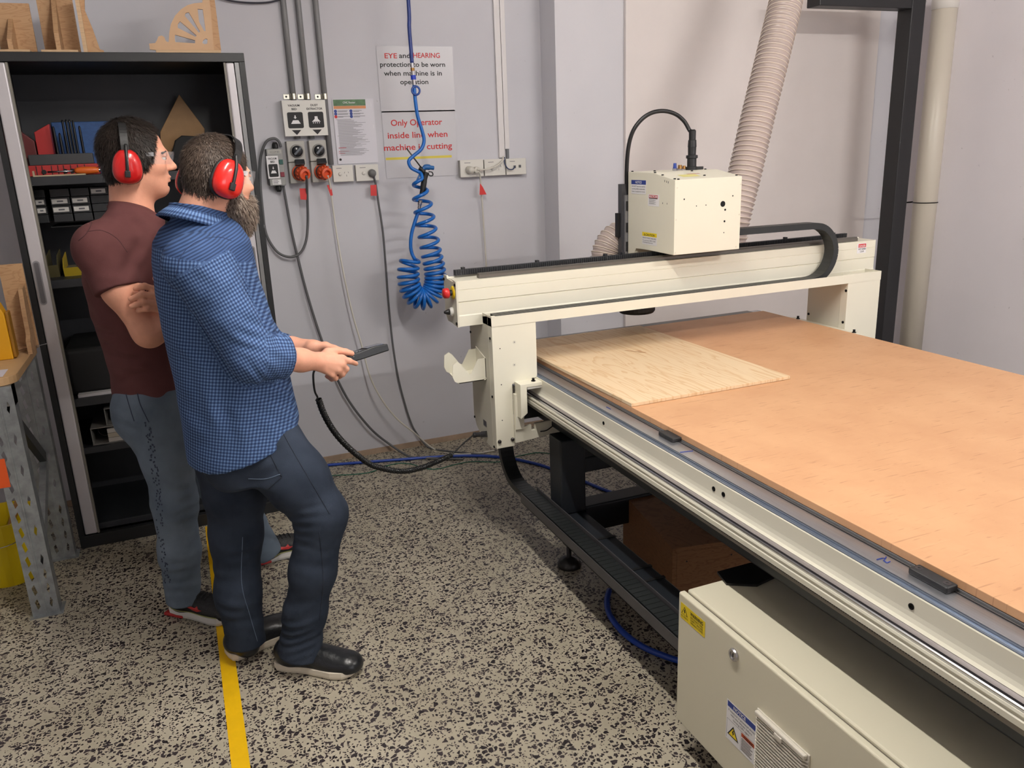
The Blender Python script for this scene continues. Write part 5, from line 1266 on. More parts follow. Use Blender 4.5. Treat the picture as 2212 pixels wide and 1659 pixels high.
MB().box(Q(456, 60)[0], Q(472, 60)[0], y+.0125, y+.10, bot, Q(460, -25)[1]).build('upright', ply_l, quad)
# ================================================================== work bench at the left edge
BZ = .90
galv = mat('galvanised_steel', (150, 154, 156), .4, .55, var=.25, vscale=26)
bn = thing('work_bench', 'work bench with rounded timber top on perforated galvanised legs', 'bench', (-.9, 3.45, 0))
cr = onz(85, 740, BZ); 
ox, oy0, oy1 = -.575, 3.10, 3.62
poly = [(-1.9, oy0)]+[(ox-.07+.07*math.sin(a), oy0+.07-.07*math.cos(a)) for a in np.linspace(0, math.pi/2, 7)]+[(ox, oy1), (-1.9, oy1)]
MB().prism(poly, (0, 0, BZ-.028), (1, 0, 0), (0, 1, 0), (0, 0, .028)).build('bench_top', mat('bench_ply', (190, 154, 112), .5, var=.08, vscale=9), bn, bevel=.002)
def upright(x0, x1, yf, depth, z0, z1, front_holes=True):
    w = x1-x0
    ol = [(x0, z0), (x1, z0), (x1, z1), (x0, z1)]
    hs = []
    z = z0+.045; k = 0
    while z < z1-.03:
        cx = x0+w*.26
        hs.append([(cx-.008, z+.010), (cx+.002, z+.022), (cx+.008, z-.010), (cx-.002, z-.022)])
        if (k+1) % 2 == 0 or k < 4:
            cx2 = x0+w*.76; hs.append([(cx2-.006, z-.008), (cx2, z-.022), (cx2+.006, z+.006), (cx2, z+.022)])
        z += .0575; k += 1
    p = holed_plate([np.array(a) for a in ol], [[np.array(q) for q in h] for h in hs], yf, .002, galv, 'leg', bn)
    MB().box(x1-.002, x1, yf+.002, yf+depth, z0, z1).build('leg_flange', galv, p)
    MB().box(x0, x0+.002, yf+.002, yf+depth, z0, z1).build('leg_flange', galv, p)
    MB().box(x0+w*.48, x0+w*.54, yf-.004, yf, z0, z1).build('leg_crease', galv, p)
    MB().box(x0-.01, x1+.012, yf-.015, yf+depth+.015, 0, .004).build('foot_plate', galv, p)
    return p
upright(-.678, -.590, 3.10, .06, 0.004, BZ-.029)
upright(-.668, -.580, 3.70-.13, .05, 0.004, BZ-.029)
MB().obox((-.62, 3.35, .32), ((0, 1, .55), (1, 0, 0), (0, -.55, 1)), (.25, .012, .02)).build('brace', galv, bn)
MB().obox((-.62, 3.34, .62), ((0, -1, .75), (1, 0, 0), (0, .75, 1)), (.27, .012, .02)).build('brace', mat('dark_brace', (70, 72, 72), .45, .5), bn)
MB().box(-1.9, -.59, 3.105, 3.165, BZ-.10, BZ-.029).build('bench_rail', mat('bench_beam', (150, 146, 140), .45, .4), bn)
pn = Panel((-.79, 3.0975, .62), (-.655, 3.0975, .62), (-.79, 3.0975, .515)); pn.slab(mat('tag_orange', (226, 88, 30), .45), bn, 'orange_label', .001)
bz = BZ
# things on the bench
t = thing('plywood_stand', 'plywood corner stand on the bench beside the cupboard', 'wood model', (-.66, 3.56, bz))
xa, xb = C(10, 640, 3.60)[0], C(62, 640, 3.60)[0]
MB().box(xa, xb, 3.595, 3.61, bz, C(20, 571, 3.60)[2]).build('back_board', ply_l, t)
MB().prism([(3.47, bz), (3.47, bz+.05), (3.50, bz+.07), (3.51, bz+.16), (3.53, bz+.24), (3.594, bz+.25), (3.594, bz)], (xb-.020, 0, 0), (0, 1, 0), (0, 0, 1), (.015, 0, 0)).build('side_rib', ply_l, t)
MB().box(xa, xb-.021, 3.54, 3.594, bz, bz+.012).build('base_board', ply_l, t)
q0, q1 = C(-30, 725, 3.42), C(28, 725, 3.42)
t = thing('yellow_tool', 'yellow plastic tool case standing on the bench at the picture edge', 'case', (q0[0], 3.44, bz))
ht = C(10, 655, 3.42)[2]-bz; wd_ = q1[0]-q0[0]
MB().prism([(0, .0), (wd_*.86, 0), (wd_*.86, ht*.8), (wd_*.7, ht), (.01, ht)], (q0[0], 3.41, bz), (1, 0, 0), (0, 0, 1), (0, .06, 0)).build('case_body', mat('tool_yellow', (222, 160, 22), .4), t, bevel=.004)
MB().box(q0[0]+wd_*.862, q1[0], 3.415, 3.465, bz+.004, bz+ht*.85).build('case_side', mat('tool_ochre', (150, 104, 24), .45), t, bevel=.004)
t = thing('yellow_block', 'small bright yellow plastic block on the bench', 'block', onz(30, 748, bz))
p = onz(28, 752, bz)
MB().box(p[0]-.016, p[0]+.014, p[1]+.006, p[1]+.035, bz, bz+.034).build('tall_block', mat('block_yellow', (226, 194, 20), .45), t, bevel=.003)
MB().box(p[0]-.018, p[0]+.012, p[1]-.024, p[1]+.005, bz, bz+.022).build('low_block', MATS['block_yellow'], t, bevel=.003)
p = onz(30, 790, bz)
tag(MB().box(-.86, p[0]-.01, 3.13, 3.24, bz, bz+.001).build('paper_sheet', mat('paper_lilac', (206, 202, 212), .6)), 'sheet of pale paper lying on the bench corner', 'paper')
t = thing('bench_scraper', 'black-handled tool with a long steel blade lying across the bench corner', 'tool', onz(30, 770, bz))
a, b, c_ = onz(6, 765, bz+.011), onz(20, 762, bz+.011), onz(100, 742, bz+.011)
MB().tube(resample([a+(a-b)*6, b], .02), .010, 10).build('handle', black_plastic, t, smooth=True)
MB().obox((b+c_)/2, (c_-b, (c_-b)[[1, 0, 2]]*np.array([-1, 1, 0]), (0, 0, 1)), (np.linalg.norm(c_-b)/2, .005, .0012)).build('blade', steel, t)
# yellow bucket under the bench
bk = thing('yellow_bucket', 'yellow plastic bucket on the floor under the bench', 'bucket', (-.80, 3.62, 0))
by_ = mat('bucket_yellow', (226, 196, 16), .4)
mbx = MB(); n = 32; prof = [(.10, 0), (.135, .26), (.139, .262), (.139, .268), (.128, .268), (.096, .008)]
bcx, bcy = -.80, 3.50
v = []; f = []
for r_, z in prof:
    for k in range(n): v.append((bcx+r_*math.cos(2*math.pi*k/n), bcy+r_*math.sin(2*math.pi*k/n), z))
for i in range(len(prof)-1):
    for k in range(n): f.append((i*n+k, i*n+(k+1) % n, (i+1)*n+(k+1) % n, (i+1)*n+k))
f += [tuple(range(n)), tuple(range((len(prof)-1)*n, len(prof)*n))]
mbx.add(v, f).build('bucket_shell', by_, bk, smooth=False)
MB().tube([(bcx+.141*math.cos(a), bcy-.141*math.sin(a)-.01, .25-.06*math.sin(a)) for a in np.linspace(0.1, math.pi-.1, 20)], .002, 6).build('handle', steel, bk, smooth=True)
tag(MB().cyl((-.86, 3.47, .012), (-.72, 3.53, .33), .012, n=10).build('timber_offcut', mat('offcut_brown', (150, 108, 60), .6), smooth=True), 'brown timber stick standing in the yellow bucket', 'stick')
# ================================================================== people: smooth solids meshed from distance fields
class Field:
    def __init__(self, lo, hi, h):
        self.lo = np.asarray(lo, np.float32); self.h = h
        self.n = np.ceil((np.asarray(hi)-np.asarray(lo))/h).astype(int)+1
        self.V = np.full(self.n, 1.0, np.float32)
    def _sub(self, lo, hi):
        a = np.clip(np.floor((np.asarray(lo)-self.lo)/self.h).astype(int), 0, self.n)
        b = np.clip(np.ceil((np.asarray(hi)-self.lo)/self.h).astype(int)+1, 0, self.n)
        if np.any(b <= a): return None
        sl = tuple(slice(a[i], b[i]) for i in range(3))
        ax = [(self.lo[i]+self.h*np.arange(a[i], b[i], dtype=np.float32)) for i in range(3)]
        return sl, ax[0][:, None, None], ax[1][None, :, None], ax[2][None, None, :]
    def _put(self, sl, d, k, op):
        v = self.V[sl]
        if op == 'add':
            if k > 0:
                hh = np.maximum(k-np.abs(v-d), 0)/k; self.V[sl] = np.minimum(v, d)-hh*hh*k*.25
            else: self.V[sl] = np.minimum(v, d)
        elif op == 'sub':
            d = -d
            if k > 0:
                hh = np.maximum(k-np.abs(v-d), 0)/k; self.V[sl] = np.maximum(v, d)+hh*hh*k*.25
            else: self.V[sl] = np.maximum(v, d)
    def cone(self, a, b, ra, rb, k=.02, op='add', flat_b=False, flat_a=False):
        a = np.asarray(a, np.float32); b = np.asarray(b, np.float32); r = max(ra, rb)+k+3*self.h
        s = self._sub(np.minimum(a, b)-r, np.maximum(a, b)+r)
        if s is None: return
        sl, X, Y, Z = s; ab = b-a; L2 = float(ab@ab)
        t0 = ((X-a[0])*ab[0]+(Y-a[1])*ab[1]+(Z-a[2])*ab[2])/L2
        t = np.clip(t0, 0, 1)
        d = np.sqrt((X-a[0]-t*ab[0])**2+(Y-a[1]-t*ab[1])**2+(Z-a[2]-t*ab[2])**2)-(ra+(rb-ra)*t)
        L = math.sqrt(L2)
        if flat_b: d = np.maximum(d, (t0-1)*L)
        if flat_a: d = np.maximum(d, -t0*L)
        self._put(sl, d, k, op)
    def chain(self, pts, rs, k=.02, **kw):
        for i in range(len(pts)-1): self.cone(pts[i], pts[i+1], rs[i], rs[i+1], k, **kw)
    def ell(self, c, r, R=None, k=.02, op='add'):
        c = np.asarray(c, np.float32); r = np.asarray(r, np.float32); m = float(r.max())+k+3*self.h
        s = self._sub(c-m, c+m)
        if s is None: return
        sl, X, Y, Z = s
        if R is None: x, y, z = X-c[0], Y-c[1], Z-c[2]
        else:
            R = np.asarray(R, np.float32)
            x, y, z = [(X-c[0])*R[i][0]+(Y-c[1])*R[i][1]+(Z-c[2])*R[i][2] for i in range(3)]
        k0 = np.sqrt((x/r[0])**2+(y/r[1])**2+(z/r[2])**2); k1 = np.sqrt((x/r[0]**2)**2+(y/r[1]**2)**2+(z/r[2]**2)**2)+1e-9
        self._put(sl, k0*(k0-1)/k1, k, op)
    def sections(self, secs, fwd, side, k=.02, top=None, bot=None, op='add'):
        """stack of ellipses: (centre xyz, half-depth along fwd, half-width along side), any order in z; bot/top: (z0, slope along fwd)"""
        secs = sorted(secs, key=lambda q: q[0][2])
        zs = np.array([q[0][2] for q in secs]); cx = [q[0][0] for q in secs]; cy = [q[0][1] for q in secs]
        A = [q[1] for q in secs]; Bw = [q[2] for q in secs]
        r = max(max(A), max(Bw))+k+.02
        lo = (min(cx)-r, min(cy)-r, zs[0]-k-.03); hi = (max(cx)+r, max(cy)+r, zs[-1]+k+.03)
        s = self._sub(lo, hi)
        if s is None: return
        sl, X, Y, Z = s; z = Z[0, 0]
        zz = np.clip(z, zs[0], zs[-1])
        f = lambda q: np.interp(zz, zs, q).astype(np.float32)[None, None, :]
        dx, dy = X-f(cx), Y-f(cy); a, b = f(A), f(Bw)
        u = dx*fwd[0]+dy*fwd[1]; w = dx*side[0]+dy*side[1]
        q = np.sqrt((u/a)**2+(w/b)**2); g = np.sqrt((u/a**2)**2+(w/b**2)**2)+1e-6
        d = q*(q-1)/g
        d = np.where(q < .2, -np.minimum(a, b)*.9, d)
        t = (zs[-1], 0) if top is None else top; bt = (zs[0], 0) if bot is None else bot
        c0 = secs[0][0]; U = (X-c0[0])*fwd[0]+(Y-c0[1])*fwd[1]
        d = np.maximum(d, Z-(t[0]+t[1]*U)); d = np.maximum(d, (bt[0]+bt[1]*U)-Z)
        self._put(sl, d.astype(np.float32), k, op)
    def cut(self, n, p):
        """keep the half space dot(x-p, n) < 0"""
        n = unit(n); s = self._sub(self.lo, self.lo+self.h*(self.n-1)); sl, X, Y, Z = s
        self.V = np.maximum(self.V, ((X-p[0])*n[0]+(Y-p[1])*n[1]+(Z-p[2])*n[2]).astype(np.float32))
    def mesh(self):
        V = self.V; V[0] = V[-1] = 1; V[:, 0] = V[:, -1] = 1; V[:, :, 0] = V[:, :, -1] = 1
        I = V < 0
        c = [I[i:I.shape[0]-1+i, j:I.shape[1]-1+j, k:I.shape[2]-1+k] for i in (0, 1) for j in (0, 1) for k in (0, 1)]
        anyv = c[0].copy(); allv = c[0].copy()
        for q in c[1:]: anyv |= q; allv &= q
        cell = np.argwhere(anyv & ~allv)
        idx = np.full(anyv.shape, -1, np.int32); idx[tuple(cell.T)] = np.arange(len(cell))
        acc = np.zeros((len(cell), 3), np.float64); cnt = np.zeros(len(cell))
        cor = [(0, 0, 0), (1, 0, 0), (0, 1, 0), (1, 1, 0), (0, 0, 1), (1, 0, 1), (0, 1, 1), (1, 1, 1)]
        val = [V[tuple((cell+np.array(q)).T)] for q in cor]
        for a in range(8):
            for b in range(a+1, 8):
                if sum(abs(np.array(cor[a])-np.array(cor[b]))) != 1: continue
                m = (val[a] < 0) != (val[b] < 0)
                t = val[a][m]/(val[a][m]-val[b][m])
                acc[m] += np.array(cor[a])+t[:, None]*(np.array(cor[b])-np.array(cor[a])); cnt[m] += 1
        P = (cell+acc/cnt[:, None])*self.h+self.lo
        F = []
        for ax in range(3):
            o = [0, 0, 0]; o[ax] = 1
            A = I[:I.shape[0]-o[0], :I.shape[1]-o[1], :I.shape[2]-o[2]]; Bv = I[o[0]:, o[1]:, o[2]:]
            e = np.argwhere(A != Bv)
            b, c_ = (ax+1) % 3, (ax+2) % 3
            db = np.zeros(3, int); db[b] = 1; dc = np.zeros(3, int); dc[c_] = 1
            q = [idx[tuple((e-s).T)] for s in (db+dc, dc, 0*db, db)]
            fl = A[tuple(e.T)]
            Q = np.stack(q, 1)
            F.append(np.where(fl[:, None], Q, Q[:, ::-1]))
        return P, np.concatenate(F)
def vnormals(P, F):
    n = np.cross(P[F[:, 2]]-P[F[:, 0]], P[F[:, 3]]-P[F[:, 1]]); N = np.zeros_like(P)
    for i in range(4): np.add.at(N, F[:, i], n)
    return N/(np.linalg.norm(N, axis=1)[:, None]+1e-12)
def smooth_mesh(P, F, it=1, lam=.5):
    for _ in range(it):
        S = np.zeros_like(P); c = np.zeros(len(P))
        for i in range(4):
            j = (i+1) % 4
            np.add.at(S, F[:, i], P[F[:, j]]); np.add.at(c, F[:, i], 1)
        P = P*(1-lam)+lam*S/np.maximum(c, 1)[:, None]
    return P
_nr = np.random.default_rng(11)
_ND = [(unit(_nr.normal(size=3)), _nr.uniform(0, 6.28)) for _ in range(24)]
def wob(P, freq, oct_=6, start=0):
    s = np.zeros(len(P))
    for i in range(oct_):
        d, ph = _ND[(start+i) % 24]; s += np.sin(P@d*freq*(1+.35*i)+ph+1.5*np.sin(P@_ND[(start+i+7) % 24][0]*freq*.6))
    return s/oct_
def wrinkles(P, N, W_):
    """W_: list of (centre, axis, wavelength, amplitude, reach)"""
    d = np.zeros(len(P))
    for c, ax, lam, amp, rad in W_:
        q = P-np.asarray(c); s = q@unit(ax)
        w1 = unit(np.cross(ax, [.3, .8, .5])); ph = 2.6*np.sin((q@w1)*11+amp*900)+1.4*np.sin((q@w1)*29+s*14)
        d += .85*amp*np.exp(-(np.sum(q*q, 1))/rad**2)*np.sin(2*math.pi*s/lam+ph)*(.55+.75*wob(P+np.asarray(c), 26, 4))
    return P+N*d[:, None]
def mesh_object(name, P, F, m, parent, attr=None):
    off = OFF[parent.name]
    me = bpy.data.meshes.new(name); me.vertices.add(len(P)); me.vertices.foreach_set('co', (P-off).astype(np.float32).ravel())
    me.loops.add(len(F)*4); me.loops.foreach_set('vertex_index', F.astype(np.int32).ravel())
    me.polygons.add(len(F)); me.polygons.foreach_set('loop_start', np.arange(0, len(F)*4, 4, dtype=np.int32))
    me.polygons.foreach_set('use_smooth', np.ones(len(F), bool))
    me.materials.append(m)
    if attr is not None:
        a = me.attributes.new('weave', 'FLOAT_VECTOR', 'POINT'); a.data.foreach_set('vector', attr.astype(np.float32).ravel())
    me.update(); me.validate()
    o = bpy.data.objects.new(name, me); COL.objects.link(o); o.parent = parent; OFF[o.name] = off
    return o
from mathutils.bvhtree import BVHTree
def surface(P, F): return BVHTree.FromPolygons([tuple(p) for p in P], [tuple(f) for f in F])
def on_surface(bvh, u, v, lift=.0012):
    d = Vector(ray(u, v)).normalized(); h = bvh.ray_cast(Vector(CPOS), d)
    if h[0] is None: return None
    n = h[1] if h[1].dot(d) < 0 else -h[1]
    return np.array(h[0]+n*lift)
def seam(bvh, px, r, m, parent, name='seam', dash=None):
    """thread lying on cloth: follows the surface it is sewn to"""
    Q = spline([np.array([u, v, 0.]) for u, v in px], 8); pts = []
    for q in Q:
        p = on_surface(bvh, q[0], q[1], r*.4)
        if p is not None and (not pts or np.linalg.norm(p-pts[-1]) < .06): pts.append(p)
    if len(pts) > 2: return MB().tube(pts, r, 5).build(name, m, parent, smooth=True)

def rot_frame(yaw, pitch=0., roll=0.):
    """f (forward), s (right hand side), u (up) of a head or body"""
    f0 = np.array([math.cos(yaw), math.sin(yaw), 0]); s0 = np.array([math.sin(yaw), -math.cos(yaw), 0]); u0 = EZ.copy()
    f = f0*math.cos(pitch)-u0*math.sin(pitch); u = u0*math.cos(pitch)+f0*math.sin(pitch)
    s = s0*math.cos(roll)+u*math.sin(roll); u = np.cross(s, f)
    return f, s, u
class Head:
    def __init__(self, c, yaw, pitch=0., roll=0., sc=1.): self.c = np.asarray(c, float); self.f, self.s, self.u = rot_frame(yaw, pitch, roll); self.sc = sc; self.R = np.array([self.f, self.s, self.u])
    def p(self, a, b, c): return self.c+self.sc*(a*self.f+b*self.s+c*self.u)
    def skin(self, G):
        e = lambda c, r, k=.02, op='add': G.ell(self.p(*c), np.array(r)*self.sc, self.R, k*self.sc, op)
        e((-.012, 0, .028), (.098, .076, .096)); e((.032, 0, -.040), (.060, .056, .082), .03); e((.062, 0, -.098), (.026, .028, .022), .03)
        e((.030, 0, -.070), (.055, .052, .045), .03)
        e((.079, 0, .022), (.016, .046, .012), .02)
        for q in (-1, 1):
            e((.055, q*.042, -.022), (.030, .022, .026), .02); e((-.008, q*.078, -.008), (.018, .010, .032), .008)
        for q in (-1, 1): e((.092, q*.031, .004), (.013, .017, .010), .012, 'sub')
        G.cone(self.p(.086, 0, .020), self.p(.108, 0, -.020), .008*self.sc, .012*self.sc, .012)
        e((.112, 0, -.024), (.010, .010, .009), .008)
        for q in (-1, 1): e((.099, q*.011, -.028), (.011, .008, .008), .006)
        e((.090, 0, -.056), (.012, .024, .0055), .006); e((.088, 0, -.068), (.011, .021, .0065), .006)
        G.cone(self.p(.101, -.02, -.062), self.p(.101, .02, -.062), .0028*self.sc, .0028*self.sc, .004, 'sub')
        e((.084, 0, -.080), (.010, .018, .006), .012, 'sub')
        for q in (-1, 1):
            e((.0835, q*.031, .0115), (.0095, .0150, .0052), .003); e((.0825, q*.031, -.0050), (.0085, .0140, .0045), .003)
def hair_mesh(hd, thick, faceplane, low, h=.0033):
    """hair shell: scalp grown outwards, cut away at face, neck and round the ears"""
    r = .15*hd.sc
    G = Field(hd.c-r, hd.c+r, h)
    G.ell(hd.p(-.012, 0, .028), (np.array((.098, .076, .096))+thick)*hd.sc, hd.R, 0)
    G.ell(hd.p(-.045, 0, -.03), (np.array((.055, .062, .07))+thick*.6)*hd.sc, hd.R, .02)
    for c, rr, k in faceplane: G.ell(hd.p(*c), np.array(rr)*hd.sc, hd.R, k, 'sub')
    for n, p in low: G.cut(n[0]*hd.f+n[1]*hd.s+n[2]*hd.u, hd.p(*p))
    return G.mesh()
def ear_muff(parent, hd, m_red, cup_c, tilt, band_lean, side_up=1.0):
    """hearing protector: two cups, cushions and a band over the head"""
    t = parent
    Rt = Matrix.Rotation(tilt, 3, Vector(hd.s))
    f = np.array(Rt @ Vector(hd.f)); u = np.array(Rt @ Vector(hd.u)); s = hd.s
    for q in (1, -1):
        c = hd.p(cup_c[0], q*cup_c[1], cup_c[2]); so = s*q
        def ring(rf, ru, d, n=28):
            out = []
            for k in range(n):
                a = 2*math.pi*k/n; ca, sa = math.cos(a), math.sin(a)
                ex = 2.4
                x = math.copysign(abs(ca)**(2/ex), ca)*rf; y = math.copysign(abs(sa)**(2/ex), sa)*ru
                out.append(c+f*x*(1-.12*(y/ru))+u*y+so*d)
            return out
        def loft(rings, name, m, par):
            mb_ = MB(); n = len(rings[0]); v = [p for rg in rings for p in rg]; fc = []
            for i in range(len(rings)-1):
                for k in range(n): fc.append((i*n+k, i*n+(k+1) % n, (i+1)*n+(k+1) % n, (i+1)*n+k))
            fc += [tuple(range(n)), tuple(range((len(rings)-1)*n, len(rings)*n))]
            mb_.add(v, fc); return mb_.build(name, m, par, smooth=True)
        loft([ring(.041, .050, -.006), ring(.0445, .0535, .0), ring(.0445, .0535, .007), ring(.040, .049, .011)], 'ear_cushion', black_rubber, t)
        cup = loft([ring(.038, .048, .008), ring(.0425, .0525, .012), ring(.042, .052, .020), ring(.039, .048, .029), ring(.031, .039, .036), ring(.017, .022, .0395), ring(.002, .003, .0405)], 'ear_cup', m_red, t)
        # arm of the band on the cup
        a = c+so*.043; top = c+u*.075+so*.022
        mbx = MB(); mbx.tube(spline([c+so*.0425-u*.028, c+so*.044, c+so*.040+u*.035, c+so*.026+u*.066], 5), .0045, 8); mbx.build('band_arm', black_plastic, t, smooth=True)
        MB().obox(c+so*.044-u*.022, (f, u, so), (.008, .010, .004)).build('band_clip', black_plastic, t, bevel=.002)
        MB().tube([c+so*.0445-u*.018+f*.003, c+so*.043+u*.03+f*.003], .0022, 6).build('band_wire', steel, t, smooth=True)
    # head band: flat arc
    n = 26; secs = []
    lean = band_lean
    for k in range(n+1):
        a = math.pi*k/n
        x = math.cos(a); z = math.sin(a)
        base = hd.p(cup_c[0], 0, cup_c[2])
        up = u*math.cos(lean)+f*math.sin(lean)
        rad_s = (cup_c[1]+.024)*hd.sc*(abs(x)**.75)*math.copysign(1, x); H_ = .142*hd.sc
        p = base+s*rad_s+up*(.030+(H_-.030)*(z**.8))
        secs.append((p, x))
    W2 = .011
    fo = f*math.cos(lean)-u*math.sin(lean)
    mb_ = MB(); v = []; fc = []
    for i, (p, x) in enumerate(secs):
        tgt = unit(secs[min(i+1, n)][0]-secs[max(i-1, 0)][0]); nn = np.cross(tgt, fo)
        for a, b in ((-W2, -.0018), (W2, -.0018), (W2, .0018), (-W2, .0018)): v.append(p+fo*a+nn*b)
    for i in range(n):
        for k in range(4): fc.append((i*4+k, i*4+(k+1) % 4, (i+1)*4+(k+1) % 4, (i+1)*4+k))
    fc += [(0, 1, 2, 3), (n*4+3, n*4+2, n*4+1, n*4)]
    mb_.add(v, fc).build('head_band', black_plastic, t)
lens_mat = mat('clear_lens', (225, 228, 235), .08, alpha=.16, spec=.9, coat=.5)
temple_mat = mat('clear_temple', (200, 202, 208), .15, alpha=.5, spec=.8)
def glasses(parent, hd):
    mb_ = MB(); v = []; fc = []; n = 22
    for i in range(n+1):
        a = math.radians(-78+156*i/n)
        x = .020+.092*math.cos(a)**.8 if math.cos(a) > 0 else .02; y = .072*math.sin(a)
        drop = .026-.012*math.exp(-(y/.012)**2)
        v.append(hd.p(x+.006, y, .026)); v.append(hd.p(x+.004, y, .026-.021)); v.append(hd.p(x-.002, y*.97, .026-.021-drop+.006))
    for i in range(n):
        for k in range(2): fc.append((i*3+k, i*3+k+1, (i+1)*3+k+1, (i+1)*3+k))
    mb_.add(v, fc); o = mb_.build('safety_lens', lens_mat, parent, smooth=True)
    for q in (-1, 1):
        MB().obox(hd.p(.012, q*.078, .016), (hd.f, hd.u, hd.s), (.040*hd.sc, .006, .0012)).build('temple_arm', temple_mat, parent)
def shoe(parent, heel, toe, width, ankle, kind):
    """heel and toe: floor points; builds upper and sole as a thing with parts"""
    heel = np.array(heel, float); toe = np.array(toe, float); heel[2] = toe[2] = 0
    L = np.linalg.norm(toe-heel); f = (toe-heel)/L; s = np.array([f[1], -f[0], 0])
    def P3(a, b, c): return heel+f*a*L+s*b+EZ*c
    w = width/2
    lo = np.minimum(heel, toe)-.09; hi = np.maximum(heel, toe)+.09; lo[2] = -.01; hi[2] = .19
    R = np.array([f, s, EZ])
    G = Field(lo, hi, .0032)
    sh = .026 if kind == 'runner' else .022
    G.ell(P3(.16, 0, sh+.030), (.052, w*.78, .045), R, .02); G.ell(P3(.45, 0, sh+.022), (.085, w*.86, .044), R, .03)
    G.ell(P3(.74, .0, sh+.012), (.075, w*.98, .036), R, .03); G.ell(P3(.90, .0, sh+.006), (.030, w*.72, .026), R, .03)
    G.cone(P3(.2, 0, sh+.03), ankle+np.array([0, 0, .0]), .045, .042, .03)
    G.cut((0, 0, -1), (0, 0, sh-.004)); G.cut((0, 0, 1), (0, 0, max(.10, ankle[2]+.03)))
    P_, F_q = G.mesh(); P_ = smooth_mesh(P_, F_q, 2)
    return P_, F_q, P3, w, sh
def sole_outline(P3, w, grow=0.0):
    pts = []
    prof = [(0.0, 0), (.01, .55), (.06, .80), (.18, .86), (.36, .80), (.55, .92), (.72, 1.05), (.85, .98), (.94, .72), (.99, .35), (1.0, 0)]
    for a, b in prof: pts.append((a, b*w+grow))
    for a, b in prof[-2:0:-1]: pts.append((a, -b*w-grow))
    return pts
def make_shoe(name, label, heel, toe, width, ankle, kind, parent):
    heel = np.array([heel[0], heel[1], 0.]); toe = np.array([toe[0], toe[1], 0.])
    P_, Fq, P3, w, sh = shoe(parent, heel, toe, width, np.asarray(ankle), kind)
    up_m = mat('shoe_leather', (22, 24, 28), .32, bump=.15, bscale=60) if kind == 'leather' else mat('shoe_mesh', (20, 20, 22), .5, bump=.3, bscale=220)
    o = mesh_object(name, P_, Fq, up_m, parent)
    ol = sole_outline(P3, w)
    n = len(ol); v = []; fc = []
    levels = ((0.0, -.006), (.004, -.001), (.012, .001), (sh+.004, 0.0), (sh+.006, -.003)) if kind == 'leather' else ((0.0, -.006), (.005, -.001), (.014, .002), (sh+.006, .0), (sh+.008, -.003))
    for z, g in levels:
        for a, b in ol:
            sg = 1 if b > 0 else (-1 if b < 0 else 0)
            lift = .012*max(0, (a-.78)/.22)**2 if z < .01 else .010*max(0, (a-.75)/.25)**2
            hz = z+lift+(.008*max(0, .3-a)/.3 if (kind == 'runner' and z > .01) else 0)
            v.append(P3(a+(g/.28 if a > .9 else (-g/.28 if a < .05 else 0)), b+sg*g, hz))
    m = len(levels)
    for i in range(m-1):
        for k in range(n): fc.append((i*n+k, i*n+(k+1) % n, (i+1)*n+(k+1) % n, (i+1)*n+k))
    fc += [tuple(range(n)), tuple(range((m-1)*n, m*n))]
    MB().add(v, fc).build('sole', mat('sole_cream', (214, 204, 186), .5) if kind == 'leather' else mat('sole_white', (206, 204, 200), .5), o, smooth=False)
    bv = surface(P_, Fq)
    def side_pt(a, z, sg):
        c = P3(a, 0, z); d = (P3(a, sg, z)-c); d = d/np.linalg.norm(d)
        h = bv.ray_cast(Vector(c+d*.2), Vector(-d))
        return None if h[0] is None else np.array(h[0])+d*.0012
    if kind == 'runner':
        # heel wedge, side flash and laces
        hv = [P3(a, b*1.02, z) for a, b in ol if a < .33 for z in (.002, .012)]
        MB().obox(P3(.12, 0, .010), (f_ := (toe-heel)/np.linalg.norm(toe-heel), np.array([f_[1], -f_[0], 0]), EZ), (.042, w*.93, .006)).build('heel_wedge', mat('shoe_red', (176, 44, 44), .45), o, bevel=.004)
        for sg in (1, -1):
            q = [side_pt(a, z, sg) for a, z in ((.34, sh+.045), (.40, sh+.030), (.47, sh+.022), (.54, sh+.020), (.62, sh+.028), (.56, sh+.030), (.54, sh+.040), (.50, sh+.032), (.43, sh+.038))]
            if all(x is not None for x in q): MB().sheet(q).build('side_flash', MATS.get('shoe_red') or mat('shoe_red', (176, 44, 44), .45), o)
            q = [side_pt(a, sh+.010+.012*max(0, .35-a), sg) for a in np.linspace(.06, .85, 16)]; q = [x for x in q if x is not None]
            if len(q) > 3: MB().tube(q, .0016, 5).build('piping', mat('piping_lime', (150, 152, 84), .5), o)
        for a in (.42, .48, .54, .60):
            c = P3(a, 0, .2); q = []
            for b in np.linspace(-.022, .022, 7):
                h = bv.ray_cast(Vector(P3(a+.02*math.copysign(1, b)*.3, b, .2)), Vector((0, 0, -1)))
                if h[0] is not None: q.append(np.array(h[0])+EZ*.002)
            if len(q) > 3: MB().tube(q, .0022, 5).build('lace', mat('lace_black', (34, 34, 34), .6), o)
    return o
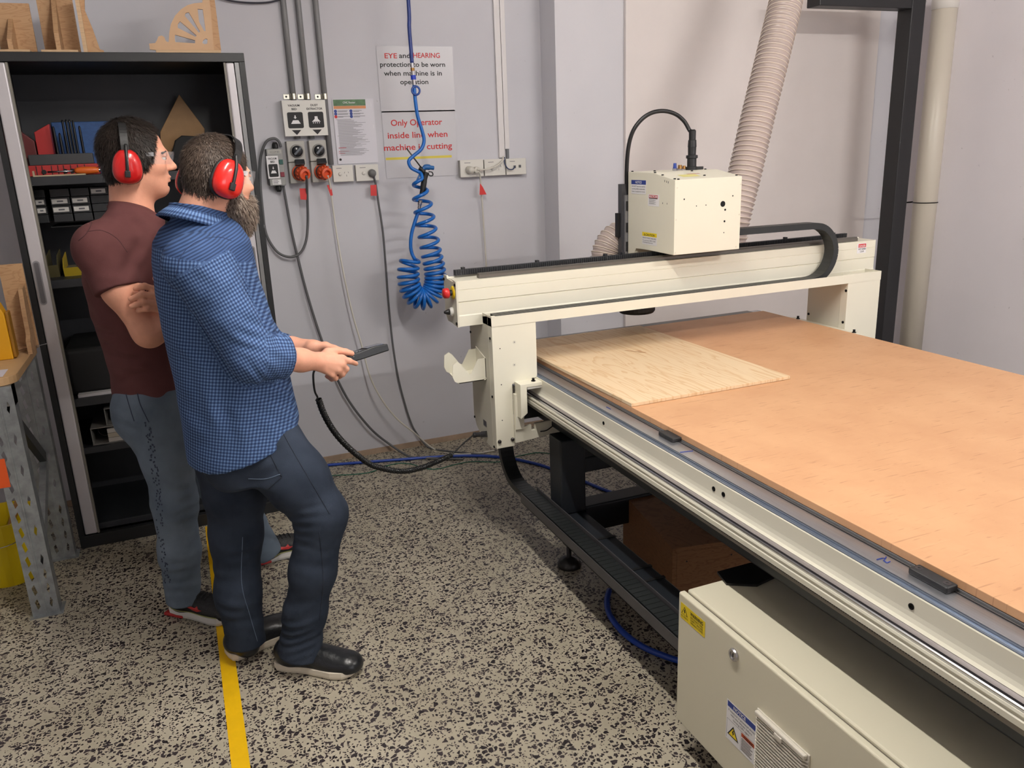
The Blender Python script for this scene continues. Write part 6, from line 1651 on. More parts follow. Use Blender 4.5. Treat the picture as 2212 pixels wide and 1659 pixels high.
# ------------------------------------------------------------------ cloth and skin materials
def check_shirt():
    m = bpy.data.materials.new('blue_check_cloth'); m.use_nodes = True; nt = m.node_tree; b = nt.nodes['Principled BSDF']
    b.inputs['Roughness'].default_value = .8; b.inputs['Specular IOR Level'].default_value = .15
    at = nt.nodes.new('ShaderNodeAttribute'); at.attribute_name = 'weave'
    sp = nt.nodes.new('ShaderNodeSeparateXYZ'); nt.links.new(at.outputs['Vector'], sp.inputs[0])
    def stripe(sock, per):
        d = nt.nodes.new('ShaderNodeMath'); d.operation = 'MULTIPLY'; d.inputs[1].default_value = 2*math.pi/per; nt.links.new(sock, d.inputs[0])
        s = nt.nodes.new('ShaderNodeMath'); s.operation = 'SINE'; nt.links.new(d.outputs[0], s.inputs[0])
        r = nt.nodes.new('ShaderNodeMapRange'); r.inputs[1].default_value = -.5; r.inputs[2].default_value = .5; nt.links.new(s.outputs[0], r.inputs[0])
        return r.outputs[0]
    a = stripe(sp.outputs[0], .0098); c = stripe(sp.outputs[1], .0098)
    # the yoke (z = 1) shows one direction of stripe only
    k = nt.nodes.new('ShaderNodeMath'); k.operation = 'SUBTRACT'; k.inputs[0].default_value = 1; nt.links.new(sp.outputs[2], k.inputs[1])
    am = nt.nodes.new('ShaderNodeMath'); am.operation = 'MULTIPLY'; nt.links.new(a, am.inputs[0]); nt.links.new(k.outputs[0], am.inputs[1])
    ad = nt.nodes.new('ShaderNodeMath'); ad.operation = 'ADD'; nt.links.new(am.outputs[0], ad.inputs[0]); nt.links.new(c, ad.inputs[1])
    hf = nt.nodes.new('ShaderNodeMath'); hf.operation = 'MULTIPLY'; hf.inputs[1].default_value = .5; nt.links.new(ad.outputs[0], hf.inputs[0])
    r = nt.nodes.new('ShaderNodeValToRGB'); e = r.color_ramp.elements; e[0].color = rgb(42, 57, 88); e[1].color = rgb(106, 132, 172)
    q = e.new(.5); q.color = rgb(66, 89, 130)
    nt.links.new(hf.outputs[0], r.inputs['Fac']); nt.links.new(r.outputs['Color'], b.inputs['Base Color'])
    return m
def denim(name, c0, c1, scale=7):
    m = bpy.data.materials.new(name); m.use_nodes = True; nt = m.node_tree; b = nt.nodes['Principled BSDF']
    b.inputs['Roughness'].default_value = .85; b.inputs['Specular IOR Level'].default_value = .15
    tc = nt.nodes.new('ShaderNodeTexCoord')
    n = nt.nodes.new('ShaderNodeTexNoise'); n.inputs['Scale'].default_value = scale; n.inputs['Detail'].default_value = 5; nt.links.new(tc.outputs['Object'], n.inputs['Vector'])
    r = nt.nodes.new('ShaderNodeValToRGB'); r.color_ramp.elements[0].position = .33; r.color_ramp.elements[1].position = .68
    r.color_ramp.elements[0].color = rgb(*c0); r.color_ramp.elements[1].color = rgb(*c1)
    nt.links.new(n.outputs['Fac'], r.inputs['Fac']); nt.links.new(r.outputs['Color'], b.inputs['Base Color'])
    n2 = nt.nodes.new('ShaderNodeTexNoise'); n2.inputs['Scale'].default_value = 420; nt.links.new(tc.outputs['Object'], n2.inputs['Vector'])
    bp = nt.nodes.new('ShaderNodeBump'); bp.inputs['Strength'].default_value = .25; bp.inputs['Distance'].default_value = .002
    nt.links.new(n2.outputs['Fac'], bp.inputs['Height']); nt.links.new(bp.outputs['Normal'], b.inputs['Normal'])
    return m
def skin(name, c):
    m = mat(name, c, .5, var=.07, vscale=22, bump=.06, bscale=160, spec=.35)
    b = m.node_tree.nodes['Principled BSDF']; b.inputs['Subsurface Weight'].default_value = .08
    b.inputs['Subsurface Radius'].default_value = (.012, .005, .003)
    return m
skin_a = skin('skin_fair', (226, 166, 140)); skin_b = skin('skin_fair_second', (222, 160, 134))
def hair_m(name, c, v): return mat(name, c, .62, var=v, vscale=70, bump=.15, bscale=170, spec=.25, stretch=(1, 1, 1))
def strand_m(name, c): return mat(name, c, .5, var=.35, vscale=45, spec=.3)
def PX(u, v, y): return ony(u, v, y)
def finger(G, pts, rs): G.chain([PX(*p) for p in pts], rs, .006)

# ================================================================== man in the blue check shirt
PH = math.radians(24); FW = np.array([math.cos(PH), math.sin(PH), 0]); SD = np.array([math.sin(PH), -math.cos(PH), 0])
man1 = thing('person', 'bearded man in blue checked shirt and dark jeans holding the pendant', 'person', (.12, 2.40, 0))
hd1 = Head(PX(471, 384, 2.46), math.radians(28), math.radians(7), 0, .91)
SH_R = PX(428, 572, 2.285); EL_R = PX(548, 772, 2.265); WR_R = PX(688, 781, 2.37)
SH_L = PX(452, 562, 2.63); EL_L = PX(585, 765, 2.66); WR_L = PX(672, 752, 2.525)
TS = [(434, 470, .078, .085), (432, 492, .098, .140), (434, 520, .114, .178), (438, 560, .122, .185), (452, 630, .138, .172), (476, 715, .150, .170), (499, 800, .156, .178), (517, 885, .160, .188), (532, 975, .164, .198)]
torso = [(PX(u, v, 2.46), a, b) for u, v, a, b in TS]
# --- body
G = Field((-.14, 2.08, .0), (.52, 2.82, 1.72), .0034)
hd1.skin(G)
G.cone(hd1.p(-.035, 0, -.045), PX(424, 500, 2.46), .058, .070, .03)
G.sections([(c, a-.035, b-.04) for c, a, b in torso[1:-2]], FW, SD, .03)
G.chain([SH_R, EL_R], [.05, .042], .03); G.chain([EL_R, PX(612, 774, 2.305), PX(650, 778, 2.34), WR_R], [.040, .037, .0315, .0265], .02)
G.chain([SH_L, EL_L], [.05, .042], .03); G.chain([EL_L, PX(628, 752, 2.58), WR_L], [.040, .034, .027], .02)
kR, kL = PX(694, 1112, 2.315), PX(515, 1155, 2.53); aR, aL = PX(650, 1392, 2.352), PX(532, 1380, 2.495)
hR, hL = PX(560, 960, 2.38), PX(505, 965, 2.53)
G.chain([hR, kR, aR], [.06, .05, .034], .02); G.chain([hL, kL, aL], [.06, .05, .034], .02)
# right hand: back of the hand to the camera, fingers closed under the pendant
MCP = [(739, 774, 2.372), (738, 787, 2.362), (731, 799, 2.360), (718, 809, 2.364)]
for (u, v, y), r0, r1, (wu, wv) in zip(MCP, (.015, .0155, .015, .014), (.0115, .0115, .011, .010), ((692, 773), (690, 779), (690, 785), (690, 791))):
    G.cone(PX(wu, wv, 2.372), PX(u, v, y), r0, r1, .012)
finger(G, [MCP[0], (755, 780, 2.370), (769, 785.5, 2.388)], [.0098, .0085, .0074])
finger(G, [MCP[1], (748, 797, 2.370), (744, 803, 2.395), (731, 799, 2.415)], [.0100, .0088, .0080, .0074])
finger(G, [MCP[2], (740, 808, 2.372), (733, 813, 2.398), (720, 808, 2.418)], [.0098, .0086, .0078, .0072])
finger(G, [MCP[3], (725, 817, 2.374), (717, 819, 2.398), (706, 813, 2.414)], [.0088, .0078, .0070, .0066])
finger(G, [(696, 772, 2.385), (708, 762, 2.390), (727, 757.5, 2.394), (746, 760, 2.398), (760, 763.5, 2.401)], [.0150, .0140, .0115, .0100, .0085])
# left hand, palm up under the far side of the pendant
for (u, v, y) in ((720, 776, 2.515), (722, 780, 2.500), (722, 784, 2.485), (718, 790, 2.470)):
    G.cone(WR_L, PX(u, v, y), .016, .011, .012)
    finger(G, [(u, v, y), (u+16, v+4, y-.012), (u+22, v-2, y-.034)], [.0098, .0085, .0075])
G.ell(PX(679, 750, 2.505), (.026, .020, .022), None, .015)
finger(G, [(684, 749, 2.500), (703, 747, 2.488), (722, 753, 2.470), (742, 758, 2.455)], [.0165, .0125, .0105, .0088])
P_, F_q = G.mesh(); P_ = smooth_mesh(P_, F_q, 1, .4)
mesh_object('body', P_, F_q, skin_a, man1); del G
# --- shirt
G = Field((-.22, 2.02, .68), (.42, 2.84, 1.48), .0042)
G.sections(torso, FW, SD, .02, bot=(.775, .38), top=(1.445, -.30))
G.ell(SH_R+SD*-.02, (.085, .085, .075), None, .04); G.ell(SH_L-SD*-.02, (.085, .085, .075), None, .04)
G.chain([SH_R, SH_R*.8+EL_R*.2], [.078, .075], .03); G.chain([SH_R*.8+EL_R*.2, SH_R*.45+EL_R*.55, EL_R], [.075, .068, .064], .010); G.cone(EL_R, PX(596, 770, 2.295), .064, .058, .03)
G.cone(PX(585, 770, 2.288), PX(612, 772, 2.305), .061, .058, .008, flat_b=True, flat_a=True)
G.chain([SH_L, EL_L], [.075, .062], .035); G.cone(EL_L, PX(620, 752, 2.60), .060, .052, .02, flat_b=True)
P_, F_q = G.mesh(); del G
P_ = smooth_mesh(P_, F_q, 3); N_ = vnormals(P_, F_q)
ua = unit(EL_R-SH_R)
P_ = wrinkles(P_, N_, [(PX(575, 735, 2.23), (.5, 0, .9), .035, .0042, .09), (PX(560, 800, 2.23), (.8, 0, .4), .03, .0035, .08), (PX(420, 620, 2.25), (.7, 0, -.5), .04, .0045, .09),
      (PX(400, 700, 2.3), (.9, .0, .25), .075, .005, .16), (PX(450, 780, 2.3), (.85, 0, .5), .085, .005, .16), (PX(600, 700, 2.35), (.9, 0, .3), .05, .003, .09),
      (PX(480, 900, 2.3), (.9, 0, -.2), .11, .005, .18), (PX(590, 860, 2.3), (.6, 0, .8), .05, .004, .1), (PX(470, 640, 2.2), (.5, 0, .8), .06, .0025, .12), (PX(440, 545, 2.3), (.8, .2, .6), .05, .002, .1)])
P_ += N_*(.0022*wob(P_, 28))[:, None]
# weave coordinates: along/around the sleeve, or across/down the body
def axis_dist(P, a, b):
    ab = b-a; t0 = (P-a)@ab/(ab@ab); t = np.clip(t0, 0, 1); q = P-a-t[:, None]*ab; return np.linalg.norm(q, axis=1), t0*np.linalg.norm(ab), P-a-t0[:, None]*ab
d1, t1, q1 = axis_dist(P_, SH_R+ua*.03, EL_R); d2, t2, q2 = axis_dist(P_, EL_R, PX(612, 772, 2.305))
Y0s = 2.33
arm = (d1 < .092) & (P_[:, 1] < Y0s+.02) & (t1 > -.03); fore = (d2 < .08) & (P_[:, 1] < 2.36) & (d2 < d1+.02) & (t2 > .0)
wv = np.zeros((len(P_), 3))
wv[:, 0] = (P_-torso[4][0])@np.array([.95, -.3, .0])*1.05-.22*(P_[:, 2]-1.2); wv[:, 1] = P_[:, 2]+.1*(P_[:, 0])
na = unit(np.cross(ua, [0, -1, 0]))
wv[arm, 0] = (q1@na)[arm]*1.25; wv[arm, 1] = t1[arm]
uf = unit(PX(612, 772, 2.305)-EL_R); nf = unit(np.cross(uf, [0, -1, 0]))
wv[fore, 0] = (q2@nf)[fore]*1.25; wv[fore, 1] = t2[fore]
yoke = (~arm) & (~fore) & (P_[:, 2] > 1.335+.20*(P_[:, 0]-.05)*-1) ; wv[yoke, 2] = 1.0
wv[yoke, 1] = 1.35*(P_[yoke, 2]*.9-P_[yoke, 0]*.38)
cloth1 = check_shirt()
shirt = mesh_object('shirt', P_, F_q, cloth1, man1, wv)
bv = surface(P_, F_q)
navy_thread = mat('seam_navy', (34, 48, 84), .8)
seam(bv, ((379, 600), (392, 552), (425, 522), (470, 512), (500, 520)), .0009, navy_thread, shirt)
seam(bv, ((345, 545), (385, 552)), .0008, navy_thread, shirt)
# rolled cuff
cuffc = PX(606, 771, 2.302); cd = unit(PX(620, 773, 2.31)-PX(560, 771, 2.275))
a1 = unit(np.cross(cd, EZ)); a2 = np.cross(cd, a1)
rings = []
for dz, r_ in ((-.030, .0595), (-.026, .0635), (0.0, .0640), (.014, .0625), (.017, .0590), (.012, .050)):
    rings.append([cuffc+cd*dz+r_*(1+.025*math.sin(3*t_+dz*60))*(a1*math.cos(t_)*.88+a2*math.sin(t_)) for t_ in np.linspace(0, 2*math.pi, 41)[:-1]])
v = [p for r_ in rings for p in r_]; n = 40
fc = [(i*n+k, i*n+(k+1) % n, (i+1)*n+(k+1) % n, (i+1)*n+k) for i in range(len(rings)-1) for k in range(n)]
V_ = np.array(v); wv2 = np.zeros((len(V_), 3)); 
for i in range(len(rings)):
    for k in range(n): wv2[i*n+k] = (2*math.pi*k/n*.062, i*.009, 0)
mesh_object('rolled_cuff', V_, np.array(fc), cloth1, man1, wv2)
# collar
nc = PX(433, 482, 2.46); cf, cs, cu_ = rot_frame(PH, math.radians(22))
rings = []
for rf, rs_, dz in ((.070, .068, -.012), (.071, .069, .024), (.074, .072, .033), (.081, .079, .033), (.104, .102, .006), (.116, .114, -.010), (.108, .106, -.012)):
    rg = []
    for t_ in np.linspace(0, 2*math.pi, 45)[:-1]:
        front = max(0, math.cos(t_))**6
        rg.append(nc+cf*(rf+.012*front*(1 if dz < .01 and rf > .08 else 0))*math.cos(t_)+cs*rs_*math.sin(t_)+cu_*(dz-.030*front*(1 if rf > .08 else 0)))
    rings.append(rg)
n = 44; v = [p for r_ in rings for p in r_]
fc = [(i*n+k, i*n+(k+1) % n, (i+1)*n+(k+1) % n, (i+1)*n+k) for i in range(len(rings)-1) for k in range(n)]
wv2 = np.array([(2*math.pi*k/n*.115, i*.0135, 0) for i in range(len(rings)) for k in range(n)])
col1 = mesh_object('collar', np.array(v), np.array(fc), cloth1, man1, wv2)
# --- jeans
G = Field((-.14, 2.16, .03), (.44, 2.70, 1.0), .0042)
G.sections([(PX(508, 850, 2.46), .124, .150), (PX(517, 885, 2.46), .130, .155), (PX(530, 930, 2.46), .134, .162), (PX(544, 975, 2.455), .138, .168), (PX(556, 1010, 2.45), .128, .165)], FW, SD, .03)
G.ell(PX(512, 1000, 2.40), (.092, .085, .085), None, .05); G.ell(PX(488, 1000, 2.54), (.09, .085, .085), None, .05)
G.chain([PX(585, 965, 2.375), PX(640, 1035, 2.345), PX(694, 1110, 2.315), PX(676, 1230, 2.33), PX(660, 1320, 2.345), PX(648, 1392, 2.352)], [.100, .092, .074, .0675, .062, .065], .035)
G.cone(PX(652, 1380, 2.351), PX(646, 1412, 2.353), .064, .068, .01, flat_b=True)
G.chain([PX(510, 965, 2.53), PX(508, 1060, 2.53), PX(510, 1155, 2.53), PX(514, 1280, 2.505), PX(526, 1345, 2.495)], [.105, .092, .078, .068, .062], .035)
G.cone(PX(525, 1335, 2.496), PX(532, 1389, 2.492), .060, .063, .01, flat_b=True)
P_, F_q = G.mesh(); del G
P_ = smooth_mesh(P_, F_q, 3); N_ = vnormals(P_, F_q)
P_ = wrinkles(P_, N_, [(PX(650, 1140, 2.27), (.15, 0, 1), .035, .0055, .075), (PX(670, 1200, 2.27), (.5, 0, 1), .06, .0025, .09), (PX(640, 1330, 2.28), (-.3, 0, 1), .055, .003, .09), (PX(640, 1385, 2.28), (-.1, 0, 1), .03, .005, .07),
     (PX(500, 1230, 2.43), (.1, 0, 1), .05, .0035, .12), (PX(520, 1350, 2.43), (.3, 0, 1), .045, .005, .09), (PX(600, 1040, 2.26), (-.5, 0, .8), .05, .003, .10), (PX(500, 1090, 2.44), (.5, 0, .8), .06, .003, .1), (PX(560, 1010, 2.27), (.3, 0, 1), .09, .003, .12)])
P_ += N_*(.0018*wob(P_, 34, start=4))[:, None]
jeans1 = mesh_object('jeans', P_, F_q, denim('dark_denim', (37, 44, 56), (54, 62, 76)), man1)
bv = surface(P_, F_q)
thread = mat('thread_grey_blue', (92, 106, 126), .8); thread_d = mat('thread_dark', (28, 36, 50), .8)
seam(bv, ((512, 956), (540, 952), (568, 940)), .0013, thread, jeans1); seam(bv, ((568, 940), (588, 990), (609, 1030)), .0013, thread_d, jeans1)
seam(bv, ((536, 1034), (575, 1034), (606, 1024)), .0013, thread, jeans1); seam(bv, ((609, 1030), (580, 1056)), .0013, thread_d, jeans1)
seam(bv, ((600, 915), (630, 970), (665, 1030), (700, 1090), (712, 1110)), .0012, thread_d, jeans1)
seam(bv, ((604, 924), (620, 920), (636, 908)), .0013, thread, jeans1)
seam(bv, ((690, 1150), (698, 1250), (690, 1340)), .0012, thread_d, jeans1); seam(bv, ((524, 1160), (522, 1260), (540, 1330), (556, 1385)), .0011, thread, jeans1)
# --- shoes
hr, tr_ = onz(594, 1437), onz(784, 1462)
make_shoe('shoe', '', (hr[0]+.012, hr[1]+.005), (tr_[0]-.002, tr_[1]+.022), .104, PX(650, 1395, 2.352), 'leather', man1)
hl = onz(497, 1430); dl = unit(np.array([.93, .36, 0]))
make_shoe('shoe', '', (hl[0]-.004, hl[1]+.020), (hl[0]-.004+dl[0]*.285, hl[1]+.020+dl[1]*.285), .104, PX(534, 1392, 2.49), 'leather', man1)
# --- hair and beard
def finish_hair(P, F, amp, fr, name, m, parent, hd, count, length, m2, mode='scalp'):
    P = smooth_mesh(P, F, 2); N = vnormals(P, F)
    P = P+N*(amp*wob(P, fr))[:, None]
    o = mesh_object(name, P, F, m, parent)
    # short strands combed away from the crown (or downwards for a beard)
    r_ = np.random.default_rng(5); pick = r_.choice(len(P), min(count, len(P)*3)); mbx = MB(); V = []; FF = []
    crown = hd.p(-.045, 0, .12)
    for k, i in enumerate(pick):
        p, n = P[i], N[i]
        c = (p-crown) if mode == 'scalp' else (-hd.u*1.0+hd.f*.35)
        t = c-n*np.dot(c, n); t = unit(t+1e-6)+r_.normal(size=3)*.28; t = unit(t-n*np.dot(t, n)*.7)
        L = length*r_.uniform(.6, 1.3); w = unit(np.cross(t, n))*r_.uniform(.0006, .0011)
        q = p+n*.0004; e1 = q+t*L*.55+n*L*.20; e2 = q+t*L+n*L*r_.uniform(.1, .42)
        b = len(V); V += [q-w, q+w, e1+w*.8, e1-w*.8, e2]; FF += [(b, b+1, b+2, b+3), (b+3, b+2, b+4)]
    mbx.v = [tuple(v_) for v_ in V]; mbx.f = [list(f_) for f_ in FF]
    tag(mbx.build(name+'_strands', m2, o), kind='stuff')
    return o
face_cut = [((.118, 0, -.045), (.088, .13, .122), .012), ((.06, .09, -.08), (.05, .05, .065), .01), ((.06, -.09, -.08), (.05, .05, .065), .01)]
P_, F_q = hair_mesh(hd1, .0045, face_cut, [((.15, 0, -1), (-.05, 0, -.088))])
finish_hair(P_, F_q, .0010, 60, 'hair', hair_m('hair_grey_brown', (58, 47, 40), .3), man1, hd1, 9000, .013, strand_m('strand_grey_brown', (72, 60, 52)))
# beard
G = Field(hd1.c-.19, hd1.c+.16, .0033)
G.ell(hd1.p(.045, 0, -.085), (.066, .066, .055), hd1.R, .02); G.ell(hd1.p(.070, 0, -.120), (.048, .045, .045), hd1.R, .03); G.ell(hd1.p(.078, 0, -.145), (.030, .030, .030), hd1.R, .02)
for q in (-1, 1): G.cone(hd1.p(.012, q*.070, -.03), hd1.p(.03, q*.062, -.085), .014, .022, .02)
G.ell(hd1.p(.098, 0, -.050), (.012, .030, .008), hd1.R, .008)
G.ell(hd1.p(.100, 0, -.020), (.05, .034, .026), hd1.R, .01, 'sub')
for q in (-1, 1): G.ell(hd1.p(.075, q*.060, -.030), (.040, .034, .034), hd1.R, .01, 'sub')
P_, F_q = G.mesh(); del G
finish_hair(P_, F_q, .0014, 60, 'beard', hair_m('beard_grey', (92, 78, 68), .4), man1, hd1, 5000, .015, strand_m('strand_beard', (138, 124, 112)), 'beard')
for q in (1, -1):
    MB().ball(hd1.p(.0790, q*.031, .0035), .0105, 12, 8).build('eye', mat('eye_white', (210, 204, 198), .2), man1, smooth=True)
    MB().ball(hd1.p(.0858, q*.0305, .0035), .0052, 10, 6).build('iris', mat('iris_dark', (52, 40, 34), .15), man1, smooth=True)
    MB().tube([hd1.p(.086, q*.014, .022), hd1.p(.090, q*.03, .026), hd1.p(.078, q*.052, .020)], .0036, 6).build('eyebrow', hair_m('brow_brown', (70, 56, 46), .3), man1, smooth=True)
mf1 = thing('ear_defenders', 'red ear defenders worn by the bearded man in the blue shirt', 'ear defenders', hd1.c, 'red ear defenders')
red_gloss = mat('muff_red', (214, 34, 28), .22, coat=.4)
ear_muff(mf1, hd1, red_gloss, (-.028, .086, -.006), math.radians(-16), math.radians(8))
gl1_ = thing('safety_glasses', 'clear safety glasses on the bearded man', 'glasses', hd1.c, 'clear safety glasses'); glasses(gl1_, hd1)
# --- pendant control and its coiled lead
pen_ = thing('pendant_control', 'black hand-held pendant control on a coiled black cable', 'remote', PX(760, 772, 2.44))
A0, B0 = PX(704, 788, 2.44), PX(829.5, 750.5, 2.47)
la = unit(B0-A0); wa = unit(np.cross(la, EZ)); ta = np.cross(wa, la); 
th_ = math.radians(11); wa2 = wa*math.cos(th_)+ta*math.sin(th_); ta2 = np.cross(wa2, la); 
if ta2[2] < 0: ta2 = -ta2
Lh = np.linalg.norm(B0-A0)/2; cc = (A0+B0)/2
prof = [(-Lh, -.008), (-Lh, .006), (-Lh*.4, .011), (Lh*.1, .0125), (Lh*.55, .016), (Lh, .012), (Lh, -.010), (Lh*.1, -.012), (-Lh*.6, -.012)]
pm = mat('pendant_plastic', (25, 28, 31), .4, bump=.05, bscale=300)
pb = MB().prism(prof, cc-wa2*.042, la, ta2, wa2*.084).build('pendant_body', pm, pen_, bevel=.003)
MB().obox(cc+la*Lh*.62+ta2*.0148, (la, wa2, ta2), (Lh*.28, .030, .0012)).build('display', mat('display_dark', (70, 76, 92), .15), pb)
for i in range(4):
    for j in range(3): MB().obox(cc+la*Lh*(-.28+.13*i)+wa2*(.022*(j-1))+ta2*.0128, (la, wa2, ta2), (.005, .007, .0015)).build('key', mat('key_grey', (96, 100, 106), .5), pb)
MB().lathe([(.002, 0), (.002, .001)], PX(764, 770, 2.412), (0, -1, 0), 8).build('side_screw', steel, pb)
P0 = A0
lead_px = [(690, 792, 2.43), (678, 803, 2.42), (677, 822, 2.42), (680, 845, 2.43), (686, 858, 2.44)]
MB().tube(spline([P0]+[PX(*q) for q in lead_px], 6), .0032, 8).build('cable', black_rubber, pen_, smooth=True)
coil_px = [(688, 862), (698, 890), (715, 922), (738, 952), (768, 980), (800, 1003), (835, 1014), (870, 1018), (905, 1012), (940, 999), (975, 983)]
ys = np.linspace(2.44, 2.80, len(coil_px))
cp = resample(spline([PX(u, v, y) for (u, v), y in zip(coil_px, ys)], 8), .0011)
Tn = np.gradient(cp, axis=0); N = None; hel = []
for i in range(len(cp)):
    t = unit(Tn[i]); N = unit(np.cross(t, EY)) if N is None else unit(N-t*np.dot(N, t)); B = np.cross(t, N)
    a = 2*math.pi*i*.0011/.0062
    hel.append(cp[i]+.0085*(N*math.cos(a)+B*math.sin(a)))
MB().tube(hel, .0027, 5).build('coiled_lead', mat('lead_black', (20, 20, 21), .3), pen_, smooth=True)
pl_ = onx(1050, 935, 1.01); pe = PX(1022, 940, 2.84)
MB().tube(spline([cp[-1], PX(986, 972, 2.81), PX(1004, 955, 2.83), pe], 6), .003, 8).build('cable', black_rubber, pen_, smooth=True)
pt = np.array([1.009, 2.80, pl_[2]]); pdir = unit(pt-pe); 
MB().lathe([(.006, 0), (.011, .003), (.011, .012), (.009, .014), (.010, .035), (.0125, .037), (.0125, np.linalg.norm(pt-pe))], pe, pt-pe, 14).build('connector', mat('connector_grey', (58, 58, 60), .35, .4), pen_)

# ================================================================== man in the maroon T-shirt
PH2 = math.radians(8); FW2 = np.array([math.cos(PH2), math.sin(PH2), 0]); SD2 = np.array([math.sin(PH2), -math.cos(PH2), 0])
man2 = thing('person', 'dark-haired man in maroon T-shirt and faded jeans standing with folded arms', 'person', (-.1, 2.95, 0))
hd2 = Head(PX(295, 344, 2.95), math.radians(2), math.radians(3), 0, .965)
S2R = PX(222, 540, 2.775); E2R = PX(322, 716, 2.72); W2R = PX(415, 640, 2.74)
S2L = PX(262, 530, 3.13); E2L = PX(410, 700, 3.14); W2L = PX(375, 630, 2.80)
TS2 = [(296, 448, .078, .085), (290, 468, .092, .125), (277, 500, .108, .180), (270, 540, .124, .198), (275, 600, .135, .195), (292, 670, .135, .185), (309, 740, .126, .176), (322, 800, .122, .174), (329, 850, .126, .178)]
torso2 = [(PX(u, v, 2.95), a, b) for u, v, a, b in TS2]
G = Field((-.36, 2.58, .0), (.30, 3.32, 1.78), .0036)
hd2.skin(G)
G.cone(hd2.p(-.03, 0, -.05), PX(288, 478, 2.95), .058, .070, .03)
G.sections([(c, a-.02, b-.03) for c, a, b in torso2[2:]], FW2, SD2, .03)
G.chain([S2R, PX(262, 625, 2.74), E2R], [.055, .053, .045], .03); G.chain([E2R, PX(370, 690, 2.72), W2R], [.046, .042, .030], .03)
G.chain([S2L, E2L], [.055, .045], .03); G.chain([E2L, W2L], [.045, .030], .03)
# left hand laid over the right upper arm, four fingers towards the camera
KN = [(335, 625, 2.668), (345, 640, 2.664), (347, 655, 2.664), (343, 668, 2.668)]
for u, v, y in KN: G.cone(PX(368, 645, 2.70), PX(u, v, y), .016, .0105, .012)
finger(G, [KN[0], (312, 618, 2.664), (293, 624, 2.672)], [.0105, .0095, .0082])
finger(G, [KN[1], (306, 636, 2.656), (283, 646, 2.664)], [.0108, .0098, .0084])
finger(G, [KN[2], (308, 653, 2.654), (284, 662, 2.660)], [.0106, .0095, .0082])
finger(G, [KN[3], (318, 667, 2.656), (299, 671, 2.660)], [.0095, .0085, .0075])
finger(G, [(372, 630, 2.70), (352, 610, 2.69), (336, 602, 2.69)], [.014, .0115, .0095])
# right hand tucked under the left arm
for (u, v, y) in ((425, 632, 2.80), (428, 640, 2.80), (428, 648, 2.80), (424, 655, 2.80)):
    G.cone(W2R, PX(u, v, y), .016, .011, .012); finger(G, [(u, v, y), (u+14, v, y+.03), (u+12, v+4, y+.06)], [.0100, .0088, .0076])
finger(G, [(418, 628, 2.76), (428, 615, 2.76), (438, 608, 2.77)], [.014, .0115, .0095])
k2R, a2R = PX(378, 1085, 2.84), PX(398, 1290, 2.86); k2L, a2L = PX(470, 1040, 3.06), PX(572, 1185, 3.13)
G.chain([PX(325, 870, 2.86), k2R, a2R], [.075, .05, .042], .02); G.chain([PX(385, 870, 3.04), k2L, a2L], [.075, .05, .042], .02)
P_, F_q = G.mesh(); P_ = smooth_mesh(P_, F_q, 1, .4)
mesh_object('body', P_, F_q, skin_b, man2); del G
# --- T-shirt
G = Field((-.40, 2.60, .72), (.16, 3.32, 1.50), .0045)
G.sections(torso2, FW2, SD2, .02, bot=(torso2[-1][0][2]+.02, .05), top=(1.452, -.36))
G.cone(PX(282, 474, 2.92), S2R+np.array([0, 0, .008]), .058, .066, .05); G.ell(S2R, (.074, .072, .070), None, .05); G.ell(S2L, (.078, .075, .075), None, .04)
sl_end = PX(256, 628, 2.735)
G.cone(S2R, sl_end, .076, .070, .03, flat_b=True)
G.cone(S2L, S2L*.45+E2L*.55, .076, .068, .03, flat_b=True)
P_, F_q = G.mesh(); del G
P_ = smooth_mesh(P_, F_q, 3); N_ = vnormals(P_, F_q)
P_ = wrinkles(P_, N_, [(PX(285, 560, 2.75), (.8, 0, -.6), .06, .004, .10), (PX(230, 720, 2.85), (.4, 0, 1), .055, .005, .1), (PX(300, 780, 2.8), (.2, 0, 1), .07, .005, .13), (PX(250, 600, 2.7), (.3, 0, 1), .06, .003, .08), (PX(260, 800, 2.8), (.2, 0, 1), .05, .004, .08), (PX(330, 500, 2.8), (.7, 0, .7), .05, .003, .1)])
P_ += N_*(.002*wob(P_, 26, start=3))[:, None]
maroon = mat('maroon_jersey', (94, 58, 58), .85, var=.08, vscale=12, bump=.15, bscale=500, spec=.15)
ts = mesh_object('t_shirt', P_, F_q, maroon, man2)
bv = surface(P_, F_q); mt = mat('maroon_seam', (64, 32, 34), .85)
seam(bv, ((170, 520), (190, 500), (206, 462), (222, 440)), .0010, mt, ts); seam(bv, ((188, 500), (220, 498), (252, 515), (275, 545)), .0009, mt, ts)
# neck rib
nf_, ns_, nu_ = rot_frame(PH2, math.radians(20)); nc2 = PX(289, 464, 2.95)
MB().tube([nc2+nf_*.077*math.cos(t_)+ns_*.083*math.sin(t_)+nu_*(.004) for t_ in np.linspace(0, 2*math.pi, 37)[:-1]], .0055, 8, closed=True).build('neck_rib', mt, man2, smooth=True)
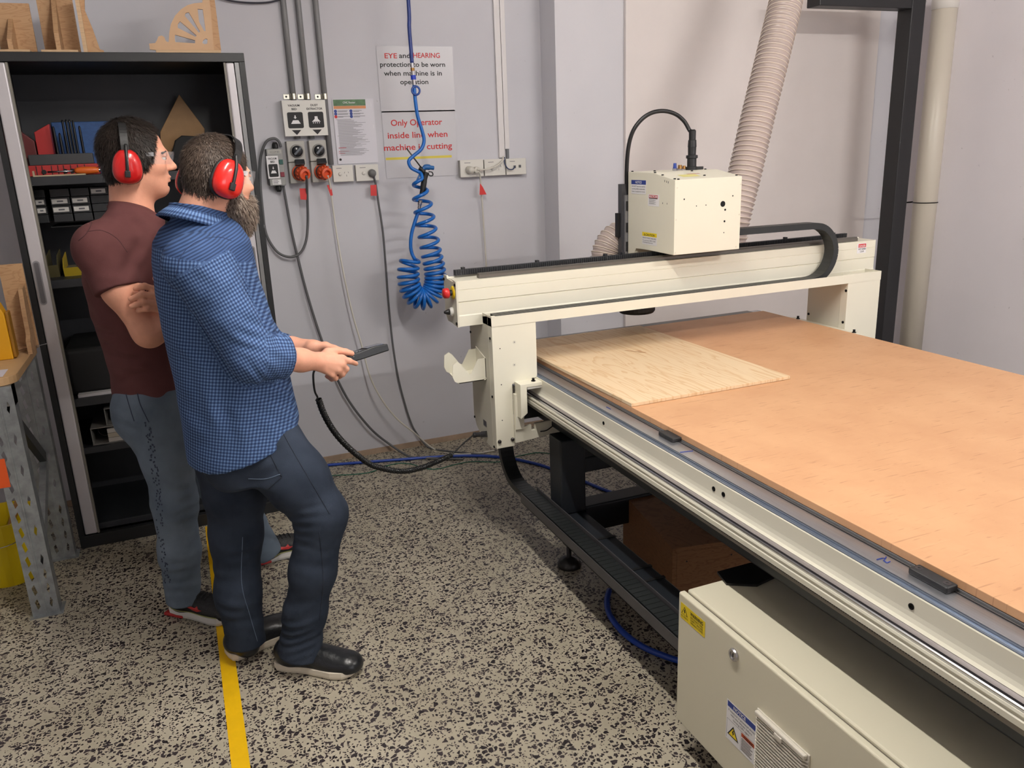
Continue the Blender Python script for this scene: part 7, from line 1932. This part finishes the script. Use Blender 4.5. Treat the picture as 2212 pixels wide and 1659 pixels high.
# --- faded jeans
G = Field((-.34, 2.70, .03), (.30, 3.26, .92), .0045)
G.sections([(PX(326, 815, 2.95), .115, .165), (PX(333, 860, 2.95), .126, .175), (PX(343, 905, 2.95), .128, .180), (PX(352, 940, 2.95), .11, .17)], FW2, SD2, .03)
G.ell(PX(300, 895, 2.90), (.08, .10, .09), None, .05)
G.chain([PX(335, 880, 2.865), PX(362, 985, 2.85), PX(378, 1085, 2.84), PX(388, 1190, 2.85), PX(395, 1262, 2.86)], [.102, .084, .071, .067, .060], .035)
G.cone(PX(392, 1240, 2.857), PX(397, 1296, 2.862), .060, .060, .01, flat_b=True)
G.chain([PX(385, 880, 3.04), k2L, PX(535, 1130, 3.11), PX(568, 1178, 3.13)], [.102, .076, .064, .060], .035)
G.cone(PX(556, 1160, 3.122), PX(576, 1196, 3.132), .060, .062, .01, flat_b=True)
P_, F_q = G.mesh(); del G
P_ = smooth_mesh(P_, F_q, 3); N_ = vnormals(P_, F_q)
P_ = wrinkles(P_, N_, [(PX(400, 1085, 2.78), (.1, 0, 1), .045, .005, .09), (PX(390, 1240, 2.79), (.2, 0, 1), .045, .005, .08), (PX(290, 900, 2.8), (.6, 0, .8), .05, .005, .08), (PX(380, 1160, 2.78), (.3, 0, 1), .08, .003, .12), (PX(360, 950, 2.78), (.5, 0, .8), .08, .003, .12)])
P_ += N_*(.0018*wob(P_, 30, start=6))[:, None]
jeans2 = mesh_object('jeans', P_, F_q, denim('faded_denim', (84, 96, 110), (114, 126, 140), 6), man2)
bv = surface(P_, F_q); ink = mat('denim_dark_thread', (44, 52, 72), .8)
seam(bv, ((294, 832), (302, 870), (318, 905), (322, 912)), .0016, ink, jeans2); seam(bv, ((268, 832), (276, 865), (290, 910)), .0014, ink, jeans2)
random.seed(4)
path = spline([np.array([u, v, 0.]) for u, v in ((318, 915), (325, 955), (332, 1000), (340, 1050), (344, 1100), (347, 1160), (355, 1220), (362, 1260))], 12)
for k, q in enumerate(path[::1]):
    for rep in range(2):
        u, v = q[0]+random.uniform(-7, 7), q[1]+random.uniform(-2, 2)
        p = on_surface(bv, u, v, .0006)
        if p is not None and random.random() < .75: MB().ball(p, (.0022, .0022, .0034), 6, 4).build('dye_mark', ink, jeans2)
# --- shoes
h2, t2_ = onz(366, 1322), onz(484, 1343)
make_shoe('shoe', '', (h2[0]+.02, h2[1]+.005), (h2[0]+.02+.20, h2[1]+.005-.185), .100, PX(397, 1285, 2.862), 'runner', man2)
h3 = onz(541, 1226); 
make_shoe('shoe', '', (h3[0]+.005, h3[1]+.03), (h3[0]+.275, h3[1]+.06), .100, PX(577, 1188, 3.135), 'runner', man2)
# --- hair, muffs, glasses
face2 = [((.128, 0, -.008), (.092, .110, .136), .010), ((.07, .09, -.075), (.055, .05, .07), .01), ((.07, -.09, -.075), (.055, .05, .07), .01)]
P_, F_q = hair_mesh(hd2, .010, face2, [((.15, 0, -1), (-.05, 0, -.082))])
finish_hair(P_, F_q, .0012, 60, 'hair', hair_m('hair_dark', (30, 24, 21), .3), man2, hd2, 9000, .018, strand_m('strand_dark', (42, 34, 30)))
for q in (1, -1):
    MB().ball(hd2.p(.0790, q*.031, .0035), .0105, 12, 8).build('eye', mat('eye_white', (210, 204, 198), .2), man2, smooth=True)
    MB().ball(hd2.p(.0858, q*.0305, .0035), .0052, 10, 6).build('iris', mat('iris_dark', (52, 40, 34), .15), man2, smooth=True)
    MB().tube([hd2.p(.086, q*.014, .022), hd2.p(.090, q*.03, .026), hd2.p(.078, q*.052, .020)], .0034, 6).build('eyebrow', hair_m('brow_dark', (48, 36, 30), .3), man2, smooth=True)
mf2 = thing('ear_defenders', 'red ear defenders worn by the dark-haired man in maroon', 'ear defenders', hd2.c, 'red ear defenders')
ear_muff(mf2, hd2, mat('muff_red_deep', (190, 26, 26), .28, coat=.3), (-.030, .086, -.024), math.radians(-2), math.radians(-3))
gl2_ = thing('safety_glasses', 'clear safety glasses on the dark-haired man in maroon', 'glasses', hd2.c, 'clear safety glasses'); glasses(gl2_, hd2)
